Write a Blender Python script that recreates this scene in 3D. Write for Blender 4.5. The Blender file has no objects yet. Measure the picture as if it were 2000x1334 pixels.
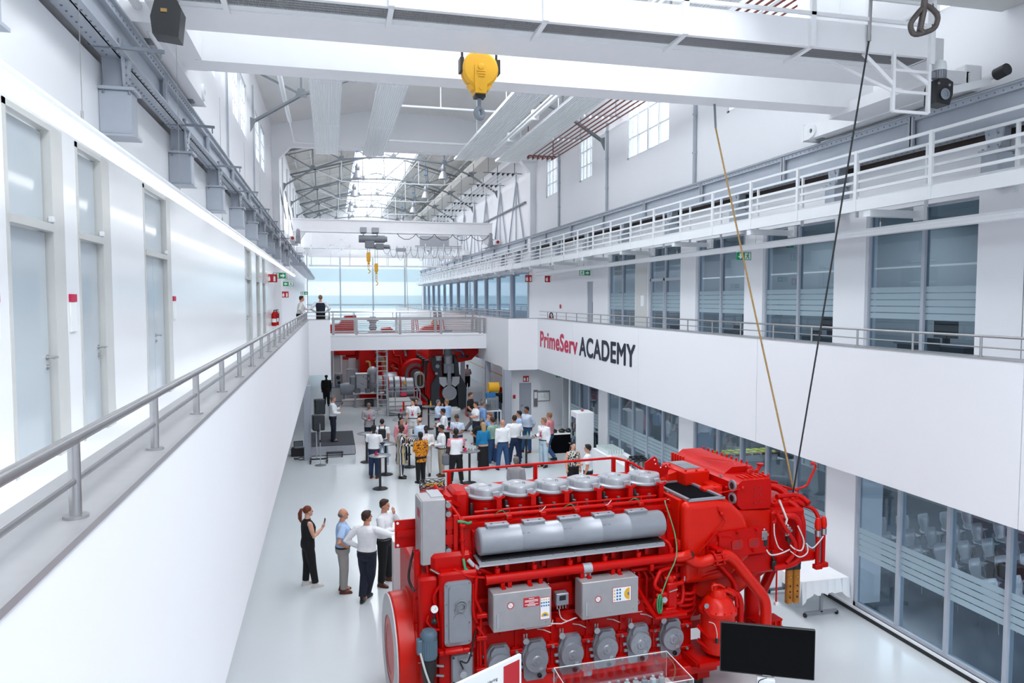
import bpy, math, random
from mathutils import Matrix, Vector
random.seed(7)
C = bpy.context.scene.collection
PI = math.pi
sin, cos = math.sin, math.cos
def R(d): return math.radians(d)

# ------------------------------------------------------------------ camera
H = 6.1
FPX, PSI, TH = 1434.0, math.atan(355 / 1434.), math.atan(82 / 1434.)
cam_d = bpy.data.cameras.new('camera')
cam_d.sensor_width = 36.0
cam_d.lens = FPX / 2000 * 36.0
cam_d.clip_start, cam_d.clip_end = 0.05, 400
cam = bpy.data.objects.new('camera', cam_d)
C.objects.link(cam)
cam.location = (0, 0, H)
cam.rotation_euler = (PI / 2 - TH, 0, -PSI)
bpy.context.scene.camera = cam

# ------------------------------------------------------------------ world, light, exposure
vs = bpy.context.scene.view_settings
vs.view_transform = 'Standard'; vs.look = 'None'; vs.gamma = 1.0; vs.use_curve_mapping = False
vs.exposure = 0.26
W = bpy.data.worlds.new('sky'); bpy.context.scene.world = W
W.use_nodes = True
bg = W.node_tree.nodes['Background']
bg.inputs[0].default_value = (0.88, 0.93, 1.0, 1)
bg.inputs[1].default_value = 3.4

def area(name, loc, sx, sy, power, col=(0.95, 0.97, 1.0), rot=(0, 0, 0)):
    l = bpy.data.lights.new(name, 'AREA'); l.shape = 'RECTANGLE'; l.size = sx; l.size_y = sy
    l.energy = power; l.color = col
    o = bpy.data.objects.new(name, l); C.objects.link(o); o.location = loc; o.rotation_euler = rot
    return o
area('skylight_daylight', (4.24, 8, 16.2), 4.6, 44, 2700)            # daylight of the near roof's skylight
area('skylight_daylight', (4.24, 66, 17.2), 4.4, 50, 1350)           # daylight of the far roof's skylight

for y_ in (-1.5, 5, 9.5, 15.5, 22):
    area('room_fill_light', (13.6, y_, 2.80), 3.0, 2.0, 60)          # added fill light, no real lamp: meeting rooms, ground floor
for y_ in (7.5, 12.2, 16.2, 19.9, 23.7, 27.6):
    area('room_fill_light', (13.6, y_, 7.9), .25, 2.2, 34)          # added fill to brighten the offices upstairs, no real lamp

# ------------------------------------------------------------------ helpers
def rgb(h):
    h = h.lstrip('#'); c = [int(h[i:i + 2], 16) / 255 for i in (0, 2, 4)]
    return tuple((x / 12.92 if x <= .04045 else ((x + .055) / 1.055) ** 2.4) for x in c)
MATS = {}
def mat(name, col, rough=.5, metal=0., var=.04, scale=6., bump=0., emit=None, spec=.5, coat=0.):
    if name in MATS: return MATS[name]
    if isinstance(col, str): col = rgb(col)
    m = bpy.data.materials.new(name); m.use_nodes = True; nt = m.node_tree; n = nt.nodes; l = nt.links
    b = n['Principled BSDF']; b.inputs['Roughness'].default_value = rough; b.inputs['Metallic'].default_value = metal
    b.inputs['Specular IOR Level'].default_value = spec; b.inputs['Coat Weight'].default_value = coat
    tc = n.new('ShaderNodeTexCoord'); nz = n.new('ShaderNodeTexNoise'); nz.inputs['Scale'].default_value = scale; nz.inputs['Detail'].default_value = 3
    l.new(tc.outputs['Object'], nz.inputs['Vector'])
    mx = n.new('ShaderNodeMix'); mx.data_type = 'RGBA'
    mx.inputs[6].default_value = (*[max(0, c * (1 - var * 2)) for c in col], 1); mx.inputs[7].default_value = (*[min(1, c * (1 + var)) for c in col], 1)
    l.new(nz.outputs['Fac'], mx.inputs[0]); l.new(mx.outputs[2], b.inputs['Base Color'])
    if bump:
        bp = n.new('ShaderNodeBump'); bp.inputs['Strength'].default_value = bump; bp.inputs['Distance'].default_value = .02
        l.new(nz.outputs['Fac'], bp.inputs['Height']); l.new(bp.outputs[0], b.inputs['Normal'])
    if emit:
        b.inputs['Emission Color'].default_value = (*emit[0], 1); b.inputs['Emission Strength'].default_value = emit[1]
    MATS[name] = m
    return m

class MB:
    def __init__(s): s.v = []; s.f = []; s.M = None
    def add(s, vs_, fs):
        o = len(s.v)
        if s.M is not None: vs_ = [tuple(s.M @ Vector(p)) for p in vs_]
        s.v.extend(tuple(p) for p in vs_); s.f.extend(tuple(i + o for i in f) for f in fs); return s
    def box(s, x0, x1, y0, y1, z0, z1):
        x0, x1 = min(x0, x1), max(x0, x1); y0, y1 = min(y0, y1), max(y0, y1); z0, z1 = min(z0, z1), max(z0, z1)
        return s.add([(x0, y0, z0), (x1, y0, z0), (x1, y1, z0), (x0, y1, z0), (x0, y0, z1), (x1, y0, z1), (x1, y1, z1), (x0, y1, z1)],
                     [(3, 2, 1, 0), (4, 5, 6, 7), (0, 1, 5, 4), (1, 2, 6, 5), (2, 3, 7, 6), (3, 0, 4, 7)])
    def bev(s, x0, x1, y0, y1, z0, z1, b=.02):
        # box with chamfered edges
        P = []
        for (x, y, z) in [(a, c, d) for a in (0, 1) for c in (0, 1) for d in (0, 1)]:
            X, Y, Z = (x0, x1)[x], (y0, y1)[y], (z0, z1)[z]
            dx, dy, dz = (b, -b)[x], (b, -b)[y], (b, -b)[z]
            P += [(X, Y + dy, Z + dz), (X + dx, Y, Z + dz), (X + dx, Y + dy, Z)]
        i = lambda x, y, z, k: (x * 4 + y * 2 + z) * 3 + k
        F = [(i(0, 0, 0, 0), i(0, 0, 1, 0), i(0, 1, 1, 0), i(0, 1, 0, 0)), (i(1, 0, 0, 0), i(1, 1, 0, 0), i(1, 1, 1, 0), i(1, 0, 1, 0)),
             (i(0, 0, 0, 1), i(1, 0, 0, 1), i(1, 0, 1, 1), i(0, 0, 1, 1)), (i(0, 1, 0, 1), i(0, 1, 1, 1), i(1, 1, 1, 1), i(1, 1, 0, 1)),
             (i(0, 0, 0, 2), i(0, 1, 0, 2), i(1, 1, 0, 2), i(1, 0, 0, 2)), (i(0, 0, 1, 2), i(1, 0, 1, 2), i(1, 1, 1, 2), i(0, 1, 1, 2))]
        for z in (0, 1):
            for y in (0, 1): F.append((i(0, y, z, 1), i(1, y, z, 1), i(1, y, z, 2), i(0, y, z, 2)))
            for x in (0, 1): F.append((i(x, 0, z, 0), i(x, 1, z, 0), i(x, 1, z, 2), i(x, 0, z, 2)))
        for x in (0, 1):
            for y in (0, 1): F.append((i(x, y, 0, 0), i(x, y, 1, 0), i(x, y, 1, 1), i(x, y, 0, 1)))
        for x in (0, 1):
            for y in (0, 1):
                for z in (0, 1): F.append((i(x, y, z, 0), i(x, y, z, 1), i(x, y, z, 2)))
        return s.add(P, F)
    @staticmethod
    def frame(d):
        d = Vector(d).normalized(); a = Vector((0, 0, 1)) if abs(d.z) < .95 else Vector((1, 0, 0))
        u = d.cross(a).normalized(); return u, d.cross(u).normalized()
    def cyl(s, p0, p1, r, n=12, r2=None, cap=True):
        return s.tube([p0, p1], r, n, rr=[r, r if r2 is None else r2], cap=cap)
    def tube(s, path, r, n=8, rr=None, cap=True, closed=False):
        P = [Vector(p) for p in path]
        if r <= .021 and len(P) > 3 and not closed and rr is None:      # thin cables run in smooth curves
            Q = [P[0]]
            for i in range(len(P) - 1):
                a, b, c, d = P[max(0, i - 1)], P[i], P[i + 1], P[min(len(P) - 1, i + 2)]
                for k in (1, 2, 3, 4):
                    t = k / 4; Q.append(.5 * (2 * b + (c - a) * t + (2 * a - 5 * b + 4 * c - d) * t * t + (3 * b - a - 3 * c + d) * t ** 3))
            P = Q
        L = len(P); V = []; u = None
        for i in range(L):
            if closed: d = (P[(i + 1) % L] - P[i - 1])
            else:
                a = P[i] - P[i - 1] if i else P[1] - P[0]; b = P[i + 1] - P[i] if i < L - 1 else a
                d = a.normalized() + b.normalized()
            if d.length < 1e-9: d = Vector((0, 0, 1))
            d.normalize()
            if u is None: u, w = s.frame(d)
            else:
                u = (u - d * u.dot(d))
                if u.length < 1e-6: u, w = s.frame(d)
                u.normalize(); w = d.cross(u).normalized()
            q = rr[i] if rr else r
            for k in range(n):
                t = 2 * PI * k / n; V.append(tuple(P[i] + u * (q * cos(t)) + w * (q * sin(t))))
        F = []
        for i in range(L if closed else L - 1):
            for k in range(n):
                a, b = i * n + k, i * n + (k + 1) % n; c, d2 = ((i + 1) % L) * n + (k + 1) % n, ((i + 1) % L) * n + k
                F.append((a, b, c, d2))
        if cap and not closed: F.append(tuple(range(n))[::-1]); F.append(tuple((L - 1) * n + k for k in range(n)))
        return s.add(V, F)
    def bend(s, path, r, n=10, rad=.15, seg=4):
        # pipe through the points with rounded bends
        P = [Vector(p) for p in path]; out = [P[0]]
        for i in range(1, len(P) - 1):
            a = (P[i - 1] - P[i]); b = (P[i + 1] - P[i]); q = min(rad, a.length * .48, b.length * .48)
            A = P[i] + a.normalized() * q; B = P[i] + b.normalized() * q
            for k in range(seg + 1):
                t = k / seg; out.append(A * (1 - t) ** 2 + P[i] * 2 * t * (1 - t) + B * t * t)
        out.append(P[-1]); return s.tube(out, r, n, rr=[r] * len(out))
    def bar(s, p0, p1, w, h=None):
        # rectangular bar between points
        h = w if h is None else h; a = Vector(p0); b = Vector(p1); d = (b - a).normalized()
        up = Vector((0, 0, 1)) if abs(d.z) < .9 else Vector((0, 1, 0))
        u = d.cross(up).normalized() * (w / 2); v = u.cross(d).normalized() * (h / 2)
        V = [p + i * u + j * v for p in (a, b) for (i, j) in ((-1, -1), (1, -1), (1, 1), (-1, 1))]
        return s.add([tuple(x) for x in V], [(3, 2, 1, 0), (4, 5, 6, 7), (0, 1, 5, 4), (1, 2, 6, 5), (2, 3, 7, 6), (3, 0, 4, 7)])
    def lathe(s, prof, c=(0, 0, 0), axis='z', n=24, cap=True):
        V = []; L = len(prof)
        for (r, z) in prof:
            for k in range(n):
                t = 2 * PI * k / n; x, y = r * cos(t), r * sin(t)
                p = (x, y, z) if axis == 'z' else ((x, z, y) if axis == 'y' else (z, x, y))
                V.append((p[0] + c[0], p[1] + c[1], p[2] + c[2]))
        F = [(i * n + k, i * n + (k + 1) % n, (i + 1) * n + (k + 1) % n, (i + 1) * n + k) for i in range(L - 1) for k in range(n)]
        if cap: F.append(tuple(range(n))[::-1]); F.append(tuple((L - 1) * n + k for k in range(n)))
        return s.add(V, F)
    def prism(s, poly, axis, a0, a1):
        n = len(poly)
        def q(p, a): return (p[0], p[1], a) if axis == 'z' else ((p[0], a, p[1]) if axis == 'y' else (a, p[0], p[1]))
        V = [q(p, a0) for p in poly] + [q(p, a1) for p in poly]
        return s.add(V, [tuple(range(n))[::-1], tuple(range(n, 2 * n))] + [(i, (i + 1) % n, n + (i + 1) % n, n + i) for i in range(n)])
    def ball(s, c, r, n=10, m=6):
        rx, ry, rz = (r, r, r) if not isinstance(r, (tuple, list)) else r
        V = [(c[0], c[1], c[2] - rz)]
        for i in range(1, m):
            t = PI * i / m
            V += [(c[0] + rx * sin(t) * cos(2 * PI * k / n), c[1] + ry * sin(t) * sin(2 * PI * k / n), c[2] - rz * cos(t)) for k in range(n)]
        V.append((c[0], c[1], c[2] + rz)); F = []
        for k in range(n): F.append((0, 1 + (k + 1) % n, 1 + k)); F.append((len(V) - 1, 1 + (m - 2) * n + k, 1 + (m - 2) * n + (k + 1) % n))
        for i in range(m - 2):
            for k in range(n): F.append((1 + i * n + k, 1 + i * n + (k + 1) % n, 1 + (i + 1) * n + (k + 1) % n, 1 + (i + 1) * n + k))
        return s.add(V, F)
    def build(s, name, m, parent=None, world=False, smooth=True, mods=None, **kw):
        v = s.v
        if world and parent is not None:
            inv = WM[parent.name].inverted(); v = [tuple(inv @ Vector(p)) for p in v]
        me = bpy.data.meshes.new(name); me.from_pydata(v, [], s.f)
        if isinstance(m, str): m = MATS[m]
        if m is not None: me.materials.append(m)
        if smooth:
            me.polygons.foreach_set('use_smooth', [True] * len(me.polygons)); me.set_sharp_from_angle(angle=.65)
        me.update()
        import bmesh
        b = bmesh.new(); b.from_mesh(me); bmesh.ops.recalc_face_normals(b, faces=b.faces); b.to_mesh(me); b.free()
        o = bpy.data.objects.new(name, me); C.objects.link(o)
        if parent is not None: o.parent = parent
        for k, x in kw.items(): o[k] = x
        WM[o.name] = WM[parent.name].copy() if parent is not None else Matrix()
        return o
WM = {}
def thing(name, label, cat, loc=(0, 0, 0), rz=0., group=None, kind=None):
    o = bpy.data.objects.new(name, None); C.objects.link(o); o.empty_display_size = .2
    o.location = loc; o.rotation_euler = (0, 0, rz); o['label'] = label; o['category'] = cat
    if group: o['group'] = group
    if kind: o['kind'] = kind
    WM[o.name] = Matrix.Translation(loc) @ Matrix.Rotation(rz, 4, 'Z')
    return o
def tag(o, label, cat, group=None):
    o['label'] = label; o['category'] = cat
    if group: o['group'] = group
    return o
def struct(mb, name, m, parent=None, **kw):
    o = mb.build(name, m, parent, **kw)
    if parent is None: o['kind'] = 'structure'
    return o
def copy_tree(o, parent=None, keep_group=True):
    c = o.copy(); C.objects.link(c); c.parent = parent
    WM[c.name] = WM.get(o.name, Matrix())
    for ch in list(o.children): copy_tree(ch, c)
    return c
def move(o, loc, rz=None):
    o.location = loc
    if rz is not None: o.rotation_euler = (0, 0, rz)
    WM[o.name] = Matrix.Translation(loc) @ Matrix.Rotation(o.rotation_euler[2], 4, 'Z')
def at(px, py, z=0.):
    # the point of the level z that the photograph shows at this pixel
    F = Vector((sin(PSI) * cos(TH), cos(PSI) * cos(TH), -sin(TH))); Rr = Vector((cos(PSI), -sin(PSI), 0)); U = Rr.cross(F)
    d = F + Rr * ((px - 1000) / FPX) - U * ((py - 667) / FPX)
    t = (z - H) / d.z
    return Vector((d.x * t, d.y * t, z))
def arc(c, r, a0, a1, n):
    return [(c[0] + r * cos(R(a0 + (a1 - a0) * i / n)), c[1] + r * sin(R(a0 + (a1 - a0) * i / n))) for i in range(n + 1)]
def rrect(x0, x1, z0, z1, r, n=3):
    return (arc((x1 - r, z0 + r), r, -90, 0, n) + arc((x1 - r, z1 - r), r, 0, 90, n) + arc((x0 + r, z1 - r), r, 90, 180, n) + arc((x0 + r, z0 + r), r, 180, 270, n))

# ------------------------------------------------------------------ materials
mat('white_wall', (.85, .86, .89), .55, var=.012, scale=.6)
mat('white_gloss', (.88, .90, .92), .18, var=.01, scale=.5)
mat('white_paint', (.84, .85, .87), .4, var=.02, scale=3)
mat('white_steel', (.80, .83, .85), .35, var=.02, scale=3)
mat('roof_white', (.80, .80, .79), .8, var=.03, scale=1)
mat('roof_beige', (.62, .61, .57), .85, var=.06, scale=1.2)
mat('grey_steel', (.42, .46, .52), .45, var=.05, scale=4)
mat('grey_steel_dark', (.22, .25, .29), .5, var=.06, scale=5)
mat('truss_grey', (.20, .22, .24), .6, var=.08, scale=5)
mat('truss_white', (.62, .65, .66), .5, var=.05, scale=5)
mat('column_grey', (.36, .39, .45), .5, var=.03)
mat('stainless', (.43, .425, .43), .28, metal=.9, var=.05, scale=20)
mat('ledge_metal', (.42, .42, .43), .4, metal=.5, var=.05, scale=8)
mat('black', (.012, .013, .015), .45, var=.1)
mat('black_gloss', (.003, .0033, .004), .12, var=.1, spec=.06)
mat('dark_gap', (.05, .035, .03), .9, var=.2)
mat('frame_beige', (.60, .61, .59), .4, var=.02)
mat('frost_door', (.50, .56, .60), .12, var=.03, scale=.8)
mat('red_paint', (.50, .002, .001), .34, var=.06, scale=4, spec=.20)
mat('red_dark', (.33, .006, .008), .4, var=.12, scale=5)
mat('red_orange', (.62, .009, .002), .30, var=.05, scale=4, spec=.28)
mat('silver_paint', (.30, .315, .35), .36, metal=.35, var=.05, scale=7)
mat('silver_light', (.42, .435, .47), .36, metal=.25, var=.03, scale=7)
mat('box_grey', (.38, .37, .38), .42, metal=.3, var=.06, scale=7)
mat('cast_grey', (.28, .30, .34), .5, metal=.2, var=.08, scale=14, bump=.15)
mat('steel_bolt', (.30, .30, .31), .35, metal=.9, var=.1, scale=30)
mat('yellow', (.80, .42, .015), .42, var=.05, scale=5)
mat('orange_case', (.55, .20, .01), .5, var=.35, scale=9)
mat('sign_green', (.0, .30, .10), .5, var=.02)
mat('sign_red', (.50, .01, .02), .5, var=.02)
mat('sign_white', (.85, .87, .87), .5, var=.02)
mat('magenta', (.55, .01, .07), .5, var=.02)
mat('navy_text', (.012, .018, .04), .5, var=.02)
mat('copper_red', (.17, .03, .02), .45, var=.15)
mat('bronze', (.35, .22, .06), .5, var=.1)
mat('rope_tan', (.42, .26, .09), .8, var=.2, scale=30)
mat('paper', (.80, .80, .78), .7, var=.02)
mat('cloth_white', (.85, .86, .88), .8, var=.02)
mat('cloth_hole_black', (.006, .006, .008), .9, var=.2, spec=.02)
mat('carpet_dark', (.055, .06, .072), .95, var=.25, scale=60)
mat('skirt_grey', (.36, .38, .42), .75, var=.08, scale=5)
mat('board_grey', (.60, .58, .59), .6, var=.02)
mat('dark_frame', (.02, .028, .036), .45, var=.15)
mat('blue', (.02, .17, .42), .45, var=.05)
mat('green_wire', (.03, .30, .12), .5, var=.1)
mat('wire_white', (.62, .63, .62), .6, var=.05)
mat('room_floor', (.09, .125, .17), .18, var=.25, scale=.8)
mat('room_wall', (.50, .53, .55), .7, var=.03)
mat('room_wall_dark', (.16, .20, .24), .7, var=.1, scale=.7)
mat('led', (1, 1, 1), .5, emit=((1, 1, 1), 1.9))
mat('brick_pink', (.5, .3, .26), .9, var=.1)
mat('glasswhite', (.75, .85, .84), .1, var=.02)

def glass(name, tint=(.80, .87, .90), refl=.10, rough=.0):
    m = bpy.data.materials.new(name); m.use_nodes = True; nt = m.node_tree; n = nt.nodes; l = nt.links
    for x in list(n):
        if x.type != 'OUTPUT_MATERIAL': n.remove(x)
    out = n['Material Output']; tr = n.new('ShaderNodeBsdfTransparent'); tr.inputs[0].default_value = (*tint, 1)
    gl = n.new('ShaderNodeBsdfGlossy'); gl.inputs['Roughness'].default_value = rough; gl.inputs['Color'].default_value = (.9, .95, 1, 1)
    lw = n.new('ShaderNodeLayerWeight'); lw.inputs[0].default_value = .5; fr = n.new('ShaderNodeMath'); fr.operation = 'POWER'; fr.inputs[1].default_value = 4.0; l.new(lw.outputs['Facing'], fr.inputs[0])
    ad = n.new('ShaderNodeMath'); ad.operation = 'ADD'; ad.inputs[1].default_value = refl; l.new(fr.outputs[0], ad.inputs[0])
    mx = n.new('ShaderNodeMixShader'); l.new(ad.outputs[0], mx.inputs[0]); l.new(tr.outputs[0], mx.inputs[1]); l.new(gl.outputs[0], mx.inputs[2])
    l.new(mx.outputs[0], out.inputs[0]); MATS[name] = m; return m
glass('glass', (.70, .79, .85), .035)
mat('iron', (.10, .085, .08), .5, metal=.5, var=.2, scale=20)
glass('glass_clear', (.90, .94, .95), .04)
glass('plexi', (.93, .94, .94), .12)
def frosted(name, col=(.62, .74, .78), trans=.25):
    m = bpy.data.materials.new(name); m.use_nodes = True; nt = m.node_tree; n = nt.nodes; l = nt.links
    for x in list(n):
        if x.type != 'OUTPUT_MATERIAL': n.remove(x)
    out = n['Material Output']; tr = n.new('ShaderNodeBsdfTransparent'); df = n.new('ShaderNodeBsdfDiffuse'); tl = n.new('ShaderNodeBsdfTranslucent')
    df.inputs[0].default_value = (*col, 1); tl.inputs[0].default_value = (*col, 1)
    m1 = n.new('ShaderNodeMixShader'); m1.inputs[0].default_value = .5; l.new(df.outputs[0], m1.inputs[1]); l.new(tl.outputs[0], m1.inputs[2])
    m2 = n.new('ShaderNodeMixShader'); m2.inputs[0].default_value = trans; l.new(m1.outputs[0], m2.inputs[1]); l.new(tr.outputs[0], m2.inputs[2])
    l.new(m2.outputs[0], out.inputs[0]); MATS[name] = m; return m
frosted('frosted', (.62, .73, .78), .22)
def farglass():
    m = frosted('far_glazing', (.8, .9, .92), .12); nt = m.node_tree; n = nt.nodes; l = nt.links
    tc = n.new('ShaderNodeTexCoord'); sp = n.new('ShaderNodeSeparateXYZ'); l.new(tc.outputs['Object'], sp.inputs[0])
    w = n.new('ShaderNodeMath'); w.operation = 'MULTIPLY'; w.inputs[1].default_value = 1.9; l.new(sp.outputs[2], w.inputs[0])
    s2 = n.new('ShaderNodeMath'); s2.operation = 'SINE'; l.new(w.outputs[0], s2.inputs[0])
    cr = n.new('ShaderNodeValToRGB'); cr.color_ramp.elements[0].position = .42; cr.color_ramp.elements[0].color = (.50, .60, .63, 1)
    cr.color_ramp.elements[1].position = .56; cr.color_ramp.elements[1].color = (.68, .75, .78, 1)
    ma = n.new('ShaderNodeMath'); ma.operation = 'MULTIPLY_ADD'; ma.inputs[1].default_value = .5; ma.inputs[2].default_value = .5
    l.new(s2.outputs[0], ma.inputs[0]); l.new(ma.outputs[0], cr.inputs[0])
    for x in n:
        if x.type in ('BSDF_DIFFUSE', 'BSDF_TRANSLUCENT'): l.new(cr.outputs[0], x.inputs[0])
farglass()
def floor_mat():
    m = mat('epoxy_floor', (.66, .70, .72), .16, var=.03, scale=.35); return m
floor_mat()
def brick_mat():
    m = bpy.data.materials.new('brick_wall'); m.use_nodes = True; nt = m.node_tree; n = nt.nodes; l = nt.links
    b = n['Principled BSDF']; tc = n.new('ShaderNodeTexCoord'); br = n.new('ShaderNodeTexBrick')
    mp = n.new('ShaderNodeMapping'); mp.inputs['Rotation'].default_value = (PI / 2, 0, PI / 2)
    l.new(tc.outputs['Object'], mp.inputs[0]); l.new(mp.outputs[0], br.inputs[0]); br.inputs['Scale'].default_value = 3
    br.inputs['Color1'].default_value = (.55, .25, .2, 1); br.inputs['Color2'].default_value = (.62, .34, .28, 1); br.inputs['Mortar'].default_value = (.6, .55, .5, 1)
    l.new(br.outputs[0], b.inputs['Base Color']); b.inputs['Roughness'].default_value = .9; MATS['brick_wall'] = m
brick_mat()
def grating_mat():
    # open grating plate: a fine woven pattern too small to build singly
    m = mat('grating', (.34, .34, .35), .45, metal=.4, var=.1, scale=25); return m
grating_mat()
# ================================================================== THE SETTING
XL, XR = -2.8, 11.28           # hall walls
YB, YP, YE = -12.0, 40.0, 93.0  # back, portal, far end
FM = 4.45                      # gallery floor level
LEDGE = 5.237
struct(MB().box(-9, 18, YB - .3, YE + 1, -.3, 0), 'floor', 'epoxy_floor')

def wall_x(x0, x1, y0, y1, z0, z1, holes):
    # wall running along y with rectangular openings (y0, y1, z0, z1)
    ys = sorted({y0, y1, *[h[0] for h in holes], *[h[1] for h in holes]}); zs = sorted({z0, z1, *[h[2] for h in holes], *[h[3] for h in holes]})
    mb = MB()
    for a, b in zip(ys, ys[1:]):
        for c, d in zip(zs, zs[1:]):
            my, mz = (a + b) / 2, (c + d) / 2
            if not any(h[0] < my < h[1] and h[2] < mz < h[3] for h in holes): mb.box(x0, x1, a, b, c, d)
    return mb
# left wall
DOORS = [(7.50, 8.98, 'single'), (9.42, 10.72, 'single'), (12.55, 14.5, 'double'), (26.6, 28.7, 'double'), (30.4, 31.9, 'single'), (33.2, 34.6, 'single')]
struct(wall_x(XL - .25, XL, YB, YP, FM, 9.10, [(a, b, FM, 7.9) for a, b, _ in DOORS]), 'wall_left', 'white_gloss')
LW = [(24.1, 26.0, 11.8, 13.7), (26.25, 28.2, 11.8, 13.7), (31.4, 33.4, 11.8, 13.7), (33.7, 35.9, 11.8, 13.7), (10, 14, 11.8, 13.7), (0, 6, 11.8, 13.7), (17, 21, 11.8, 13.7)]
struct(wall_x(XL - .25, XL, YB, YP, 9.28, 15.1, LW), 'wall_left', 'white_wall')
struct(MB().box(XL - .6, XL - .25, YB, YP, 9.0, 9.4), 'wall_left', 'dark_gap')
struct(MB().box(XL - .25, XL, YB, YE, 0, FM), 'wall_left', 'white_wall')
struct(wall_x(XL - .25, XL, YP, YE, FM, 16.0, [(42 + 7 * k, 46.5 + 7 * k, 10.6, 13) for k in range(7)]), 'wall_left', 'white_wall')
# right wall
RW = [(10.84, 13.68, FM, 7.95), (14.70, 17.58, FM, 7.95), (18.47, 21.30, FM, 7.95), (22.35, 24.91, FM, 7.95), (26.07, 28.89, FM, 7.95), (4.2, 8.4, FM, 7.95), (30.7, 31.5, FM, 6.9)]
RWU = [(23.35, 27.0, 11.5, 13.9), (30.9, 32.6, 11.5, 13.5), (16, 19.6, 11.5, 13.9), (4, 12, 11.5, 13.9), (36, 38, 11.5, 13.5)]
struct(wall_x(XR, XR + .3, YB, 41.2, FM, 15.3, RW + RWU), 'wall_right', 'white_wall')
struct(wall_x(XR, XR + .3, 41.2, YE, FM, 16.0, [(41.4, 91, FM, 8.0)]), 'wall_right', 'white_wall')
struct(MB().box(XL - .25, XR + .3, YB - .3, YB, 0, 16.3), 'wall_back', 'white_wall')
struct(MB().box(XR - .02, XR + .02, YB, 40, 8.86, 9.0), 'trim_recess', 'dark_gap')
# slabs and parapets
struct(MB().box(XL, -1.28, YB, 33, 3.6, FM), 'floor_gallery_left', 'white_wall')
struct(MB().box(XL, -.12, 33.35, 40.3, 3.6, FM).box(XL, -.36, 40.3, YE, 3.6, FM), 'floor_gallery_left', 'white_wall')
struct(MB().box(-1.28, -.915, YB, 33.35, 2.82, LEDGE - .03), 'wall_left_parapet', 'white_wall')
struct(MB().box(-.915, 0, 33, 33.35, 2.80, LEDGE - .03), 'wall_left_parapet', 'white_wall')
struct(MB().box(-.12, 0, 33.35, 38.0, 2.82, LEDGE - .03).box(-.36, 0, 40.3, YE, 2.82, LEDGE - .03), 'wall_left_parapet', 'white_wall')
struct(MB().box(-1.30, -.905, YB, 33.36, LEDGE - .03, LEDGE).box(-.905, .0, 32.99, 33.36, LEDGE - .03, LEDGE), 'trim_1', 'ledge_metal')
struct(MB().box(9.76, 17.6, YB, YE, 2.85, FM), 'floor_gallery_right', 'white_wall')
struct(MB().box(8.3, 9.76, 33.3, YE, 2.85, FM), 'floor_gallery_right', 'white_wall')
seams = [YB, 8.2, 14.8, 21.43, 27.9, 33.0]
for a, b in zip(seams, seams[1:]):       # cladding panels with shadow joints between
    struct(MB().box(9.4, 9.76, a + .008, b - .008, 2.85, LEDGE - .02), 'wall_right_parapet', 'white_wall')
struct(MB().box(9.42, 9.7, YB, 33, 2.9, LEDGE - .05), 'wall_right_parapet', 'white_wall')
struct(MB().box(8.0, 9.76, 33, 33.3, 2.82, LEDGE - .02), 'wall_right_parapet', 'white_wall')
struct(MB().box(8.0, 8.3, 33.3, YE, 2.85, LEDGE - .02), 'wall_right_parapet', 'white_wall')
struct(MB().box(9.39, 9.77, YB, 33.2, LEDGE - .02, LEDGE).box(7.99, 9.6, 32.99, 33.3, LEDGE - .02, LEDGE).box(7.99, 8.3, 33, YE, LEDGE - .02, LEDGE), 'trim_2', 'ledge_metal')
# ground floor, facing wall of the alcove with its door
struct(MB().box(8.0, 8.35, 33.6, 34.2, 0, 2.85).box(8.35, 8.75, 33.9, 34.2, 0, 2.85).box(9.35, 14, 33.9, 34.2, 0, 2.85).box(8.75, 9.35, 33.9, 34.2, 2.1, 2.85), 'wall_alcove', 'white_wall')
struct(MB().box(11.6, 11.8, 29.7, 33.9, 0, 2.85), 'wall_alcove', 'white_wall')
d = struct(MB().box(8.76, 9.34, 33.96, 34.0, .01, 2.09), 'door_1', 'column_grey')
MB().bar((8.84, 33.93, 1.02), (8.96, 33.93, 1.02), .02).build('door_handle', 'stainless', d)
for (x, y, w) in [(-.90, 28.75, .26), (7.99, 33.2, .34), (8.15, 38.3, .26), (8.15, 46, .26)]:
    struct(MB().bev(x - w / 2, x + w / 2, y - w / 2, y + w / 2, 0, 2.85, .012), 'column', 'column_grey')
# ---- roofs
struct(MB().prism([(-3.05, 15.0), (2.0, 16.0), (2.0, 16.25), (-3.05, 15.25)], 'y', YB - .3, YP).prism([(6.5, 16.0), (11.6, 15.0), (11.6, 15.25), (6.5, 16.25)], 'y', YB - .3, YP)
       .prism([(2.0, 16.0), (6.5, 16.0), (6.5, 16.25), (2.0, 16.25)], 'y', 31, YP).prism([(2.0, 16.0), (6.5, 16.0), (6.5, 16.25), (2.0, 16.25)], 'y', YB - .3, YB + 1), 'ceiling', 'roof_white')
zr = lambda x: 15.85 + (7.04 - abs(x - 4.24)) * .27
struct(MB().prism([(-3.05, zr(-2.8)), (2.0, zr(2)), (2.0, zr(2) + .2), (-3.05, zr(-2.8) + .2)], 'y', YP, YE + .3)
       .prism([(6.5, zr(6.5)), (11.6, zr(11.28)), (11.6, zr(11.28) + .2), (6.5, zr(6.5) + .2)], 'y', YP, YE + .3), 'ceiling', 'roof_beige')
mb = MB()
for k in range(27): mb.box(2.0, 6.5, 40.5 + 2 * k, 40.56 + 2 * k, 17.0, 17.08)
for x in (2.02, 3.1, 4.2, 5.3, 6.45): mb.box(x, x + .05, YP, YE, 17.0, 17.08)
struct(mb, 'trim_skylight', 'white_steel')
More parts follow.
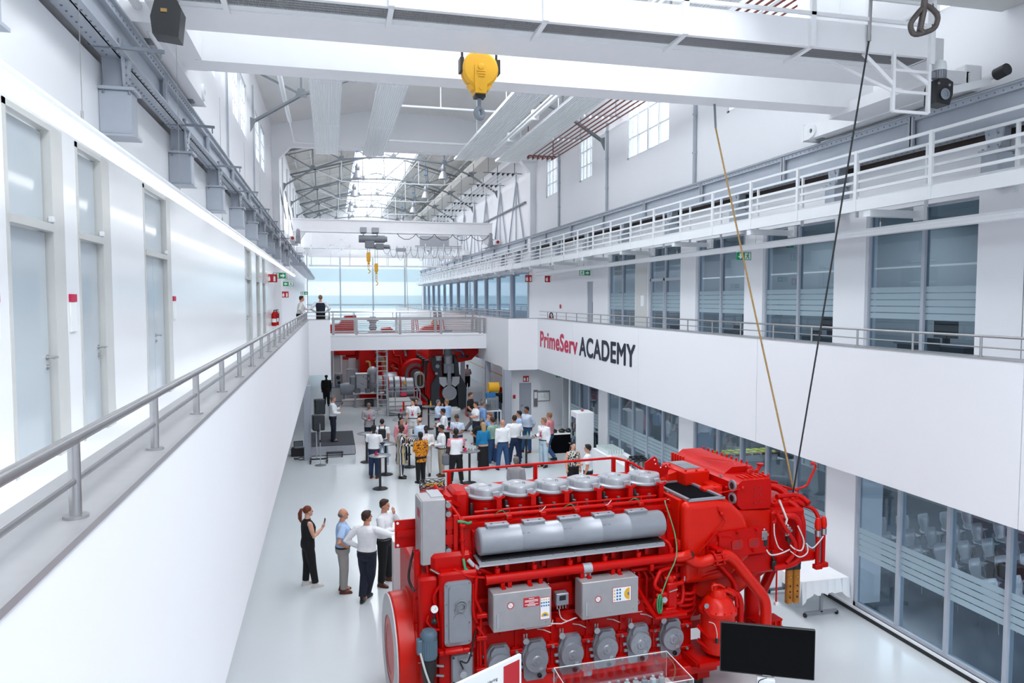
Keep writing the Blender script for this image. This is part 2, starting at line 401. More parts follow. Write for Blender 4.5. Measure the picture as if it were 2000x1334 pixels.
# portal wall
struct(MB().prism([(XL, 0.), (-2.45, 0), (-2.45, 13.35), (-1.85, 14.0), (10.25, 14.0), (10.95, 13.2), (10.95, 8.2), (XR, 8.2), (XR, 17), (4.24, 18), (XL, 17)], 'y', YP, YP + .5), 'wall_portal', 'white_wall')
# far glazed wall
fw = struct(MB().box(XL, XR + 6, YE, YE + .15, 11.6, 18), 'wall_far', 'white_wall')
fg = struct(MB().box(XL, 17, YE - .05, YE + .1, 11.45, 11.65).box(XL, 17, YE - .05, YE + .1, 5.4, 5.5), 'window_1', 'grey_steel')
mx = [-2.75 + 3.95 * k for k in range(6)]
for i, x in enumerate(mx): MB().box(x, x + .13, YE - .1, YE + .05, 0, 11.5).build('mullion', 'blue' if 0 else 'grey_steel', fg)
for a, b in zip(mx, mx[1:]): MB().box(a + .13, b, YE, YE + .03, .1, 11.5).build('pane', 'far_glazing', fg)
# brick house seen through the clerestory windows
b = MB().box(19.5, 21, 10, 50, 0, 15.2).build('brick_building', 'brick_wall'); tag(b, 'red brick building outside beyond the high right hand windows', 'building')
struct(MB().box(18, 60, -40, 140, -1.2, -.3).box(-60, -9, -40, 140, -1.2, -.3), 'ground', 'board_grey')

# ---- clerestory windows
wn = [2]
def tallwin(x, y0, y1, z0, z1, nx, nz, sgn):
    w = struct(MB().box(x, x + .12 * sgn, y0, y1, z0, z0 + .08).box(x, x + .12 * sgn, y0, y1, z1 - .08, z1).box(x, x + .12 * sgn, y0, y0 + .08, z0, z1).box(x, x + .12 * sgn, y1 - .08, y1, z0, z1), 'window_%d' % wn[0], 'white_paint')
    wn[0] += 1
    for k in range(1, nx):
        y = y0 + (y1 - y0) * k / nx; wd = .07 if k == nx // 2 else .03
        MB().box(x, x + .1 * sgn, y - wd, y + wd, z0 + .08, z1 - .08).build('mullion', 'white_paint', w)
    for k in range(1, nz):
        z = z0 + (z1 - z0) * k / nz
        MB().box(x + .01 * sgn, x + .08 * sgn, y0 + .08, y1 - .08, z - .02, z + .02).build('glazing_bar', 'white_paint', w)
    MB().box(x + .05 * sgn, x + .06 * sgn, y0 + .05, y1 - .05, z0 + .05, z1 - .05).build('pane', 'glass_clear', w)
for h in RWU: tallwin(XR + .05, *h, 4, 3, 1)
for h in LW: tallwin(XL - .05, *h, 4, 3, -1)

# ---- left gallery doors: tall glazed doors with a transom light and a steel jamb
dn = 2
for i, (a, b, kind) in enumerate(DOORS):
    fr = MB().box(XL - .12, XL + .015, b - .36, b - .02, FM, 7.9)       # wide jamb on the far side
    fr.box(XL - .12, XL + .01, a + .0, a + .06, FM, 7.9).box(XL - .12, XL + .01, a, b, 7.84, 7.9).box(XL - .12, XL + .03, a + .04, b - .36, 6.80, 6.88)
    fr.box(XL - .14, XL - .1, b - .40, b - .36, FM, 7.86)
    d = struct(fr, 'door_%d' % dn, 'frame_beige'); dn += 1
    MB().box(XL - .15, XL - .11, b - .385, b - .36, FM, 7.84).build('seal', 'black', d)
    MB().box(XL - .11, XL - .07, a + .06, b - .38, 6.9, 7.82).build('transom_pane', 'frost_door', d)
    if kind == 'double':
        m = (a + b - .3) / 2
        MB().box(XL - .11, XL - .06, a + .06, m - .006, FM + .01, 6.79).build('door_leaf', 'frost_door', d)
        MB().box(XL - .11, XL - .06, m + .006, b - .38, FM + .01, 6.79).build('door_leaf', 'frost_door', d); hy = m + .06
    else:
        MB().box(XL - .11, XL - .06, a + .06, b - .385, FM + .01, 6.79).build('door_leaf', 'frost_door', d); hy = b - .45
    MB().bend([(XL - .06, hy, 5.5), (XL + .05, hy, 5.5), (XL + .05, hy - .13, 5.5)], .012, 8, .02).cyl((XL - .06, hy, 5.5), (XL - .045, hy, 5.5), .028, 14).cyl((XL - .06, hy, 5.40), (XL - .045, hy, 5.40), .026, 14).cyl((XL - .06, hy, 5.40), (XL - .03, hy, 5.40), .010, 8).build('door_handle', 'stainless', d)
    MB().bev(XL - .02, XL + .03, b - .40, b - .34, 6.9, 6.96, .006).build('closer_block', 'white_steel', d)
# room plates
for i, (y, lab) in enumerate([(7.14, 'white room plate with a magenta header at the left picture edge'), (9.16, 'white room plate with a magenta header between the two nearest glass doors'), (14.68, 'small room plate beside the third glazed door')]):
    t = thing('room_plate', lab, 'sign', (XL, y, 5.95), group='room plates along the left gallery')
    w = .1 if i else .12
    MB().bev(0, .02, -w, w, -.21, .12, .004).build('plate', 'sign_white', t); MB().box(.001, .024, -w, w, .125, .21).build('header', 'magenta', t)

# ---- railings
def post_rail(name, lab, path, zt, zm, zb, step, y0=None, r=.024):
    P = [Vector((*p, 0)) for p in path]
    t = thing(name, lab, 'railing', (P[0].x, P[0].y, zb))
    MB().bend([(p.x - P[0].x, p.y - P[0].y, zt - zb) for p in P], r, 10, .12).build('handrail', 'stainless', t)
    MB().bend([(p.x - P[0].x, p.y - P[0].y, zm - zb) for p in P], r * .55, 8, .1).build('lower_rail', 'stainless', t)
    me = None
    for a, b2 in zip(P, P[1:]):
        L = (b2 - a).length; n = max(1, round(L / step))
        for k in range(n):
            q = a + (b2 - a) * ((k + (y0 or 0) / step) / n if y0 else k / n)
            if me is None:
                o = MB().cyl((0, 0, 0), (0, 0, zt - zb), r * .95, 10).cyl((0, 0, 0), (0, 0, .012), r * 2, 12).build('post', 'stainless', t); me = o.data
            else:
                o = bpy.data.objects.new('post', me); C.objects.link(o); o.parent = t
            o.location = (q.x - P[0].x, q.y - P[0].y, 0)
    return t
post_rail('gallery_railing', 'stainless steel tube railing on the left parapet in the foreground', [(-.99, -4.96), (-.99, 33.12)], 5.55, 5.385, LEDGE, 1.35)
post_rail('gallery_railing', 'short stainless railing round the corner where the two men stand', [(-.99, 33.2), (-.04, 33.2), (-.04, 37.9)], 5.55, 5.385, LEDGE, .95)
post_rail('gallery_railing', 'stainless steel railing on the right parapet above the large lettering', [(9.52, -3.01), (9.52, 33.1)], 5.55, 5.385, LEDGE, 1.35, r=.02)
post_rail('gallery_railing', 'far railing on the right parapet beyond the footbridge', [(8.12, 33.15), (8.12, 92)], 5.55, 5.385, LEDGE, 1.9, r=.02)

# ---- footbridge
br = thing('footbridge', 'white footbridge crossing the hall between the two galleries', 'bridge', (0, 38, 0))
MB().box(0, 8.0, 0, 2.3, 3.52, 4.30).box(0, 8.0, -.03, 0, 4.24, 4.31).build('deck', 'white_wall', br)
for y in (0.05, 2.2):
    rl = MB().box(.05, 7.9, y, y + .06, 5.06, 5.14).build('parapet_rail', 'stainless', br)
    MB().cyl((0, y + .03, 5.46), (7.95, y + .03, 5.46), .022, 8).cyl((0, y + .03, 5.3), (7.95, y + .03, 5.3), .012, 8).build('handrail', 'stainless', br)
    MB().box(.05, 7.9, y, y + .05, 4.36, 4.42).build('bottom_rail', 'stainless', br)
    for x in (.08, 1.22, 3.42, 5.55, 7.62, 7.84):
        MB().box(x, x + .13, y - .02, y + .08, 4.3, 5.12).build('post', 'stainless', br)
    for x in (.14, 1.2, 3.3, 3.48, 5.35, 5.6, 7.3, 7.68): MB().cyl((x, y + .03, 5.1), (x, y + .03, 5.46), .018, 8).build('upper_post', 'stainless', br)
    for k in range(6): MB().cyl((.1, y + .03, 4.52 + .095 * k), (7.85, y + .03, 4.52 + .095 * k), .011, 6).build('rod', 'stainless', br)

# ================================================================== GLAZED ROOMS ON THE RIGHT
def mull(mb, x, ys, z0, z1, w=.04, dpt=.12):
    for y in ys: mb.box(x - .02, x + dpt, y - w, y + w, z0, z1)
    return mb
# ground floor
struct(MB().box(9.9, 17.6, YB, 31, .0, .012), 'floor_rooms', 'room_floor')
struct(MB().box(9.84, 10.15, YB, 29.7, 0, .1), 'baseboard_right', 'black')
struct(MB().box(9.80, 9.86, YB, 29.7, .1, .13), 'trim_3', 'white_steel')
piers = [(11.98 + .09, 12.92), (18.64, 19.51), (25.24, 26.15), (5.3, 6.2), (29.62, 29.74)]
for a, b in piers: struct(MB().box(9.86, 10.5, a, b, 0.12, 2.85), 'wall_right_pier', 'white_wall')
segs = [(6.2, 12.07, [8.75, 9.86, 10.95, 7.6]), (12.92, 18.64, [14.0, 15.1, 16.2, 17.35]), (19.51, 25.24, [20.65, 21.8, 22.95, 24.1]), (26.15, 29.62, [27.3, 28.4]), (-6, 5.3, [0, 2, 4])]
for (a, b, ms) in segs:
    fr = MB().box(9.88, 9.98, a, a + .06, .13, 2.85).box(9.88, 9.98, b - .06, b, .13, 2.85).box(9.88, 9.98, a, b, .13, .2).box(9.88, 9.98, a, b, 2.78, 2.85)
    w = struct(fr, 'window_%d' % wn[0], 'grey_steel'); wn[0] += 1
    e = [a + .05] + sorted(ms) + [b - .05]
    for m_ in sorted(ms): MB().box(9.87, 10.0, m_ - .035, m_ + .035, .2, 2.8).build('mullion', 'grey_steel', w)
    for c, d in zip(e, e[1:]):
        MB().box(9.92, 9.935, c + .03, d - .03, .18, 2.8).build('pane', 'glass', w)
        if b > 20 and b < 26 or a > 5:
            for k in range(5):
                MB().box(9.912, 9.916, c + .035, d - .035, 1.13 + .115 * k, 1.228 + .115 * k).build('frosted_band', 'frosted', w)
struct(MB().box(17.4, 17.6, YB, 31, 0, .75).box(17.4, 17.6, YB, 31, 2.5, 2.85), 'wall_rooms', 'room_wall')
for y in (-6, 0, 6, 12.5, 19, 25.5, 30.8): struct(MB().box(17.3, 17.6, y, y + 1.1, 0, 2.85), 'wall_rooms', 'room_wall')
struct(MB().box(9.98, 17.4, 25.6, 25.7, 0, 2.85).box(9.98, 17.4, 30.9, 31, 0, 2.85), 'wall_rooms', 'room_wall')
# upper floor rooms
struct(MB().box(11.58, 16, -4, 32, FM, FM + .02), 'floor_rooms', 'room_wall_dark')
struct(MB().box(11.58, 16.3, -4, 33, 8.0, 8.1), 'ceiling_rooms', 'room_wall')
struct(wall_x(16, 16.2, -4, 33, FM, 8.0, [(6.8 + 4.1 * k, 8.3 + 4.1 * k, 5.3, 7.2) for k in range(6)]), 'wall_rooms', 'room_wall')
for y in (9.6, 14.15, 18.0, 21.8, 25.5, 30): struct(MB().box(11.6, 16, y, y + .1, FM, 8.0), 'wall_rooms', 'room_wall')
for i, (a, b, z0, z1) in enumerate(RW[:6]):
    w = struct(MB().box(11.36, 11.46, a, a + .05, z0, z1).box(11.36, 11.46, b - .05, b, z0, z1).box(11.36, 11.46, a, b, z0, z0 + .06).box(11.36, 11.46, a, b, z1 - .05, z1), 'window_%d' % wn[0], 'grey_steel'); wn[0] += 1
    m_ = (a + b) / 2 + (.0 if i else -.1)
    MB().box(11.34, 11.46, m_ - .05, m_ + .03, z0, z1).build('mullion', 'grey_steel', w)
    if i == 3:
        MB().box(11.33, 11.45, a + .05, m_ - .04, 6.75, 6.85).box(11.33, 11.45, m_ + .04, m_ + .12, z0, 6.85).box(11.33, 11.45, b - .15, b - .06, z0, 6.85).box(11.33, 11.45, m_ + .04, b - .06, 6.75, 6.85).build('door_frame', 'grey_steel', w)
    for c, d in ((a + .05, m_ - .05), (m_ + .03, b - .05)):
        MB().box(11.40, 11.41, c, d, z0 + .05, z1 - .04).build('pane', 'glass', w)
        for k in range(5): MB().box(11.392, 11.396, c, d, 5.70 + .135 * k, 5.815 + .135 * k).build('frosted_band', 'frosted', w)
d = struct(MB().box(11.34, 11.42, 30.7, 31.5, FM, 6.9), 'door_9', 'column_grey')
MB().box(11.31, 11.34, 30.75, 30.85, FM + .3, 6.0).build('glazing_strip', 'black', d)
# beyond the portal: a glazed wall with grey posts
w = struct(MB().box(11.3, 11.4, 41.3, 91, 7.7, 8.0).box(11.3, 11.4, 41.3, 91, FM, FM + .1), 'window_%d' % wn[0], 'grey_steel'); wn[0] += 1
for k in range(13):
    y = 41.4 + 4.1 * k; big = k % 3 == 1
    MB().box(11.2, 11.4, y, y + (.3 if big else .12), FM, 7.9).build('post', 'column_grey' if big else 'grey_steel', w)
    MB().box(11.34, 11.35, y + .12, y + 4.1, FM, 7.7).build('pane', 'glass', w)
struct(MB().box(15, 15.2, 41, 92, FM, 8).box(11.5, 15.2, 41, 92, 8.0, 8.1), 'wall_rooms', 'white_wall')
# cabinets row / low glass partition at the far right of the ground floor
for k in range(7):
    MB_ = MB().box(10.6, 10.66, 41 + 3.6 * k, 44.5 + 3.6 * k, 0, 1.9)
    o = MB_.build('partition_panel', 'white_steel'); tag(o, 'pale grey partition panel along the far right aisle', 'partition', 'partition panels along the far right aisle')
    MB().box(10.58, 10.6, 41 + 3.6 * k, 44.5 + 3.6 * k, 1.2, 1.25).build('yellow_stripe', 'yellow', o)

# ================================================================== CRANE RUNWAYS
def rivets(mb, x, ys, z, r=.016):
    for y in ys: mb.ball((x, y, z), r, 5, 4)
def runway(name, lab, xi, xo, yb0, yb1, zt, zb, s):
    # riveted girder; xi inner face (towards the hall), xo wall side, s = +1 when the hall is on the +x side
    t = thing(name, lab, 'crane beam', (xi, 0, zb))
    L0, L1 = YB, 92
    web = xi - s * .10
    MB().box(-s * .12, -s * .10, L0, L1, 0, zt - zb).build('web', 'grey_steel', t)
    MB().box(-s * (abs(xo - xi)), 0, L0, L1, 0, .025).box(-s * .30, s * .02, L0, L1, zt - zb - .03, zt - zb).build('flange', 'grey_steel', t)
    MB().box(-s * .10, -s * .02, L0, L1, zt - zb - .13, zt - zb - .03).build('top_angle', 'grey_steel', t)
    MB().box(-s * .2, -s * .12, L0, L1, zt - zb, zt - zb + .055).build('rail', 'truss_grey', t)
    rv = MB(); n = 0; y = 1.0
    while y < 45 and n < 1400:
        rv.ball((-s * .02, y, zt - zb - .08), .017, 5, 4); rv.ball((-s * .02 if 0 else -s * (abs(xo - xi) * .25), y, -.002), .015, 5, 4); rv.ball((-s * (abs(xo - xi) * .75), y + .07, -.002), .015, 5, 4)
        y += .16 if y < 24 else .32; n += 1
    o = rv.build('rivets', 'grey_steel_dark', t); o['kind'] = 'stuff'
    for k in range(24):
        y = 4.5 + 4.15 * k - 8.3 + (8.2 if s > 0 else 7.6)
        MB().box(-s * .10, s * .0, y, y + .03, .03, zt - zb - .05).box(-s * .05, s * .0, y - .05, y + .08, .03, zt - zb - .05).build('stiffener', 'grey_steel', t)
    return t
runway('crane_runway_beam', 'grey riveted crane runway girder along the left wall', -2.44, -2.76, 0, 0, 9.66, 9.17, 1)
runway('crane_runway_beam', 'grey riveted crane runway girder along the right wall', 10.92, 11.24, 0, 0, 9.66, 9.02, -1)
def bracket(s):
    t = thing('wall_bracket', '', 'bracket', group='left' )
    MB().bev(0, s * .38, -.16, .16, 0, .55, .012).box(0, s * .42, -.2, .2, -.03, 0).build('pedestal', 'grey_steel', t)
    MB().box(0, s * .42, -.2, .2, .55, .59).build('cap_plate', 'grey_steel', t)
    n = MB().prism([(s * .05, .59), (s * .27, .59), (s * .36, 1.0), (s * .02, 1.0)], 'y', -.07, .07)
    n.prism([(-.12, .59), (.12, .59), (.2, 1.0), (-.2, 1.0)], 'x', s * .28, s * .31)
    n.build('neck', 'grey_steel', t)
    b = MB()
    for z in (.66, .76, .86, .95):
        for y in (-.09, .09): b.ball((s * .31, y, z), .018, 5, 4)
    for y in (-.16, .16):
        for x in (.06, .36): b.cyl((s * x, y, .50), (s * x, y, .62), .018, 6)
    b.build('bolts', 'grey_steel_dark', t)
    return t
pl = bracket(1); pr_ = bracket(-1)
names = ['nearest', 'second', 'third', 'fourth', 'fifth', 'sixth', 'seventh', 'eighth', 'ninth', 'tenth', 'eleventh', 'twelfth']
for k in range(11):
    o = pl if k == 0 else copy_tree(pl); move(o, (XL, 6.4 + 4.15 * k, 8.2)); o['group'] = 'grey brackets under the left crane beam'
    o['label'] = 'grey riveted bracket under the left crane beam, %s from the camera' % names[k]
for k in range(11):
    o = pr_ if k == 0 else copy_tree(pr_); move(o, (XR, 6.2 + 4.1 * k, 8.05)); o['group'] = 'grey brackets under the right crane beam'
    o['label'] = 'grey riveted bracket under the right crane beam, %s from the camera' % names[k]
for k in range(11):
    o = MB().bar((XL, 0, .0), (-1.95, 0, -.03), .05, .04).cyl((-1.99, 0, -.05), (-1.99, 0, -.14), .012, 6).cyl((-2.45, 0, -.02), (-2.45, 0, .09), .03, 8).build('tie_bar', 'grey_steel_dark')
    o.location = (0, 1.85 + 4.1 * k, 9.19); tag(o, 'dark grey bar across the left crane beam, %s from the camera' % names[k], 'bar', 'cross bars over the left crane beam')
# left far end: ribbed cable tray under the beam
o = MB().box(-2.4, -1.75, 50, 86, 8.3, 8.34)
for k in range(40): o.box(-2.5, -1.6, 50.2 + .9 * k, 50.3 + .9 * k, 8.36, 8.55)
tag(o.build('cable_tray', 'grey_steel'), 'grey ribbed cable tray high on the far left wall', 'cable tray')

# ---- white catwalk on the right
cw = thing('catwalk', 'white steel catwalk with railings along the right wall', 'catwalk', (10.0, 0, 7.82))
CWX = 10.0
MB().box(0, .06, -4, 88, 0, .23).build('fascia', 'white_steel', cw)
MB().box(.06, .85, -4, 88, .16, .2).build('deck', 'white_steel', cw)
for (x, zs_) in ((0, (1.15, .74, .40)), (.75, (1.15, .74, .40))):
    for z in zs_: MB().box(x, x + .045, -4, 88, z - .03, z + .02).build('rail', 'white_steel', cw)
pm = None
for k in range(48):
    y = 1.25 + 1.85 * k - 3.7 + .12
    for x, w_ in ((-.01, .075), (.76, .05)):
        if pm is None or True:
            key = 'a' if x < 0 else 'b'
            if (key,) not in WM: WM[(key,)] = MB().box(0, .05, -w_ / 2, w_ / 2, .0, 1.17).build('post', 'white_steel', cw); o = WM[(key,)]
            else: o = bpy.data.objects.new('post', WM[(key,)].data); C.objects.link(o); o.parent = cw
            o.location = (x, y + (.9 if x > 0 else 0), 0)
for k in range(22):
    y = 2.1 + 4.1 * k - 4.1
    key = ('arm',)
    if key not in WM: WM[key] = MB().box(.02, 1.28, -.09, .09, -.13, .0).box(1.2, 1.28, -.13, .13, -.17, .1).build('arm', 'white_steel', cw); o = WM[key]
    else: o = bpy.data.objects.new('arm', WM[key].data); C.objects.link(o); o.parent = cw
    o.location = (0, y + 1.85, 0)

# ---- linear lamps
def linlamp(name, lab, x, z, y0, y1, down, strength_led='led'):
    t = thing(name, lab, 'lamp', (x, y0, z)); L = y1 - y0
    MB().prism([(-.07, .05), (.07, .05), (.045, .10), (-.045, .10)], 'y', 0, L).box(-.075, .075, 0, L, .015, .055).build('housing', 'white_steel', t)
    MB().prism([(-.06, .015), (-.055, -.045), (-.02, -.06), (.02, -.06), (.055, -.045), (.06, .015)], 'y', .01, L - .01).build('diffuser', strength_led, t)
    for k in range(int(L / 4.35) + 1):
        y = 3.5 + 4.35 * k - .85
        if y > L: break
        MB().cyl((0, y, .1), (0, y, 2.6 if down else .3), .004, 5).cyl((0, y, .1), (0, y, .2), .012, 6).build('wire', 'stainless', t)
    return t
linlamp('linear_lamp', 'long glowing linear lamp hung along the left gallery', -2.1, 7.56, .3, 47, True)
mat('led_off', (.80, .82, .84), .4)
linlamp('linear_lamp', 'long slim white linear lamp hung along the right gallery', 10.5, 7.42, 1, 37, False, 'led_off')

# ---- signs
def sign(name, lab, loc, face, w, h, col, parts, cat='sign'):
    # parts: (shape, material) polygons in the sign's own plane, u to the reader's right
    t = thing(name, lab, cat, loc, face)
    MB().box(-w / 2, w / 2, -.012, .012, -h / 2, h / 2).build('board', col, t)
    for kind, poly, m_ in parts:
        MB().prism(poly, 'y', -.016, -.012).build(kind, m_, t)
    return t
def arrow(cx, cz, s, d):
    # block arrow pointing d ('d' down, 'r' right, 'l' left)
    P = [(-.2, .5), (.2, .5), (.2, 0), (.5, 0), (0, -.5), (-.5, 0), (-.2, 0)]
    if d == 'r': P = [(-z, x) for x, z in P]
    if d == 'l': P = [(z, x) for x, z in P]
    return ('arrow', [(cx + x * s, cz + z * s) for x, z in P], 'sign_white')
def runman(cx, cz, s):
    return [('running_figure', [(cx + x * s, cz + z * s) for x, z in [(-.1, .28), (.12, .3), (.28, .1), (.2, .05), (.1, .15), (.08, -.05), (.3, -.25), (.22, -.5), (.12, -.48), (.16, -.3), (-.08, -.15), (-.25, -.42), (-.45, -.45), (-.42, -.34), (-.3, -.3), (-.12, 0), (-.12, .15), (-.3, .02), (-.36, .1)]], 'sign_green'),
            ('figure_head', [(cx + .1 * s + .1 * s * cos(t * PI / 4), cz + .42 * s + .1 * s * sin(t * PI / 4)) for t in range(8)], 'sign_green')]
def exit_sign(lab, loc, face, d, w=.42, h=.20, flip=False):
    q = w / 4 * (-1 if not flip else 1)
    parts = [arrow(q, 0, h * .75, d), ('panel', [(-q - w * .2, -h * .42), (-q + w * .2, -h * .42), (-q + w * .2, h * .42), (-q - w * .2, h * .42)], 'sign_white')]
    t = sign('exit_sign', lab, loc, face, w, h, 'sign_green', parts)
    for kd, poly, m_ in runman(-q, 0, h * .78): MB().prism(poly, 'y', -.019, -.016).build(kd, m_, t)
    MB().box(-w / 2, w / 2, -.02, .02, h / 2, h / 2 + .03).cyl((0, 0, h / 2), (0, 0, h / 2 + .62), .008, 6).build('hanger', 'white_steel', t)
    return t
exit_sign('green exit sign with a down arrow hanging in front of the white pier', (10.6, 17.4, 7.24), 0, 'd')
exit_sign('green exit sign with an arrow seen through the upper glazing', (12.2, 17.6, 7.95 - .35), 0, 'd')
exit_sign('green exit sign with a right arrow above the gallery door on the right', (11.0, 31.0, 7.28), 0, 'r', .5, .22, True)
exit_sign('green exit sign with a right arrow at the far end of the left gallery', (-2.35, 37.2, 7.25), 0, 'r', .6, .28, True)
exit_sign('small green exit sign with a left arrow further along the left gallery', (-2.2, 42.0, 6.95), 0, 'l', .55, .24)
exit_sign('small green exit sign on the far left glazing', (-1.95, 60.0, 6.6), 0, 'r', .55, .24, True)
exit_sign('green exit sign hanging under the right parapet near the corridor corner', (9.9, 31.0, 2.74), 0, 'l', .42, .18)
def fire_sign(lab, loc, face, w=.36, h=.3):
    q = w * .25
    return sign('fire_sign', lab, loc, face, w, h, 'sign_red', [
        ('flame', [(-q + x * h, z * h) for x, z in [(-.14, -.35), (.14, -.35), (.18, -.05), (.05, .35), (-.02, .1), (-.14, .2), (-.18, -.05)]], 'sign_white'),
        ('extinguisher', [(q + x * h, z * h) for x, z in [(-.12, -.38), (.12, -.38), (.12, .15), (.03, .28), (-.03, .28), (-.12, .15)]], 'sign_white')])
fire_sign('red fire equipment sign on the right gallery wall near the corner', (11.2, 37.2, 7.18), 0, .42, .34)
fire_sign('red fire equipment sign beside the far glazed wall on the right', (11.1, 40.85, 7.3), 0, .42, .4)
fire_sign('red fire equipment sign on the alcove wall at ground level', (9.08, 33.88, 2.3), 0, .28, .28)
fire_sign('red fire equipment sign at the far end of the left gallery', (-2.65, 36.4, 7.1), 0, .5, .38)
fire_sign('small red fire sign deeper along the left gallery', (-2.6, 46.0, 6.4), 0, .4, .36)
# extinguishers
def extinguisher(lab, loc, s=1.):
    t = thing('fire_extinguisher', lab, 'fire extinguisher', loc)
    MB().lathe([(.0, 0), (.085 * s, .0), (.09 * s, .03), (.09 * s, .44 * s), (.05 * s, .52 * s), (.03 * s, .54 * s)], n=14).build('cylinder', 'red_paint', t)
    MB().cyl((0, 0, .54 * s), (0, 0, .6 * s), .025, 8).box(-.02, .1, -.015, .015, .58 * s, .61 * s).build('valve', 'black', t)
    MB().bend([(.05, -.02, .57 * s), (.13, -.03, .5 * s), (.12, -.04, .15 * s)], .012, 6, .06).build('hose', 'black', t)
    MB().lathe([(.091 * s, .18), (.0915 * s, .36)], n=14, cap=False).build('label_band', 'sign_white', t)
    return t
extinguisher('red fire extinguisher with a white label at the end of the left gallery', (-2.64, 39.0, 4.80), 1.3)
extinguisher('red fire extinguisher half hidden beside the wall edge on the left gallery', (-2.68, 37.9, 4.80), 1.3)
extinguisher('red fire extinguisher behind the right gallery railing', (11.0, 36.2, 4.5), 1.3)
tag(MB().tube([(-.0, .32 * cos(t * PI / 10), .32 * sin(t * PI / 10)) for t in range(20)], .03, 6, closed=True).build('hose_reel', 'black'), 'black coiled hose on the right gallery wall beside the extinguisher', 'hose reel').location = (11.25, 36.9, 5.1)
tag(MB().bev(0, .04, -.07, .07, -.1, .1, .01).build('fire_call_point', 'sign_red'), 'small red fire call point on the right gallery wall', 'alarm').location = (11.22, 35.3, 5.75)
tag(MB().bev(-.06, .06, -.04, 0, -.09, .09, .01).build('fire_call_point', 'sign_red'), 'small red fire call point left of the grey alcove door', 'alarm').location = (8.5, 33.9, 1.45)
t = thing('floor_plan', 'framed escape plan on the alcove wall', 'notice', (9.95, 33.88, 1.45))
MB().box(-.32, .32, -.02, 0, -.25, .25).build('frame', 'stainless', t); MB().box(-.29, .29, -.025, -.02, -.22, .22).build('sheet', 'sign_white', t)
MB().box(-.29, .29, -.028, -.025, .17, .22).box(-.15, .18, -.028, -.025, -.06, -.05).box(-.12, .0, -.028, -.025, .0, .01).box(.05, .06, -.028, -.025, -.06, .1).build('print', 'column_grey', t)
t = thing('notice_case', 'narrow steel notice case between the grey door and the escape plan', 'notice', (9.55, 33.88, 1.35))
MB().box(-.1, .1, -.04, 0, -.4, .4).build('case', 'stainless', t); MB().box(-.07, .07, -.045, -.04, .0, .3).build('sheet', 'sign_white', t)
for (y, z, lab, w_) in [(9.35, 5.75, 'square white switch panel on the right gallery wall at the picture edge', .17), (25.35, 6.05, 'small white display on the grey pier by the gallery door', .14)]:
    t = thing('wall_panel', lab, 'wall panel', (XR, y, z)); MB().bev(-.03, 0, -w_, w_, -.2, .2, .006).build('case', 'white_steel', t); MB().box(-.032, -.03, -w_ * .9, w_ * .9, -.18, .18).build('face', 'white_gloss', t)
struct(MB().box(11.262, 11.285, 24.97, 26.0, FM, 7.98), 'trim_4', 'frame_beige')
struct(MB().box(11.272, 11.285, 9.9, 9.91, FM, 8.0).box(11.272, 11.285, 8.95, 8.965, FM, 8.0), 'trim_5', 'truss_grey')

# ---- wall lettering
def text(name, s, loc, rot, target_w, target_h, m_, ext=.01, off=.0, font=None, parent=None, align='LEFT'):
    c = bpy.data.curves.new(name, 'FONT'); c.body = s; c.size = 1; c.extrude = ext; c.align_x = align; c.space_character = 1.06 if off else 1.0
    o = bpy.data.objects.new(name, c); C.objects.link(o)
    c.materials.append(MATS[m_]); bpy.context.view_layer.update()
    dg = bpy.context.evaluated_depsgraph_get(); me = bpy.data.meshes.new_from_object(o.evaluated_get(dg)); bpy.data.objects.remove(o)
    xs = [v.co.x for v in me.vertices]; ys = [v.co.y for v in me.vertices]
    x0, x1, y0, y1 = min(xs), max(xs), min(ys), max(ys)
    cap = .73 if target_h is not None else 1
    sx = target_w / (x1 - x0) if target_w else target_h / cap; sy = target_h / cap if target_h else sx
    for v in me.vertices: v.co.x = (v.co.x - x0) * sx; v.co.y = v.co.y * sy
    if off:      # heavier strokes: the outline repeated a little to each side
        V = [tuple(v.co) for v in me.vertices]; F = [tuple(p.vertices) for p in me.polygons]; n = len(V); VV, FF = [], []
        for q, (dx, dy) in enumerate([(off * cos(k * PI / 4), off * sin(k * PI / 4)) for k in range(8)] + [(0, 0)]):
            VV += [(a + dx, b + dy, c_ + .0007 * q) for a, b, c_ in V]; FF += [tuple(i + q * n for i in f) for f in F]
        me = bpy.data.meshes.new(name); me.from_pydata(VV, [], FF)
    me.materials.clear(); me.materials.append(MATS[m_])
    o = bpy.data.objects.new(name, me); C.objects.link(o); o.location = loc; o.rotation_euler = rot
    if parent is not None: o.parent = parent
    WM[o.name] = Matrix()
    return o
o = text('lettering', 'PrimeServ', (9.392, 32.5, 3.95), (PI / 2, 0, -PI / 2), 5.2, .73, 'magenta', .004, .026); tag(o, 'magenta part of the wall lettering, reading PrimeServ', 'lettering')
o = text('lettering', 'ACADEMY', (9.392, 27.02, 3.95), (PI / 2, 0, -PI / 2), 5.35, .73, 'navy_text', .004, .026); tag(o, 'dark navy part of the wall lettering, reading ACADEMY', 'lettering')
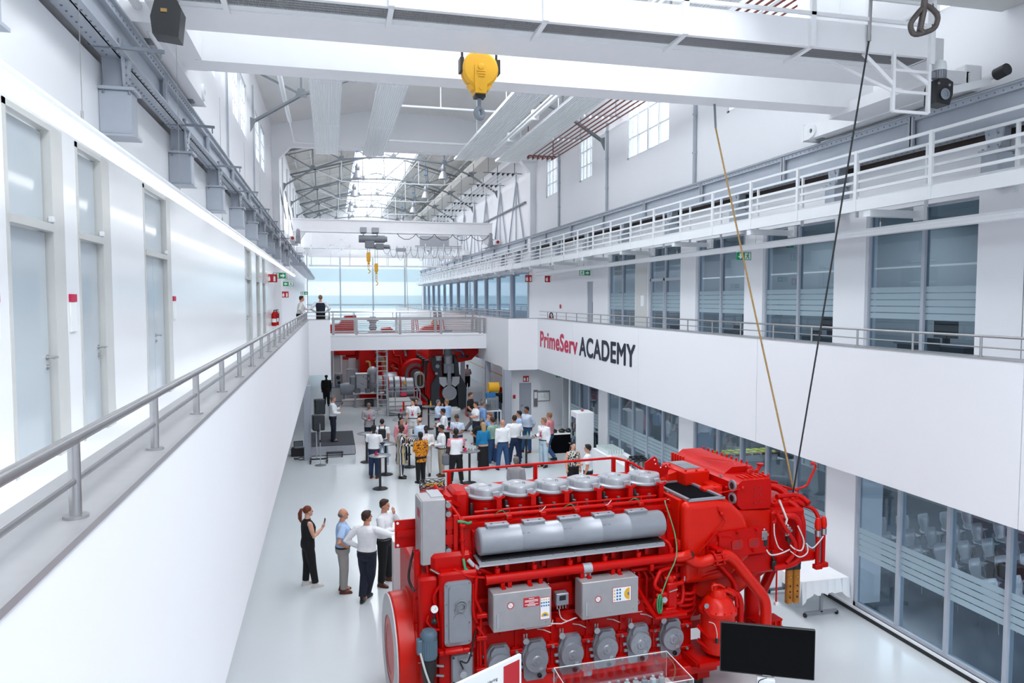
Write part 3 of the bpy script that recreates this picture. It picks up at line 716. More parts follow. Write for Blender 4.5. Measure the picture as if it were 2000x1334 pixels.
# ================================================================== MAIN OVERHEAD CRANE
cr = thing('overhead_crane', 'large white double girder overhead crane spanning the hall in the foreground', 'crane', (0, 0, 0))
MB().box(-2.0, 9.95, 10.36, 11.23, 9.85, 10.42).build('girder', 'white_paint', cr)
MB().box(-2.0, 10.45, 12.59, 13.14, 9.85, 10.55).build('girder', 'white_paint', cr)
MB().box(-2.2, 9.15, 9.76, 9.80, 9.86, 10.26).box(-2.2, 9.15, 9.80, 9.84, 9.86, 9.88).box(9.11, 9.15, 9.8, 10.3, 9.86, 10.1).build('toe_board', 'white_paint', cr)
MB().box(-2.0, 9.1, 10.20, 10.36, 9.86, 10.02).build('channel', 'white_steel', cr)
g = MB()
n = 0
for k in range(560):
    x = -2.0 + .02 * k
    g.box(x, x + .007, 9.84, 10.22, 9.865, 9.90)
for y in (9.9, 9.98, 10.06, 10.14): g.box(-2.0, 9.1, y, y + .008, 9.862, 9.885)
o = g.build('walkway_grating', 'grating', cr, smooth=False); o['kind'] = 'stuff'
PX = [-3.3 + 2.06 * k for k in range(7)]
for x in PX[1:]:
    if x < 9: MB().bar((x, 9.79, 9.88), (x, 10.4, 9.84), .07, .09).build('walkway_bracket', 'white_paint', cr)
for x in PX[1:]:
    if x < 9: MB().box(x - .04, x + .04, 9.70, 9.76, 9.85, 11.05).build('guard_post', 'white_paint', cr)
MB().box(-2.2, 9.1, 9.70, 9.75, 11.0, 11.05).box(-2.2, 9.1, 9.70, 9.75, 10.62, 10.66).box(-2.2, 9.1, 9.70, 9.75, 10.30, 10.35).build('guard_rail', 'white_paint', cr)
MB().box(9.08, 9.16, 9.70, 9.78, 9.75, 11.05).bar((9.12, 9.74, 10.62), (9.12, 10.4, 10.62), .04).bar((9.12, 9.74, 10.34), (9.12, 10.4, 10.34), .04).build('end_post', 'white_paint', cr)
# access ladder frame hanging from the walkway
ld = MB()
for x, y in ((8.45, 9.75), (9.1, 9.75)):
    ld.bar((x, y, 9.9), (x, y, 9.0), .05)
for z in (9.0, 9.3, 9.62): ld.bar((8.45, 9.75, z), (9.1, 9.75, z), .04)
ld.bar((8.45, 9.75, 9.3), (7.75, 10.3, 9.86), .04).bar((9.1, 9.75, 9.45), (8.6, 10.0, 9.9), .05).bar((8.45, 9.75, 9.4), (8.0, 9.9, 9.9), .05)
ld.build('access_ladder', 'white_paint', cr)
# end carriages on the rails
MB_ = MB
def carriage(x0, x1, s):
    MB().prism([(10.75, 9.74), (15.0, 9.74), (15.0, 10.08), (13.6, 10.16), (11.4, 10.16), (10.75, 10.0)], 'x', x0, x1).build('end_carriage', 'white_paint', cr)
    xf = x0 if s < 0 else x1
    for y in (11.5, 14.7):
        MB().lathe([(.0, 0), (.05, .0), (.05, s * .04), (.15, s * .04), (.16, s * .0)], (xf, y, 9.9), 'x', 20).build('wheel_cover', 'white_steel', cr)
        w = MB().lathe([(.17, 0), (.17, .1)], ((x0 + x1) / 2 - .05, y, 9.86), 'x', 18).build('wheel', 'truss_grey', cr)
    MB().box(x0 - .01, x1 + .01, 15.0, 15.06, 9.72, 10.1).bar(((x0 + x1) / 2, 15.06, 9.8), ((x0 + x1) / 2, 15.16, 9.8), .08).build('buffer_plate', 'white_paint', cr)
carriage(10.62, 11.06, -1); carriage(-2.62, -2.22, 1)
MB().box(9.9, 10.62, 10.5, 13.2, 9.76, 9.97).build('girder_seat', 'white_paint', cr); MB().box(-2.22, -1.9, 10.3, 13.2, 9.86, 10.2).build('girder_seat', 'white_paint', cr)
b = MB().cyl((10.85, 10.75, 9.78), (10.85, 10.1, 9.86), .05, 10).build('buffer_arm', 'white_paint', cr)
MB().cyl((10.85, 10.18, 9.85), (10.85, 9.98, 9.88), .10, 14).build('rubber_buffer', 'black', b)
MB().bev(10.55, 10.9, 10.5, 10.75, 9.72, 10.1, .02).box(10.6, 10.8, 10.45, 10.5, 9.78, 9.95).build('buffer_mount', 'white_paint', cr)
def drive(x0, y0, z0, dark):
    SM = Matrix.Translation((x0, y0, z0)) @ Matrix.Scale(.74, 4); x = y = z = 0.
    class MB(MB_):
        def __init__(s): super().__init__(); s.M = SM
    m = MB().prism([(x - .22, z - .3), (x + .12, z - .34), (x + .2, z - .1), (x + .2, z + .15), (x + .05, z + .22), (x - .16, z + .2), (x - .22, z + .05)], 'y', y - .17, y + .17)
    m = m.build('gearbox', 'black', cr)
    MB().lathe([(.0, 0), (.1, 0), (.12, -.03), (.06, -.05), (.06, -.03)], (x - .02, y - .17, z - .12), 'y', 18).build('shaft_cover', 'grey_steel_dark', m)
    MB().ball((x + .1, y - .17, z + .08), .035, 8, 6).ball((x - .17, y - .17, z + .1), .03, 8, 6).build('plug', 'steel_bolt', m)
    t = MB().lathe([(.09, .2), (.13, .24), (.13, .42)], (x, y, z), 'z', 18)
    for k in range(18):
        a = 2 * PI * k / 18; t.bar((x + .13 * cos(a), y + .13 * sin(a), z + .25), (x + .13 * cos(a), y + .13 * sin(a), z + .42), .012, .02)
    t.build('motor', 'silver_paint', cr)
    MB().lathe([(.135, .42), (.14, .5), (.12, .60), (.05, .64), (0.001, .64)], (x, y, z), 'z', 18).build('motor_cap', 'white_steel', cr)
    MB().bev(x - .24, x - .13, y - .05, y + .05, z + .24, z + .38, .01).build('terminal_box', 'silver_paint', cr)
drive(9.46, 9.92, 9.42, True)
MB().bar((9.6, 9.95, 9.42), (10.7, 10.2, 9.72), .12).build('drive_shaft', 'white_paint', cr)
lm = MB().prism([(-2.03, 9.30), (-1.74, 9.27), (-1.70, 9.62), (-1.76, 9.74), (-1.98, 9.76), (-2.05, 9.5)], 'y', 9.8, 10.1).build('gearbox', 'black', cr)
MB().lathe([(.13, 0), (.15, .02), (.15, .10), (.10, .16)], (-1.88, 9.95, 9.75), 'z', 20).build('motor', 'white_steel', lm)
MB().box(-1.93, -1.86, 9.79, 9.8, 9.56, 9.60).build('name_plate', 'bronze', lm)
MB().cyl((-2.4, 9.6, 9.95), (-2.4, 11.2, 9.95), .06, 12).cyl((-2.35, 11.9, 9.75), (-2.35, 11.1, 9.78), .05, 10).build('buffer_arm', 'white_paint', cr)
# electrics cabinet between the girders and a display board on the far side
MB().bev(8.3, 9.35, 11.5, 12.0, 10.95, 11.6, .01).box(8.82, 8.83, 11.49, 11.5, 10.97, 11.6).build('control_cabinet', 'white_paint', cr)
cb = MB()
for k in range(9): cb.bend([(8.35 + .1 * k, 11.75, 10.95), (8.35 + .1 * k, 11.7, 10.85 - .02 * (k % 3)), (8.45 + .1 * k, 11.75, 10.93)], .014, 6, .04)
cb.build('cable_loops', 'copper_red', cr)
MB().box(2.75, 3.75, 9.6, 9.68, 10.36, 10.9).build('number_board', 'sign_white', cr)
MB().box(2.75, 3.75, 9.59, 9.6, 10.36, 10.375).box(3.735, 3.75, 9.59, 9.6, 10.36, 10.9).build('board_border', 'black', cr)

# hook block
hb = thing('hook_block', 'yellow hook block with grey hook hanging under the big crane', 'hook', (2.42, 12.0, 9.80))
MB().lathe([(0.001, -.13), (.26, -.13), (.295, -.10), (.295, -.03), (.27, -.02), (.27, .02), (.295, .03), (.295, .10), (.26, .13), (0.001, .13)], (0, 0, .03), 'y', 36).build('sheave_housing', 'yellow', hb)
MB().prism([(-.10, .08), (.10, .08), (.105, -.18), (.09, -.36), (-.09, -.36), (-.105, -.18)], 'y', -.15, .15).prism([(-.10, .08), (-.06, .14), (.06, .14), (.10, .08)], 'y', -.15, .15).prism([(-.2, -.22), (.2, -.22), (.14, -.3), (-.14, -.3)], 'y', -.1, .1).build('cheek_plate', 'yellow', hb)
MB().lathe([(.05, 0), (.05, -.015), (.03, -.02), (.001, -.02)], (0, -.15, .06), 'y', 16).box(-.07, .07, -.165, -.15, -.02, 0).box(-.06, .07, -.165, -.15, -.06, -.04).box(-.05, .06, -.165, -.15, -.1, -.08).lathe([(.03, 0), (.03, -.01)], (0, -.15, -.28), 'y', 12).build('emblem', 'yellow', hb)
MB().box(-.085, .085, -.1, .1, -.41, -.36).build('bearing_plate', 'black', hb)
def hookshape(mb, s=1., y=0., x=0., z=0.):
    P = []
    for k in range(13):
        a = R(100 - 25 * k); P.append((x + s * .075 * cos(a) + s * .0, y, z + s * (-.62) + s * .075 * sin(a)))
    mb.tube([(x, y, z - s * .40), (x, y, z - s * .50)] + P, .03 * s, 10, rr=[.03 * s] * 2 + [s * (.032 + .012 * sin(PI * k / 12)) if k < 10 else s * (.04 - .012 * (k - 9)) for k in range(13)])
    return mb
h = MB(); h.M = Matrix.Rotation(R(35), 4, 'Z'); hookshape(h, 1.05); hookshape(h, 1.05, y=0.0, x=0) if 0 else None
h.M = Matrix.Rotation(R(35), 4, 'Z') @ Matrix.Scale(-1, 4, (1, 0, 0)); hookshape(h, 1.05)
h.build('hook', 'grey_steel_dark', hb)
MB().cyl((-.28, 0, .08), (-.30, -.0, 1.0), .02, 8).cyl((.28, 0, .08), (.30, 0, 1.0), .02, 8).box(-.33, -.27, -.1, .1, -.02, .2).box(.27, .33, -.1, .1, -.02, .2).build('rope', 'black', hb)

# trolley girder and shackle hook at the top right
tg = thing('crane_trolley', 'beige grey underside of a crane trolley at the top right edge', 'crane', (8.6, 8, 11))
MB().box(-3.0, 2.6, -1.8, 2.45, 0, .5).build('frame', 'frame_beige', tg)
for x in (-2.0, 2.2): MB().lathe([(.2, 0), (.2, .12)], (x, -1.6, .05), 'x', 20).build('wheel', 'truss_grey', tg)
sh = thing('shackle_hook', 'dark triangular lifting shackle hanging at the top right edge', 'hook', (7.37, 8, 9.62))
def ringpath(pts, n=4):
    out = []; L = len(pts)
    for i in range(L):
        a, b2, c = Vector(pts[i - 1]), Vector(pts[i]), Vector(pts[(i + 1) % L])
        A = b2 + (a - b2) * .38; B = b2 + (c - b2) * .38
        for k in range(n + 1):
            t = k / n; out.append(A * (1 - t) ** 2 + b2 * 2 * t * (1 - t) + B * t * t)
    return out
MB().tube(ringpath([(.03, 0, .22), (.22, 0, .1), (.17, 0, -.08), (-.16, 0, -.19), (-.22, 0, -.05), (-.08, 0, .12)]), .034, 10, closed=True).build('ring', 'iron', sh)
MB().tube([(0, 0, .3), (-.02, 0, .1), (-.06, 0, -.1), (-.02, 0, -.14)], .04, 10).build('shank', 'iron', sh)
MB().cyl((0, 0, .2), (0, 0, 1.6), .035, 10).build('stem', 'black', sh)

# pendant cables, gathered and hanging to the two controllers
t = thing('pendant_cable', 'tan pendant cable running from the crane down to the controllers', 'cable', (7.23, 13.0, 9.85))
MB().cyl((0, 0, 0), (.02, -.02, -.45), .022, 8).build('sleeve', 'grey_steel_dark', t)
E0 = Vector((7.80 - 7.23, 11.05 - 13.0, 2.70 - 9.85))
MB().tube([(.02, -.02, -.45), Vector((.02, -.02, -.45)).lerp(E0, .5) + Vector((0, 0, -.03)), E0, E0 + Vector((.02, .0, -.5)), E0 + Vector((-.0, .0, -1.05))], .016, 6).build('cable', 'rope_tan', t)
t = thing('pendant_cable', 'black pendant cable with a grey steel upper end near the top right', 'cable', (7.98, 9.7, 11.2))
MB().cyl((0, 0, 0), (-.01, .02, -1.1), .026, 8).cyl((-.01, .02, -1.1), (-.012, .02, -1.2), .03, 8).build('sleeve', 'stainless', t)
E1 = Vector((7.74 - 7.98, 11.02 - 9.7, 2.70 - 11.2))
MB().tube([(-.012, .02, -1.2), Vector((-.012, .02, -1.2)).lerp(E1, .5), E1, E1 + Vector((-.02, 0, -.45)), E1 + Vector((-.05, 0, -1.05))], .014, 6).build('cable', 'black', t)
for dx, lab in ((-.075, 'orange brown pendant controller, the one nearer the engine'), (.065, 'orange brown pendant controller, the one nearer the white table')):
    t = thing('pendant_controller', lab, 'controller', (7.78 + dx, 11.02, .80), group='pendant controllers')
    MB().bev(-.062, .062, -.04, .04, 0, .62, .018).build('case', 'orange_case', t)
    MB().bev(-.066, .066, -.044, .044, .60, .72, .01).box(-.064, -.056, -.044, .0, .7, .78).box(.056, .064, -.044, 0, .7, .78).build('collar', 'black', t)
    MB().tube([(0, 0, .7), (0, 0, .8), (-dx * .3, 0, .95), (-dx * .7, 0, 1.1)], .02, 8, rr=[.045, .025, .014, .012]).build('cable_boot', 'black', t)
    for z in (.12, .22, .32, .48): MB().cyl((0, -.04, z), (0, -.052, z), .014, 8).build('button', 'black' if z < .4 else 'yellow', t)

# ================================================================== ROOF STEEL
def truss(Y, lab, zf, light, zc=0.):
    t = thing('roof_truss', lab, 'truss', (0, Y, 0), group='roof trusses'); mg = 'truss_white' if light else 'truss_grey'
    c = 4.24
    A = [(XL, zf), (-.95, zf + 1.15), (.85, zf + 1.85), (2.6, zf + 2.05), (c, zf + 2.12)]
    A = A + [(2 * c - x, z) for x, z in A[:-1][::-1]]
    top = zf + 2.35 if light is None else zf + 2.3
    T = lambda x: zf + 2.15 + (7.04 - abs(x - c)) * .27 + zc
    ch = MB()
    for (p, q) in zip(A, A[1:]): ch.bar((p[0], 0, p[1]), (q[0], 0, q[1]), .10, .08).bar((p[0], .12, p[1]), (q[0], .12, q[1]), .06, .1)
    ch.build('bottom_chord', mg, t)
    MB().bar((XL, 0, T(XL)), (c, 0, T(c)), .1, .12).bar((c, 0, T(c)), (2 * c - XL, 0, T(XL)), .1, .12).build('top_chord', mg, t)
    for i, (x, z) in enumerate(A[1:-1]):
        MB().bar((x, 0, z), (x, 0, T(x)), .07).build('strut', mg, t)
        x2 = A[i][0]
        MB().bar((x, 0, z), (x2 if x < c else A[i + 2][0], 0, T(x2 if x < c else A[i + 2][0])), .07).build('diagonal', mg, t)
        MB().prism([(x - .22, z - .1), (x + .22, z - .1), (x + .12, z + .22), (x - .12, z + .22)], 'y', -.03, .0).build('gusset', mg, t)
    for s in (-1, 1):
        x = XL if s < 0 else 2 * c - XL
        MB().prism([(x, zf - .35), (x - s * .22, zf + .12), (x, zf + .2)], 'y', -.04, .04).build('gusset', mg, t)
    # pale tie with its posts
    zt = zf + .42
    if light is not None:
        MB().bar((.85, 0, zt), (7.63, 0, zt), .07).bar((.85, 0, zt), (-.95, 0, zf + 1.15), .06).bar((7.63, 0, zt), (9.43, 0, zf + 1.15), .06).build('tie', 'truss_white', t)
        for x in (.85, 2.6, c, 5.88, 7.63): MB().bar((x, 0, zt), (x, 0, zf + 1.85 + (.2 if abs(x - c) < 2 else 0)), .05).build('tie_post', 'truss_white', t)
        MB().bar((2.6, 0, zf + 2.0), (c - .3, 0, zt), .045).bar((5.88, 0, zf + 2.0), (c + .3, 0, zt), .045).build('tie_brace', 'truss_white', t)
        for y in (-2.2, 2.2): pass
    return t
for k, Y in enumerate((49.8, 58.7, 67.7, 76.7, 85.7)):
    truss(Y, 'arched steel roof truss of the far hall, %s beyond the portal' % names[k].replace('nearest', 'first'), 13.4, False)
truss(29.4, 'grey steel roof truss of the near hall, just before the portal', 12.7, None, -.15)
truss(19.5, 'grey steel roof truss of the near hall above the big crane', 12.7, None, -.15)
pu = thing('purlins', 'thin roof purlins running along the far hall ceiling', 'purlin', (0, YP + .6, 0))
for x in (-2.3, -1.2, 0, 1.2, 1.9, 6.6, 7.4, 8.6, 9.8, 10.8): MB().box(x, x + .06, 0, 51.5, zr(x) - .16, zr(x) - .02).build('purlin', 'truss_white', pu)
cx = MB()
pu2 = thing('cross_purlins', 'slender cross bars under the far hall roof', 'purlin', (0, YP, 0))
for k in range(17):
    y = 2.5 + 3.0 * k
    MB().bar((XL + .04, y, zr(XL) - .2), (2.0, y, zr(2) - .2), .05).bar((6.5, y, zr(2) - .2), (XR - .04, y, zr(XL) - .2), .05).build('cross_bar', 'truss_white' if k % 3 else 'truss_grey', pu2)
# bell lamps
bl = None
for k, (x, y, z) in enumerate([(1.85, 49.5, 14.0), (7.4, 48.8, 14.05), (1.9, 57.5, 13.9), (7.25, 56.8, 13.85), (1.9, 66.5, 13.8), (7.3, 66, 13.8), (2.0, 76, 13.7), (7.3, 76, 13.7)]):
    if bl is None:
        bl = thing('bell_lamp', '', 'lamp', (0, 0, 0))
        MB().lathe([(.33, 0), (.30, .12), (.2, .38), (.12, .52)], n=20, cap=False).lathe([(.32, .01), (.18, .36), (.001, .4)], n=20, cap=False).build('shade', 'silver_light', bl)
        MB().lathe([(.12, .5), (.16, .56), (.15, .78), (.08, .9), (.05, .98)], n=16).build('ballast', 'silver_paint', bl)
        MB().cyl((0, 0, .95), (0, 0, 3.25), .014, 6).box(-.12, .12, -.04, .04, 1.7, 1.78).build('hanger', 'blue', bl)
        o = bl
    else: o = copy_tree(bl)
    move(o, (x, y, z)); o['group'] = 'bell lamps in the far hall'
    o['label'] = 'silver bell shaped high bay lamp, %s %s row' % (('nearest' if k < 2 else names[k // 2] + ' away') + ' of the', 'west' if k % 2 == 0 else 'east')
    o['label'] = o['label'].replace('west', 'left').replace('east', 'right')
# far section right wall bracing and duct
for k in range(5):
    y = 42 + 9 * k
    t = thing('wall_brace', 'steel V bracing on the far right wall, bay %s after the portal' % names[k].replace('nearest', 'first'), 'bracing', (11.2, y, 9.7), group='wall bracing of the far hall')
    for dy in (0, 4.4):
        MB().bar((0, dy + 2.2, 3.6), (0, dy + .4, 0), .07).build('brace', 'grey_steel', t); MB().bar((0, dy + 2.2, 3.6), (0, dy + 4.0, 0), .07).build('brace', 'grey_steel', t)
        MB().bar((0, dy + 2.2, 4.2), (0, dy + 2.2, 0), .06).build('post', 'grey_steel', t)
    MB().bar((0, 0, 2.1), (0, 9, 2.1), .09).build('girt', 'truss_grey', t)
for k in range(5):
    y = 42 + 9 * k
    t = thing('wall_girt', 'thin steel bars on the far left wall, bay %s after the portal' % names[k].replace('nearest', 'first'), 'bracing', (-2.74, y, 10.0), group='wall girts of the far hall')
    MB().bar((0, 0, 3.2), (0, 8.9, 1.4), .07).build('brace', 'truss_grey', t)
    MB().bar((0, 2, 5.0), (0, 2, 0), .07).build('post', 'truss_white', t); MB().bar((0, 6, 5.0), (0, 6, 0), .07).build('post', 'truss_white', t)
o = MB().box(9.4, 10.7, 41, 90, 14.75, 15.0).prism([(9.2, 15.0), (9.4, 14.75), (9.4, 15.3)], 'y', 41, 90).build('air_duct', 'roof_beige'); tag(o, 'long beige duct under the roof along the far right wall', 'duct')
for k in range(9):
    y = 43 + 4.6 * k
    t = thing('busbar_hanger', 'hanger with black insulators under the far right roof, %s in the row' % (names + ['x'])[k].replace('nearest', 'first'), 'hanger', (9.2, y, 13.6), group='busbar hangers of the far hall')
    MB().bar((-.3, 0, 0), (2.05, 0, 0), .05).bar((0, 0, 0), (0, 0, 1.3), .04).bar((1.6, 0, 0), (1.6, 0, 1.3), .04).build('cross_arm', 'truss_grey', t)
    for j in range(5): MB().lathe([(.02, 0), (.09, -.03), (.09, -.1), (.03, -.17)], (.3 + .3 * j, 0, 0), 'z', 8).build('insulator', 'black', t)
t = thing('busbars', 'thin parallel busbars along the far right roof', 'busbar', (9.2, 42, 13.45))
for j in range(5): MB().cyl((.3 + .3 * j, 0, 0), (.3 + .3 * j, 44, 0), .022, 6).build('bar', 'truss_white', t)
# copper red busbars in the near hall
t = thing('copper_busbars', 'six dark red busbars on insulators under the near right roof', 'busbar', (9.75, 0, 13.15))
for j in range(6): MB().cyl((.25 * j, 8, 0), (.25 * j, 36.1, 0), .028, 8).build('bar', 'copper_red', t)
for k in range(7):
    y = 36.0 - 4.2 * k
    h = MB().bar((-.1, y, .16), (1.45, y, .16), .06).bar((.0, y, .16), (.0, y, 1.6), .04).bar((1.3, y, .16), (1.3, y, 1.4), .04).build('hanger', 'copper_red' if k == 0 else 'grey_steel', t)
    for j in range(6): MB().lathe([(.03, .16), (.06, .12), (.06, .03), (.03, 0)], (.25 * j, y, 0), 'z', 8).build('insulator', 'copper_red' if k == 0 else 'sign_white', h)
# radiant ceiling panels with their ribs
for i, (x0, x1, lab) in enumerate([(-.58, .48, 'white ribbed radiant ceiling panel nearest the left wall'), (1.65, 2.65, 'white ribbed radiant ceiling panel, second from the left wall'), (6.25, 7.45, 'white ribbed radiant ceiling panel, third from the left wall'), (8.4, 9.6, 'white ribbed radiant ceiling panel, nearest the copper busbars')]):
    t = thing('radiant_panel', lab, 'ceiling panel', (x0, 37.6, 13.2), group='radiant ceiling panels')
    w_ = x1 - x0; nr = 13
    prof = [(0, .12), (0, 0)]
    for k in range(nr):
        a = w_ * k / nr; q = w_ / nr; prof += [(a + q * .15, 0), (a + q * .3, .035), (a + q * .7, .035), (a + q * .85, 0)]
    prof += [(w_, 0), (w_, .12)]
    for k in range(5):
        MB().prism(prof, 'y', -6.2 * (k + 1) + .03, -6.2 * k).build('ribbed_sheet', 'white_gloss', t)
    for y in (-3, -9, -15, -21): MB().bar((w_ / 2, y, .1), (w_ / 2, y, 2.4), .03).build('hanger', 'white_steel', t)
t = thing('ceiling_pipes', 'pair of white pipes under the near right roof between the panels', 'pipe', (7.8, 6, 13.35))
MB().cyl((0, 0, 0), (0, 28.5, 0), .06, 10).build('pipe', 'white_steel', t); MB().cyl((.35, 0, .15), (.35, 31, .15), .08, 10).build('pipe', 'white_steel', t)
for k in range(7): MB().box(.2, .5, 2 + 4.2 * k, 2.12 + 4.2 * k, .0, .4).build('clamp', 'white_steel', t)
t = thing('ceiling_pipes', 'white pipe run under the near left roof', 'pipe', (-1.6, 8, 13.9))
MB().cyl((0, 0, 0), (0, 26, 0), .09, 10).build('pipe', 'white_steel', t)
MB().bend([(0, 26, 0), (0, 30, -.1), (13, 31.6, -.1)], .04, 8, .2).build('pipe', 'white_steel', t)
t = thing('cross_pipes', 'white cross pipes with a small lamp before the portal', 'pipe', (2.9, 33, 14.6))
MB().cyl((0, 0, 0), (5, 0, 0), .05, 8).build('pipe', 'white_steel', t); MB().cyl((-1, 3, -.9), (6.5, 3, -.9), .05, 8).build('pipe', 'white_steel', t); MB().bar((2, 0, 0), (2, 0, 1.2), .05).build('hanger', 'white_steel', t)
# conduits on the right upper wall
for y, z0, z1, lab in ((29.0, 9.7, 13.4, 'grey vertical conduit on the right upper wall left of the large window'), (21.4, 9.7, 13.6, 'grey vertical conduit on the right upper wall right of the large window'), (35.6, 9.7, 13.4, 'grey bent conduit on the right upper wall next to the portal')):
    t = thing('conduit', lab, 'conduit', (11.2, y, z0)); MB().box(0, .06, -.06, .06, 0, z1 - z0).build('channel', 'grey_steel', t)
    for z in (1, 2.2, 3.3): MB().box(-.01, .07, -.09, .09, z, z + .06).build('clamp', 'grey_steel', t)
for y, lab in ((22.6, 'thin grey conduit on the left upper wall before the first window'), (30.2, 'thin grey conduit on the left upper wall between the windows')):
    t = thing('conduit', lab, 'conduit', (-2.78, y, 9.7)); MB().box(0, .04, -.03, .03, 0, 4.6).build('channel', 'grey_steel', t)

# ================================================================== SECOND CRANE
c2 = thing('overhead_crane', 'white single girder overhead crane with a grey hoist in the far hall', 'crane', (0, 50, 0))
MB().box(-2.25, 10.9, -.3, .3, 10.55, 11.3).box(-2.3, 10.95, -.36, .36, 11.28, 11.34).box(-2.3, 10.95, -.36, .36, 10.5, 10.56).build('girder', 'white_paint', c2)
for s, x in ((1, -2.2), (-1, 10.85)):
    MB().prism([(x, 9.9), (x + s * .35, 9.9), (x + s * .75, 10.55), (x, 10.55)], 'y', -.3, .3).build('leg', 'white_paint', c2)
    MB().bev(x - .18, x + .18, -2.2, 2.2, 9.74, 10.05, .02).build('end_carriage', 'white_paint', c2)
    MB().lathe([(.12, 0), (.14, .1), (.12, .55), (.06, .62)], (x + s * .3, -1.4, 9.95), 'z', 14).box(x + s * .12, x + s * .45, -1.6, -1.2, 9.65, 9.98).build('drive_motor', 'silver_paint', c2)
    MB().cyl((x, -2.2, 9.9), (x, -2.35, 9.9), .1, 10).build('buffer', 'red_dark', c2)
mb = MB()
for k in range(6):
    x = 4.4 + 1.25 * k
    mb.tube([(x, -.36, 10.5), (x + .15, -.36, 10.3), (x + .45, -.36, 10.12), (x + .8, -.36, 10.12), (x + 1.1, -.36, 10.3), (x + 1.25, -.36, 10.5)], .022, 6)
mb.build('festoon_cable', 'black', c2)
ho = MB().bev(2.0, 2.4, -.5, .5, 10.5, 10.85, .02).bev(2.75, 3.2, -.5, .5, 10.5, 10.85, .02).box(2.4, 2.75, -.2, .2, 10.55, 10.7).build('hoist_trolley', 'silver_paint', c2)
MB().cyl((1.9, -.2, 10.1), (3.6, -.2, 10.1), .24, 18).cyl((3.2, -.2, 10.1), (3.75, -.2, 10.1), .18, 14).build('hoist_drum', 'truss_grey', c2)
MB().bev(2.3, 2.9, -.5, .0, 9.5, 9.95, .03).cyl((2.4, -.3, 9.6), (3.9, -.3, 9.6), .14, 14).bev(3.0, 3.5, -.6, .0, 9.42, 9.8, .02).build('hoist_motor', 'truss_grey', c2)
MB().bar((2.2, -.2, 10.5), (2.2, -.2, 9.9), .08).bar((3.1, -.2, 10.5), (3.1, -.2, 9.9), .08).build('hanger', 'silver_paint', c2)
for x, z, s, lab in ((2.52, 9.0, 1.0, 'yellow hook block of the far crane, the higher one'), (3.02, 8.3, .9, 'yellow hook block of the far crane, the lower one')):
    t = thing('hook_block', lab, 'hook', (x, 49.75, z), group='hook blocks of the far crane')
    MB().bev(-.13 * s, .13 * s, -.08, .08, -.4 * s, .22 * s, .04).build('housing', 'yellow', t)
    MB().cyl((-.08, 0, .2 * s), (-.08, 0, 9.65 - z), .012, 6).cyl((.08, 0, .2 * s), (.08, 0, 9.65 - z), .012, 6).build('rope', 'black', t)
    mb = MB().ball((0, 0, -.48 * s), .09 * s, 10, 6)
    for k in range(3 if s < 1 else 2): mb.tube([(.06 * cos(R(a)), 0, -.62 * s - .16 * k + .09 * sin(R(a))) for a in range(0, 360, 45)], .02, 6, closed=True)
    zz = -.62 * s - .16 * (3 if s < 1 else 2)
    mb.tube([(0, 0, zz + .08), (0, 0, zz)] + [(.09 * cos(R(a)), 0, zz - .1 + .1 * sin(R(a))) for a in range(90, -150, -30)], .03, 8); mb.build('hook', 'yellow', t)
# maintenance gantry and third crane
g3 = thing('maintenance_gantry', 'white lattice maintenance gantry with looped cables behind the far crane', 'gantry', (0, 60, 0))
z0, z1, z2, z3 = 8.8, 9.5, 10.35, 11.2
for y in (0, 1.6):
    for z, w_ in ((z0, .07), (z1 + .05, .14 if y == 0 else .08), (z2, .06), (z2 - .7, .06)): MB().bar((-1.6, y, z), (10.6, y, z), w_).build('chord', 'white_paint', g3)
    for k in range(9): x = -1.4 + 1.5 * k; MB().bar((x, y, z0), (x, y, z2 + (1.0 if k < 3 else .3)), .06).build('post', 'white_paint', g3)
for x0, x1 in ((-1.2, 1.8), (.0, 3.2)): MB().bar((x0, 0, z2 + 1.0), (x1, 0, z1), .05).build('brace', 'white_paint', g3); MB().bar((x1, 0, z2 + 1.0), (x0, 0, z1), .05).build('brace', 'white_paint', g3)
mb = MB()
for k in range(12):
    x = 4.2 + .55 * k; d = .65 + .25 * ((k * 7) % 3)
    mb.tube([(x, -.1, 10.4), (x + .06, -.1, 10.4 - d * .7), (x + .27, -.1, 10.4 - d), (x + .48, -.1, 10.4 - d * .7), (x + .55, -.1, 10.4)], .02, 6)
mb.build('cable_loops', 'grey_steel_dark', g3)
MB().bev(5.2, 6.0, -.3, 0, 9.95, 10.25, .02).build('cable_box', 'silver_paint', g3)
MB().box(6.8, 10.6, .2, .4, 10.3, 10.5).box(7.2, 9.6, .4, .5, 10.5, 11.3).build('panel', 'silver_light', g3)
MB().bev(-2.4, -2.0, -.9, .8, 9.7, 10.1, .02).bev(10.6, 11.0, -.9, .8, 9.7, 10.1, .02).build('end_carriage', 'white_paint', g3)
MB().bar((-2.2, 0, 9.9), (-1.6, 0, 9.55), .1).bar((10.8, 0, 9.9), (10.5, 0, 9.55), .1).build('hanger', 'white_paint', g3)
MB().cyl((6.0, -.1, 9.9), (6.15, -.1, 5.0), .02, 6).build('pendant_cord', 'rope_tan', g3)
c3 = thing('overhead_crane', 'plain white crane girder above the far lattice gantry', 'crane', (0, 64, 0))
MB().box(-2.3, 10.9, 0, .8, 10.4, 12.0).build('girder', 'white_paint', c3); MB().bev(-2.6, -2.1, -1.5, 2.3, 9.72, 10.4, .02).bev(10.7, 11.1, -1.5, 2.3, 9.72, 10.4, .02).build('end_carriage', 'white_paint', c3)
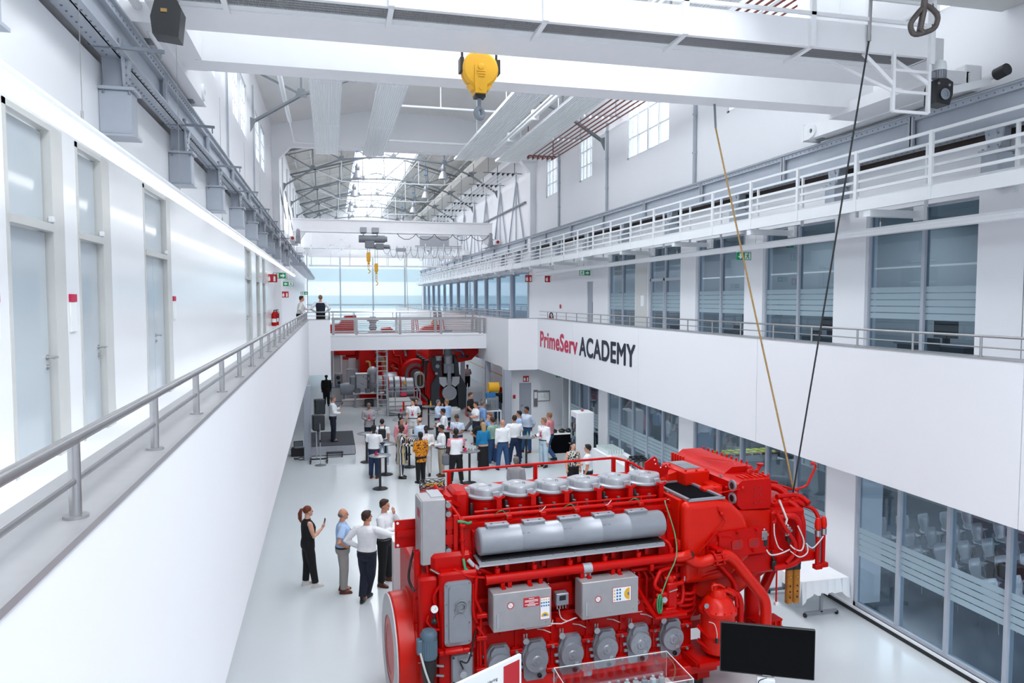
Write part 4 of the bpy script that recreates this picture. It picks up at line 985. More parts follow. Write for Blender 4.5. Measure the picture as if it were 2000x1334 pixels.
# ================================================================== THE RED ENGINE
# local frame: x along the crankshaft, y away from the near side, z up
EN = thing('engine', 'large red six cylinder marine engine with silver covers in the foreground', 'engine', (2.842, 10.132, 0), R(3.9))
def ep(mb, name, m_, par=None, **kw): return mb.build(name, m_, par or EN, **kw)
CX = [-.47 + .553 * k for k in range(6)]       # cylinders
DX = [-.57 + .560 * k for k in range(6)]       # crankcase doors
# bed frame and crankcase
b = MB().box(-1.6, 2.9, -.12, 2.1, .14, .36).box(-1.62, 2.92, -.2, 2.15, .34, .40)
for k in range(10): b.box(-1.5 + .46 * k, -1.47 + .46 * k, -.19, -.1, .16, .34)
ep(b, 'bed_frame', 'red_paint')
ep(MB().box(-1.5, -.9, -.1, 2.0, 0, .14).box(2.0, 2.8, -.1, 2.0, 0, .14).box(.2, .8, -.1, 2.0, 0, .14), 'foot_block', 'black')
b = MB().prism([(-.02, .40), (0, 1.30), (.12, 1.40), (1.9, 1.40), (1.95, .40)], 'x', -1.42, 2.62)
b.prism([(-.16, .40), (-.02, .62), (-.02, .40)], 'x', -1.42, 2.6)
for x in DX[1:]: b.box(x - .295, x - .265, -.03, .0, .45, 1.34)
ep(b, 'crankcase', 'red_paint')
b = MB().box(-1.36, 2.6, .22, 1.75, 1.38, 2.30)
for k in range(13): b.box(-1.30 + .31 * k, -1.26 + .31 * k, .13, .23, 1.40, 2.30)
b.box(-1.0, 2.5, .10, .22, 1.38, 1.44).box(-1.0, 2.5, .1, .22, 1.72, 1.78)
ep(b, 'engine_block', 'red_paint')
b = MB().prism([(.30, 2.28), (.42, 2.74), (1.62, 2.74), (1.70, 2.28)], 'x', -1.0, 2.58).box(-.95, 2.55, .40, .56, 2.74, 2.80)
for k in range(12): b.box(-.85 + .29 * k, -.82 + .29 * k, .28, .42, 2.32, 2.72)
ep(b, 'cylinder_deck', 'red_paint')
# cylinders
def cover_outline(s=1.):
    P = []
    for k in range(48):
        a = 2 * PI * k / 48
        r = .248 * (1 + .07 * cos(4 * a + .6) + .035 * cos(2 * a + 1.2)); 
        if R(165) < a < R(205): r *= .86
        P.append((r * s * cos(a) * 1.02, r * s * sin(a)))
    return P
cyl0 = []
def cylinder(x, first):
    if not first:
        for o in first_parts:
            c = bpy.data.objects.new(o.name.split('.')[0], o.data); C.objects.link(c); c.parent = EN; c.location = (x - CX[0], 0, 0)
            for ch in o.children:
                d = bpy.data.objects.new(ch.name.split('.')[0], ch.data); C.objects.link(d); d.parent = c
        return
    yc, out = 1.0, []
    out.append(ep(MB().lathe([(.235, 2.72), (.25, 2.76), (.25, 3.0), (.262, 3.01), (.262, 3.04)], (x, yc, 0), 'z', 32), 'cylinder_jacket', 'red_paint'))
    cv = MB().lathe([(.27, 3.035), (.288, 3.05), (.288, 3.075), (.262, 3.09), (.2, 3.092)], (x, yc, 0), 'z', 36)
    o = ep(cv, 'cover_ring', 'silver_light'); out.append(o)
    P = cover_outline(); n = len(P); V, F = [], []
    for (s, z) in ((1, 3.085), (.995, 3.165), (.975, 3.185), (.93, 3.197), (.5, 3.20), (.02, 3.20)):
        V += [(x + p[0] * s, yc + p[1] * s, z) for p in P]
    F = [(i * n + k, i * n + (k + 1) % n, (i + 1) * n + (k + 1) % n, (i + 1) * n + k) for i in range(5) for k in range(n)] + [tuple(5 * n + k for k in range(n))]
    c = ep(MB().add(V, F), 'rocker_cover', 'silver_light'); out.append(c)
    ep(MB().prism([(x + .05, yc - .30), (x + .17, yc - .26), (x + .15, yc - .16), (x + .05, yc - .2)], 'z', 3.06, 3.15).prism([(x - .31, yc + .02), (x - .22, yc + .0), (x - .2, yc + .13), (x - .29, yc + .12)], 'z', 3.05, 3.17), 'lug', 'silver_light', c)
    ep(MB().lathe([(.09, 3.2), (.09, 3.207), (.07, 3.21), (.06, 3.204), (.001, 3.204)], (x - .03, yc + .03, 0), 'z', 20), 'embossed_ring', 'silver_light', c)
    ep(MB().bend([(x + .05, yc - .07, 3.19), (x + .05, yc - .07, 3.225), (x + .08, yc - .09, 3.225), (x + .08, yc - .09, 3.20)], .006, 6, .01), 'lifting_eye', 'truss_grey', c)
    ep(MB().ball((x - .14, yc - .11, 3.2), (.018, .018, .008), 8, 5), 'cover_bolt', 'steel_bolt', c)
    # forked post in front
    out.append(ep(MB().box(x + .08, x + .16, .60, .66, 2.78, 3.10).bar((x + .12, .63, 3.06), (x + .04, .60, 3.11), .04).bar((x + .12, .63, 3.06), (x + .20, .60, 3.12), .04).prism([(x + .04, 2.76), (x + .2, 2.76), (x + .16, 2.86), (x + .08, 2.86)], 'y', .60, .64), 'forked_post', 'red_paint'))
    for dx, dy in ((-.09, .62), (.27, .66)):
        out.append(ep(MB().lathe([(.045, 2.78), (.045, 2.86), (.03, 2.86), (.03, 2.95), (.0, 2.955)], (x + dx, dy, 0), 'z', 12), 'stud_bolt', 'steel_bolt'))
    out.append(ep(MB().lathe([(.028, 2.78), (.03, 2.98), (.02, 3.0), (.0, 3.0)], (x - .27, .78, 0), 'z', 10), 'black_plug', 'black'))
    out.append(ep(MB().bev(x - .36, x - .2, 1.12, 1.4, 2.74, 3.12, .02), 'rear_bracket', 'red_paint'))
    return out
first_parts = cylinder(CX[0], True)
for x in CX[1:]: cylinder(x, False)
ep(MB().bend([(-1.0, .5, 2.86), (2.45, .5, 2.86)], .034, 10), 'fuel_pipe', 'red_paint')
ep(MB().bend([(-.75, .57, 2.92), (2.3, .57, 2.92)], .018, 8), 'leak_pipe', 'red_paint')
for k in range(6):
    x = CX[k]
    ep(MB().bev(x + .17, x + .27, .42, .5, 2.80, 2.87, .01).bar((x + .24, .48, 2.86), (x + .27, .52, 2.96), .014), 'pipe_clamp', 'red_paint')
    if k % 2 == 0: ep(MB().tube([(x, .5, 2.86), (x + .05, .42, 2.94), (x + .12, .4, 2.95), (x + .2, .42, 2.84)], .006, 5), 'wire', 'green_wire')
    if k % 2: ep(MB().tube([(x + .1, .5, 2.85), (x + .2, .46, 2.88), (x + .28, .5, 2.93)], .006, 5), 'wire', 'wire_white')
# silver charge air pipe on its tray
sc = MB().lathe([(.001, -.83), (.15, -.83), (.185, -.815), (.2, -.79), (.2, -.20), (.202, -.195), (.2, -.19), (.2, .42), (.203, .425), (.203, .44), (.2, .445), (.2, 1.05), (.203, 1.055), (.203, 1.07), (.2, 1.075), (.2, 1.52), (.203, 1.53), (.203, 1.545), (.2, 1.55), (.2, 2.10), (.185, 2.135), (.1, 2.15), (.001, 2.15)], (0, .12, 2.62), 'x', 40)
silver = ep(sc, 'charge_air_pipe', 'silver_paint')
for k in range(5):
    x = -.53 + .56 * k
    ep(MB().bev(x - .17, x + .17, .06, .2, 2.83, 2.865, .006).bev(x - .16, x + .16, .07, .19, 2.80, 2.83, .004), 'lifting_lug', 'silver_paint', silver)
    ep(MB().cyl((x - .09, .11, 2.864), (x - .09, .11, 2.868), .018, 10).cyl((x + .09, .11, 2.864), (x + .09, .11, 2.868), .018, 10), 'lug_hole', 'black', silver)
for x in (-.18, -.1, .47, .55, 1.1, 1.18):
    ep(MB().box(x, x + .012, -.045, -.04, 2.70, 2.74).box(x - .02, x + .02, -.05, -.045, 2.735, 2.74).box(x - .015, x + .02, -.055, -.05, 2.71, 2.715), 'stencil', 'truss_grey', silver)
tr = ep(MB().prism([(-.86, -.12), (2.08, -.12), (2.2, .32), (-.98 + .14, .32)], 'z', 2.36, 2.375).prism([(-.86, -.12), (2.08, -.12), (2.08, -.115), (-.86, -.115)], 'z', 2.33, 2.37), 'tray', 'silver_light')
for k in range(9): ep(MB().ball((-.75 + .34 * k, -.08, 2.385), .014, 6, 4), 'tray_bolt', 'steel_bolt', tr)
ep(MB().box(-.8, 2.1, -.04, .3, 2.376, 2.40), 'tray_pad', 'black', tr)
for k in range(6):
    x = -.42 + .56 * k
    ep(MB().box(x - .03, x + .03, -.02, .06, 2.2, 2.36), 'tray_post', 'red_paint')
    ep(MB().bend([(x - .32, .15, 2.34), (x - .20, .0, 2.36), (x - .16, -.03, 2.3), (x - .16, -.06, 2.18)], .028, 10, .06), 'branch_pipe', 'red_paint')
    ep(MB().cyl((x - .16, -.06, 2.2), (x - .16, -.06, 2.27), .042, 12), 'pipe_collar', 'red_paint')
# long cooling water pipe along the front
ep(MB().cyl((-.76, -.1, 2.13), (2.3, -.1, 2.13), .068, 20).cyl((-.77, -.1, 2.13), (-.74, -.1, 2.13), .075, 20), 'front_pipe', 'red_paint')
ep(MB().cyl((.72, -.1, 2.13), (.86, -.1, 2.13), .074, 20).box(.74, .84, -.14, -.06, 2.02, 2.06), 'pipe_clip', 'silver_light')
for x in (-.42, .05, .70, 1.2, 1.85): ep(MB().box(x - .03, x + .03, -.15, .2, 1.98, 2.08).box(x - .03, x + .03, .1, .2, 1.9, 2.1), 'pipe_bracket', 'red_paint')
ep(MB().bend([(1.55, -.02, 1.98), (2.5, -.02, 1.98), (2.8, .1, 1.98)], .035, 10, .1), 'lower_pipe', 'red_paint')
ep(MB().bend([(-1.0, .1, 1.34), (2.2, .1, 1.34)], .03, 10), 'cable_pipe', 'red_paint')
for x in (-.5, .36, .9, 1.4): ep(MB().box(x - .04, x + .04, -.06, .1, 1.28, 1.42), 'pipe_saddle', 'red_paint')
# crankcase doors
dp = []
for k, x in enumerate(DX):
    if k == 0:
        z = .87
        d = ep(MB().prism([(x + p[0], z + p[1]) for p in [(-.17, -.27), (-.12, -.34), (.12, -.34), (.18, -.27), (.185, -.05), (.20, -.04), (.20, .05), (.185, .06), (.17, .2), (.13, .27), (-.09, .27), (-.15, .2), (-.19, .08), (-.19, -.04), (-.175, -.08)]], 'y', -.07, 0), 'crankcase_door', 'cast_grey')
        ep(MB().prism([(x - .13, z + .06), (x + .13, z + .06), (x + .12, z + .2), (x + .08, z + .26), (x - .07, z + .26), (x - .12, z + .2)], 'y', -.13, -.06), 'valve_neck', 'cast_grey', d)
        ep(MB().lathe([(.182, -.08), (.182, -.15), (.172, -.165), (.08, -.17), (.065, -.185), (.03, -.187), (.025, -.2), (.001, -.2)], (x, 0, z), 'y', 32), 'relief_valve', 'silver_paint', d)
        v = MB()
        for j in range(8): v.ball((x + .115 * cos(j * PI / 4 + .3), -.168, z + .115 * sin(j * PI / 4 + .3)), .008, 6, 4)
        ep(v, 'valve_bolts', 'cast_grey', d)
        ep(MB().box(x + .03, x + .09, -.172, -.168, z - .14, z - .10), 'valve_label', 'silver_light', d)
        ep(MB().lathe([(.035, -.07), (.035, -.09), (.02, -.095), (.02, -.08)], (x + .07, 0, z - .27), 'y', 16), 'drain_plug', 'black', d)
        for (a, c2_) in ((-.22, -.02), (-.2, -.12), (.2, .14), (-.2, .12)): ep(MB().bev(x + a - .03, x + a + .03, -.06, -.02, z + c2_ - .02, z + c2_ + .02, .006), 'door_lug', 'cast_grey', d)
        dp.append(d)
    else:
        d = bpy.data.objects.new('crankcase_door', dp[0].data); C.objects.link(d); d.parent = EN; d.location = (x - DX[0], 0, 0)
        for ch in dp[0].children:
            e = bpy.data.objects.new(ch.name.split('.')[0], ch.data); C.objects.link(e); e.parent = d
    for z in (1.02, .66):
        cl = ep(MB().bev(x + .17, x + .37, -.09, -.03, z - .028, z + .028, .01).box(x + .22, x + .32, -.05, 0, z - .05, z + .05), 'door_clamp', 'red_paint')
        ep(MB().cyl((x + .27, -.05, z), (x + .27, -.12, z), .022, 8), 'clamp_nut', 'truss_grey', cl)
    ep(MB().lathe([(.035, -.03), (.04, -.07), (.03, -.11), (.001, -.11)], (x + .3, 0, .50), 'y', 12), 'drain_cock', 'truss_grey')
    if k:
        s = ep(MB().cyl((x - .16, -.12, 1.17), (x - .16, -.14, 1.17), .045, 18), 'sensor', 'silver_light')
        ep(MB().cyl((x - .18, -.1, 1.19), (x - .18, -.1, 1.27), .012, 8).cyl((x - .14, -.1, 1.19), (x - .14, -.1, 1.27), .012, 8), 'sensor_plug', 'stainless', s)
        ep(MB().tube([(x + .05, -.03, 1.28), (x + .12, -.1, 1.29), (x + .24, -.08, 1.22)], .008, 5), 'wire', 'wire_white')
# electrical boxes with their stickers
def ebox(x0, x1, z0, z1, lab):
    o = ep(MB().bev(x0, x1, -.32, -.06, z0, z1, .008).bev(x0 + .005, x1, -.335, -.322, z0, z1, .004), 'electrical_box', 'box_grey'); o['label'] = lab
    for x, z in ((x0 + .1, z0 + .04), ((x0 + x1) / 2, z0 + .05), (x1 - .08, z0 + .06)): ep(MB().cyl((x, -.33, z), (x, -.345, z), .009, 8), 'box_screw', 'stainless', o)
    for k in range(8): ep(MB().ball((x1 + .005, -.2, z0 + .06 + .07 * k), .013, 6, 4), 'cable_gland', 'stainless', o)
    ep(MB().box(x0 + .05, x0 + .075, -.345, -.335, z0 + .06, z0 + .26), 'hinge_strip', 'silver_light', o)
    return o
def nosign(o, x, z, r=.05):
    ep(MB().lathe([(r, -.3375), (r, -.339), (r * .78, -.339), (r * .78, -.3375)], (x, 0, z), 'y', 24, cap=False).bar((x - r * .6, -.3385, z + r * .6), (x + r * .6, -.3385, z - r * .6), .008, .002), 'prohibition_ring', 'sign_red', o)
    ep(MB().cyl((x, -.3365, z), (x, -.3372, z), r, 24), 'prohibition_disc', 'sign_white', o)
def safety(o, x0, z0, w, h):
    ep(MB().box(x0, x0 + w, -.339, -.3365, z0, z0 + h), 'safety_sheet', 'sign_white', o)
    ep(MB().box(x0 - .006, x0 + w + .006, -.338, -.336, z0 - .006, z0 + h + .006), 'sheet_border', 'magenta', o)
def safety_marks(o, x0, z0, w, h, cols, rows, half):
    dx, dz = w / (cols + .0), h / rows
    m1, m2 = MB(), MB()
    for i in range(cols):
        for j in range(rows):
            x, z = x0 + (i + .5) * dx, z0 + (j + .5) * dz; r = min(dx, dz) * .36
            if (j == rows - 1 and cols > rows) or (i == 0 and rows >= cols): m1.prism([(x - r, z - r * .8), (x + r, z - r * .8), (x, z + r)], 'y', -.341, -.339)
            else: m2.cyl((x, -.339, z), (x, -.341, z), r, 12)
    ep(m1, 'warning_triangles', 'yellow', o); ep(m2, 'mandatory_discs', 'blue', o)
bxL = ebox(-.72, .14, 1.46, 2.0, 'grey electrical box with prohibition sign, red notice and safety sheet')
nosign(bxL, -.47, 1.82)
nt = ep(MB().box(-.28, -.04, -.339, -.3365, 1.77, 1.90), 'red_notice', 'sign_red', bxL)
m_ = MB()
for k, (a, w_) in enumerate(((.115, .08), (.09, .2), (.072, .2), (.052, .08), (.032, .2), (.015, .12))): m_.box(-.16 - w_ / 2, -.16 + w_ / 2, -.341, -.339, 1.77 + a - .004, 1.77 + a + .004)
ep(m_, 'notice_print', 'sign_white', bxL)
safety(bxL, -.09 + .04 - .02 + .0, 1.56, .205, .35) if 0 else None
ep(MB().box(-.105 + .02, .115, -.3375, -.336, 1.55, 1.90), 'sheet_border', 'magenta', bxL) if 0 else None
safety(bxL, .0 - .09, 1.555, .2, .19) if 0 else None
# safety sheet left box
ep(MB().box(.0 - .03, .0 + .12, -.338, -.336, 1.555, 1.875), 'sheet_border', 'magenta', bxL); ep(MB().box(-.024, .114, -.340, -.338, 1.561, 1.869), 'safety_sheet', 'sign_white', bxL)
def marks(o, cells, half):
    m1, m2 = MB(), MB()
    for (x, z, r, kd) in cells:
        if kd: m1.prism([(x - r, z - r * .8), (x + r, z - r * .8), (x, z + r)], 'y', -.342, -.340)
        else: m2.cyl((x, -.340, z), (x, -.342, z), r, 12)
    ep(m1, 'warning_triangles', 'yellow', o); ep(m2, 'mandatory_discs', 'blue', o)
    cx_, cz_, r, a0 = half
    ep(MB().prism([(cx_ + r * cos(R(a0 + 180 * k / 12)), cz_ + r * sin(R(a0 + 180 * k / 12))) for k in range(13)], 'y', -.342, -.340), 'danger_zone', 'yellow', o)
    ox, oz = (0, .022) if a0 == 0 else (-.022, 0)
    ep(MB().box(cx_ + ox - (.022 if a0 == 0 else .012), cx_ + ox + (.022 if a0 == 0 else .012), -.344, -.342, cz_ + oz - (.012 if a0 == 0 else .022), cz_ + oz + (.012 if a0 == 0 else .022)), 'plan_mark', 'blue', o)
marks(bxL, [(-.007 + .035 * i, z, .013, kd) for i in range(4) for z, kd in ((1.845, 1), (1.80, 0), (1.755, 0))], (.045, 1.60, .058, 0))
bxR = ebox(.62, 1.52, 1.46, 2.0, 'larger grey electrical box with prohibition sign and safety sheet on its side')
nosign(bxR, .87, 1.74)
ep(MB().box(1.10, 1.40, -.338, -.336, 1.66, 1.88), 'sheet_border', 'magenta', bxR); ep(MB().box(1.106, 1.394, -.340, -.338, 1.666, 1.874), 'safety_sheet', 'sign_white', bxR)
marks(bxR, [(1.13 + .045 * i, 1.70 + .047 * j, .016, i == 0) for i in range(3) for j in range(4)], (1.375, 1.77, .09, 90))
for x in (-.52, -.12, .8, 1.3): ep(MB().box(x - .03, x + .03, -.2, .2, 1.99, 2.02).box(x - .03, x + .03, -.14, -.08, 2.0, 2.10), 'box_hanger', 'red_paint')
m_ = MB()
for k in range(11): m_.tube([(-.2 + .03 * k, -.18, 1.46), (-.22 + .03 * k, -.2, 1.40), (-.16 + .035 * k, -.2, 1.385), (-.12 + .035 * k, -.17, 1.45)], .006, 5)
ep(m_, 'cable_bundle', 'wire_white')
ep(MB().box(.2, .62, .05, .1, 1.55, 1.9), 'mounting_plate', 'red_paint')
g = ep(MB().bev(.30, .50, -.12, .02, 1.62, 1.80, .01), 'display_unit', 'silver_paint'); ep(MB().box(.35, .45, -.125, -.12, 1.70, 1.77), 'display', 'black', g)
for k in range(4): ep(MB().cyl((.33 + .045 * k, -.08, 1.56), (.33 + .045 * k, -.08, 1.62), .011, 8), 'gland', 'stainless', g)
ep(MB().tube([(.36, -.08, 1.56), (.38, -.1, 1.44), (.48, -.12, 1.38), (.64, -.1, 1.40)], .007, 5).tube([(.14, -.2, 1.42), (.36, -.18, 1.38), (.6, -.14, 1.42)], .009, 5), 'wire', 'wire_white', g)
# front end: cover, gauge, starter
ep(MB().bev(-1.68, -1.40, .05, 1.8, .4, 2.2, .04).bev(-1.42, -.86, -.06, .2, 1.12, 2.28, .03).bev(-1.5, -.9, .1, 1.7, 2.2, 2.5, .05), 'gear_case', 'red_paint')
g = ep(MB().prism(rrect(-1.36, -.97, 1.24, 2.16, .06), 'y', -.10, -.05), 'side_cover', 'silver_paint')
ep(MB().prism(rrect(-1.30, -1.03, 1.30, 2.10, .05), 'y', -.125, -.10), 'raised_panel', 'silver_paint', g)
for x in (-1.33, -1.0):
    for z in (1.28, 1.55, 1.85, 2.12): ep(MB().cyl((x, -.1, z), (x, -.115, z), .014, 8), 'cover_bolt', 'truss_grey', g)
ep(MB().tube([(-1.13 + .075 * cos(R(a)), -.135, 1.82 + .075 * sin(R(a))) for a in range(0, 360, 30)], .013, 8, closed=True).tube([(-1.13 + .06 * cos(R(a)), -.15, 1.80 + .06 * sin(R(a))) for a in range(0, 360, 30)], .010, 6, closed=True).cyl((-1.21, -.14, 1.74), (-1.19, -.14, 1.80), .018, 8), 'cable_coil', 'truss_grey', g)
ep(MB().tube([(-1.15 + .09 * cos(R(a)), -.127, 1.62 + .09 * sin(R(a))) for a in range(0, 190, 15)], .004, 5), 'embossed_arc', 'silver_paint', g)
g = ep(MB().bev(-1.26, -.94, -.08, -.03, .66, 1.10, .02), 'small_cover', 'silver_paint')
ep(MB().cyl((-1.1, -.08, .82), (-1.1, -.13, .82), .05, 16), 'cap', 'silver_light', g)
ep(MB().tube([(-1.1, -.12, .9), (-1.15, -.14, 1.03), (-1.05, -.15, 1.0), (-.98, -.13, 1.15), (-.93, -.1, 1.35), (-.9, -.08, 1.42)], .012, 6), 'black_hose', 'black', g)
for x in (-1.23, -.97):
    for z in (.70, 1.06): ep(MB().cyl((x, -.08, z), (x, -.095, z), .014, 8), 'cover_bolt', 'black', g)
g = ep(MB().lathe([(.001, -.04), (.05, -.04), (.052, -.01), (.04, .01)], (-1.5, -.06, 1.8), 'y', 20), 'pressure_gauge', 'sign_white')
ep(MB().bar((-1.5, -.102, 1.8), (-1.48, -.102, 1.82), .005, .002), 'needle', 'black', g); ep(MB().bend([(-1.5, -.07, 1.75), (-1.5, -.07, 1.64), (-1.42, .1, 1.6)], .014, 6, .04).ball((-1.5, -.07, 1.62), .045, 8, 6), 'gauge_valve', 'black', g)
for P in ([(-1.56, .02, 1.68), (-1.6, .0, 1.6), (-1.5, -.03, 1.48), (-1.35, 0, 1.46)], [(-1.45, 0, 1.45), (-1.55, -.05, 1.42), (-1.6, -.05, 1.3), (-1.58, -.05, .7)], [(-1.4, .0, 2.1), (-1.5, 0, 1.95), (-1.42, 0, 1.5)], [(-.9, -.12, 2.2), (-.93, -.14, 1.9), (-.84, -.14, 1.7), (-.86, -.14, 1.35), (-.84, -.12, .8)],
          [(-.94, -.1, 2.1), (-.96, -.14, 1.7), (-.9, -.14, 1.55)], [(-.9, -.14, 1.5), (-.8, -.16, 1.35), (-.78, -.16, .8)], [(-.86, -.08, 1.42), (-.88, -.1, 1.1), (-.86, -.1, .6)], [(-1.2, .0, 2.3), (-1.0, -.08, 2.2), (-.76, -.08, 2.16)]):
    ep(MB().bend(P, .020, 8, .05), 'small_pipe', 'red_paint')
for z in (1.62, 1.30, .84): ep(MB().bev(-.92, -.76, -.19, -.1, z, z + .06, .01), 'pipe_block', 'red_paint')
ep(MB().bev(-1.45, -1.0, -.14, .02, 1.13, 1.2, .015).bev(-1.38, -1.1, -.2, .0, 1.16, 1.23, .02).cyl((-1.5, -.1, .52), (-1.05, -.1, .52), .09, 20).cyl((-1.07, -.1, .52), (-1.02, -.1, .52), .10, 20), 'starter_housing', 'red_paint')
g = ep(MB().prism([(-1.59 + p[0], -.12 + p[1]) for p in arc((0.0, 0.0), .11, 0, 345, 20)], 'z', 1.14, 1.44), 'barring_motor', 'blue') ; g.data.materials.clear(); g.data.materials.append(mat('motor_blue', (.09, .15, .20), .45))
for k in range(20):
    a = 2 * PI * k / 20; ep(MB().bar((-1.59 + .11 * cos(a), -.12 + .11 * sin(a), 1.16), (-1.59 + .11 * cos(a), -.12 + .11 * sin(a), 1.40), .02, .008), 'cooling_fin', 'motor_blue', g)
ep(MB().lathe([(.115, 1.43), (.12, 1.48), (.09, 1.53), (.001, 1.54)], (-1.59, -.12, 0), 'z', 20).bev(-1.76, -1.68, -.18, -.06, 1.22, 1.42, .01), 'motor_cap', 'motor_blue', g)
ep(MB().lathe([(.07, .55), (.09, .6), (.08, .85), (.11, .95), (.10, 1.12), (.12, 1.14)], (-1.59, -.12, 0), 'z', 18), 'motor_gear', 'black', g)
ep(MB().tube([(-1.72, -.18, 1.25), (-1.66, -.25, 1.0), (-1.55, -.25, .7), (-1.4, -.25, .45), (-1.3, -.28, .3)], .015, 6), 'motor_cable', 'wire_white', g)
for z in (.72, .86, 1.0): ep(MB().cyl((-1.48, -.1, z), (-1.38, -.14, z), .02, 8), 'steel_fitting', 'stainless')
# flywheel with ring gear, seen from the free end
FY, FZ = .95, .83
fw_ = ep(MB().lathe([(.36, -1.98), (.52, -1.98), (.55, -1.96), (.80, -1.96), (.82, -1.94), (.83, -1.72), (.87, -1.71), (.87, -1.62), (.50, -1.62)], (0, FY, FZ), 'x', 72, cap=False), 'flywheel', 'red_orange')
ep(MB().lathe([(.49, -1.985), (.80, -1.985), (.80, -1.965), (.49, -1.965)], (0, FY, FZ), 'x', 64, cap=False), 'face_ring', 'board_grey', fw_)
ep(MB().lathe([(.001, -1.86), (.40, -1.86), (.46, -1.97), (.50, -1.975)], (0, FY, FZ), 'x', 48), 'hub', 'red_paint', fw_)
m_ = MB().lathe([(.60, -1.62), (.835, -1.62), (.835, -1.54), (.60, -1.54)], (0, FY, FZ), 'x', 72)
for k in range(110):
    a = 2 * PI * k / 110; m_.bar((-1.615, FY + .84 * cos(a), FZ + .84 * sin(a)), (-1.545, FY + .84 * cos(a), FZ + .84 * sin(a)), .022, .03)
ep(m_, 'ring_gear', 'steel_bolt', fw_)
for k in range(20):
    a = 2 * PI * k / 20; ep(MB().cyl((-1.54, FY + .52 * cos(a), FZ + .52 * sin(a)), (-1.44, FY + .52 * cos(a), FZ + .52 * sin(a)), .035, 8), 'coupling_bolt', 'stainless', fw_)
ep(MB().lathe([(.58, -1.54), (.58, -1.48), (.42, -1.47)], (0, FY, FZ), 'x', 40), 'coupling_flange', 'stainless', fw_)
for a in (100, 130, 160, 185): ep(MB().bar((-1.70, FY + .875 * cos(R(a + 40)), FZ + .875 * sin(R(a + 40))), (-1.64, FY + .875 * cos(R(a + 40)), FZ + .875 * sin(R(a + 40))), .03, .01), 'timing_mark', 'silver_light', fw_)
# cabinet and its frame at the free end
cb = ep(MB().bev(-1.62, -1.28, .16, .62, 2.34, 3.27, .01).bev(-1.635, -1.615, .17, .61, 2.35, 3.26, .004), 'control_cabinet', 'box_grey')
ep(MB().box(-1.46, -1.28, .3, .7, 3.27, 3.28), 'roof_plate', 'silver_light', cb); ep(MB().box(-1.64, -1.636, .26, .42, 3.0, 3.12), 'door_sticker', 'sign_red', cb)
for z in (2.4, 2.75, 3.1): ep(MB().cyl((-1.625, .18, z), (-1.625, .18, z + .06), .012, 8), 'hinge', 'stainless', cb)
for x, z in ((-1.24, 3.18), (-1.24, 3.05), (-1.24, 2.52), (-1.24, 2.42)): ep(MB().cyl((x, .25, z), (x, .15, z), .04, 14), 'cable_socket', 'steel_bolt', cb)
ep(MB().bar((-1.2, .3, 2.15), (-1.2, .3, 3.2), .07).bar((-1.12, .24, 2.2), (-1.12, .24, 3.0), .06).bar((-1.25, .5, 3.22), (-.95, .7, 3.0), .06).box(-1.26, -1.0, .25, .4, 2.58, 2.72).box(-1.26, -.98, .25, .4, 2.80, 2.92).bar((-1.25, .6, 2.2), (-1.25, .6, 3.3), .05), 'cabinet_frame', 'red_paint')
ep(MB().bend([(-1.3, .8, 3.3), (-1.08, .35, 3.0), (-1.04, .2, 2.9), (-1.04, .1, 2.3), (-.8, .0, 2.2)], .03, 10, .08), 'riser_pipe', 'red_paint')
for z in (2.4, 2.65, 2.85): ep(MB().cyl((-1.04, .15, z), (-1.04, .15, z + .03), .045, 12), 'riser_collar', 'red_paint')
ep(MB().tube([(-1.1, .2, 2.92), (-1.0, .2, 2.9), (-.93, .25, 2.86), (-.86, .35, 2.84)], .02, 8), 'hose', 'green_wire')
ep(MB().tube([(-1.05, .05, 2.42), (-1.04, .0, 2.3), (-.95, -.04, 2.22)], .02, 8), 'hose', 'green_wire')
ep(MB().tube([(-.98, .05, 2.40), (-.92, .0, 2.33), (-.84, -.02, 2.28)], .03, 8), 'hose', 'silver_light')
ep(MB().bend([(-.92, .0, 2.32), (-.6, .05, 2.12), (-.4, .1, 2.1)], .04, 10, .08), 'small_pipe', 'red_paint')
pl_ = ep(MB().box(-1.92, -1.6, .7, .73, 2.45, 2.86).box(-1.9, -1.6, .66, .7, 2.62, 2.72), 'side_plate', 'red_paint')
for z in (2.49, 2.82): ep(MB().cyl((-1.88, .69, z), (-1.88, .7, z), .02, 8), 'plate_bolt', 'sign_white', pl_)
ep(MB().cyl((-1.66, .3, 1.3), (-1.66, .3, 2.5), .055, 14).cyl((-1.66, .3, 2.5), (-1.66, .3, 2.52), .06, 14).box(-1.7, -1.5, .3, .36, 1.4, 1.9).bar((-1.6, .3, 2.4), (-1.35, .2, 2.0), .05).bar((-1.55, .25, 2.4), (-1.5, .2, 1.9), .03), 'stand_pipe', 'red_paint')
ep(MB().bend([(-1.68, .25, 1.85), (-1.74, .2, 1.85), (-1.74, .2, 1.5), (-1.68, .25, 1.5)], .01, 6, .03), 'grab_handle', 'red_paint')
m_ = MB()
random.seed(3)
for k in range(9):
    a = random.uniform(0, 6); m_.tube([(-1.25 + .2 * cos(R(t + 40 * k)), 1.25 + .16 * sin(R(t + 40 * k)), 3.18 + .05 * sin(R(2 * t)) + .008 * k) for t in range(0, 360, 30)], .005, 5, closed=True)
ep(m_, 'cable_coil', 'black'); ep(MB().bar((-1.35, 1.3, 3.2), (-1.1, 1.15, 3.24), .07, .03), 'yellow_strap', 'yellow')
ep(MB().box(-1.4, -1.0, .8, 1.5, 2.5, 3.12), 'rear_case', 'red_paint')
ep(MB().bev(-1.02, -.78, .75, 1.3, 2.7, 3.2, .05), 'end_cover', 'red_paint')
ep(MB().bend([(-1.5, .15, 2.28), (-1.4, .0, 2.25), (-1.2, -.03, 2.24), (-1.0, 0, 2.28)], .016, 6, .03), 'conduit', 'stainless')
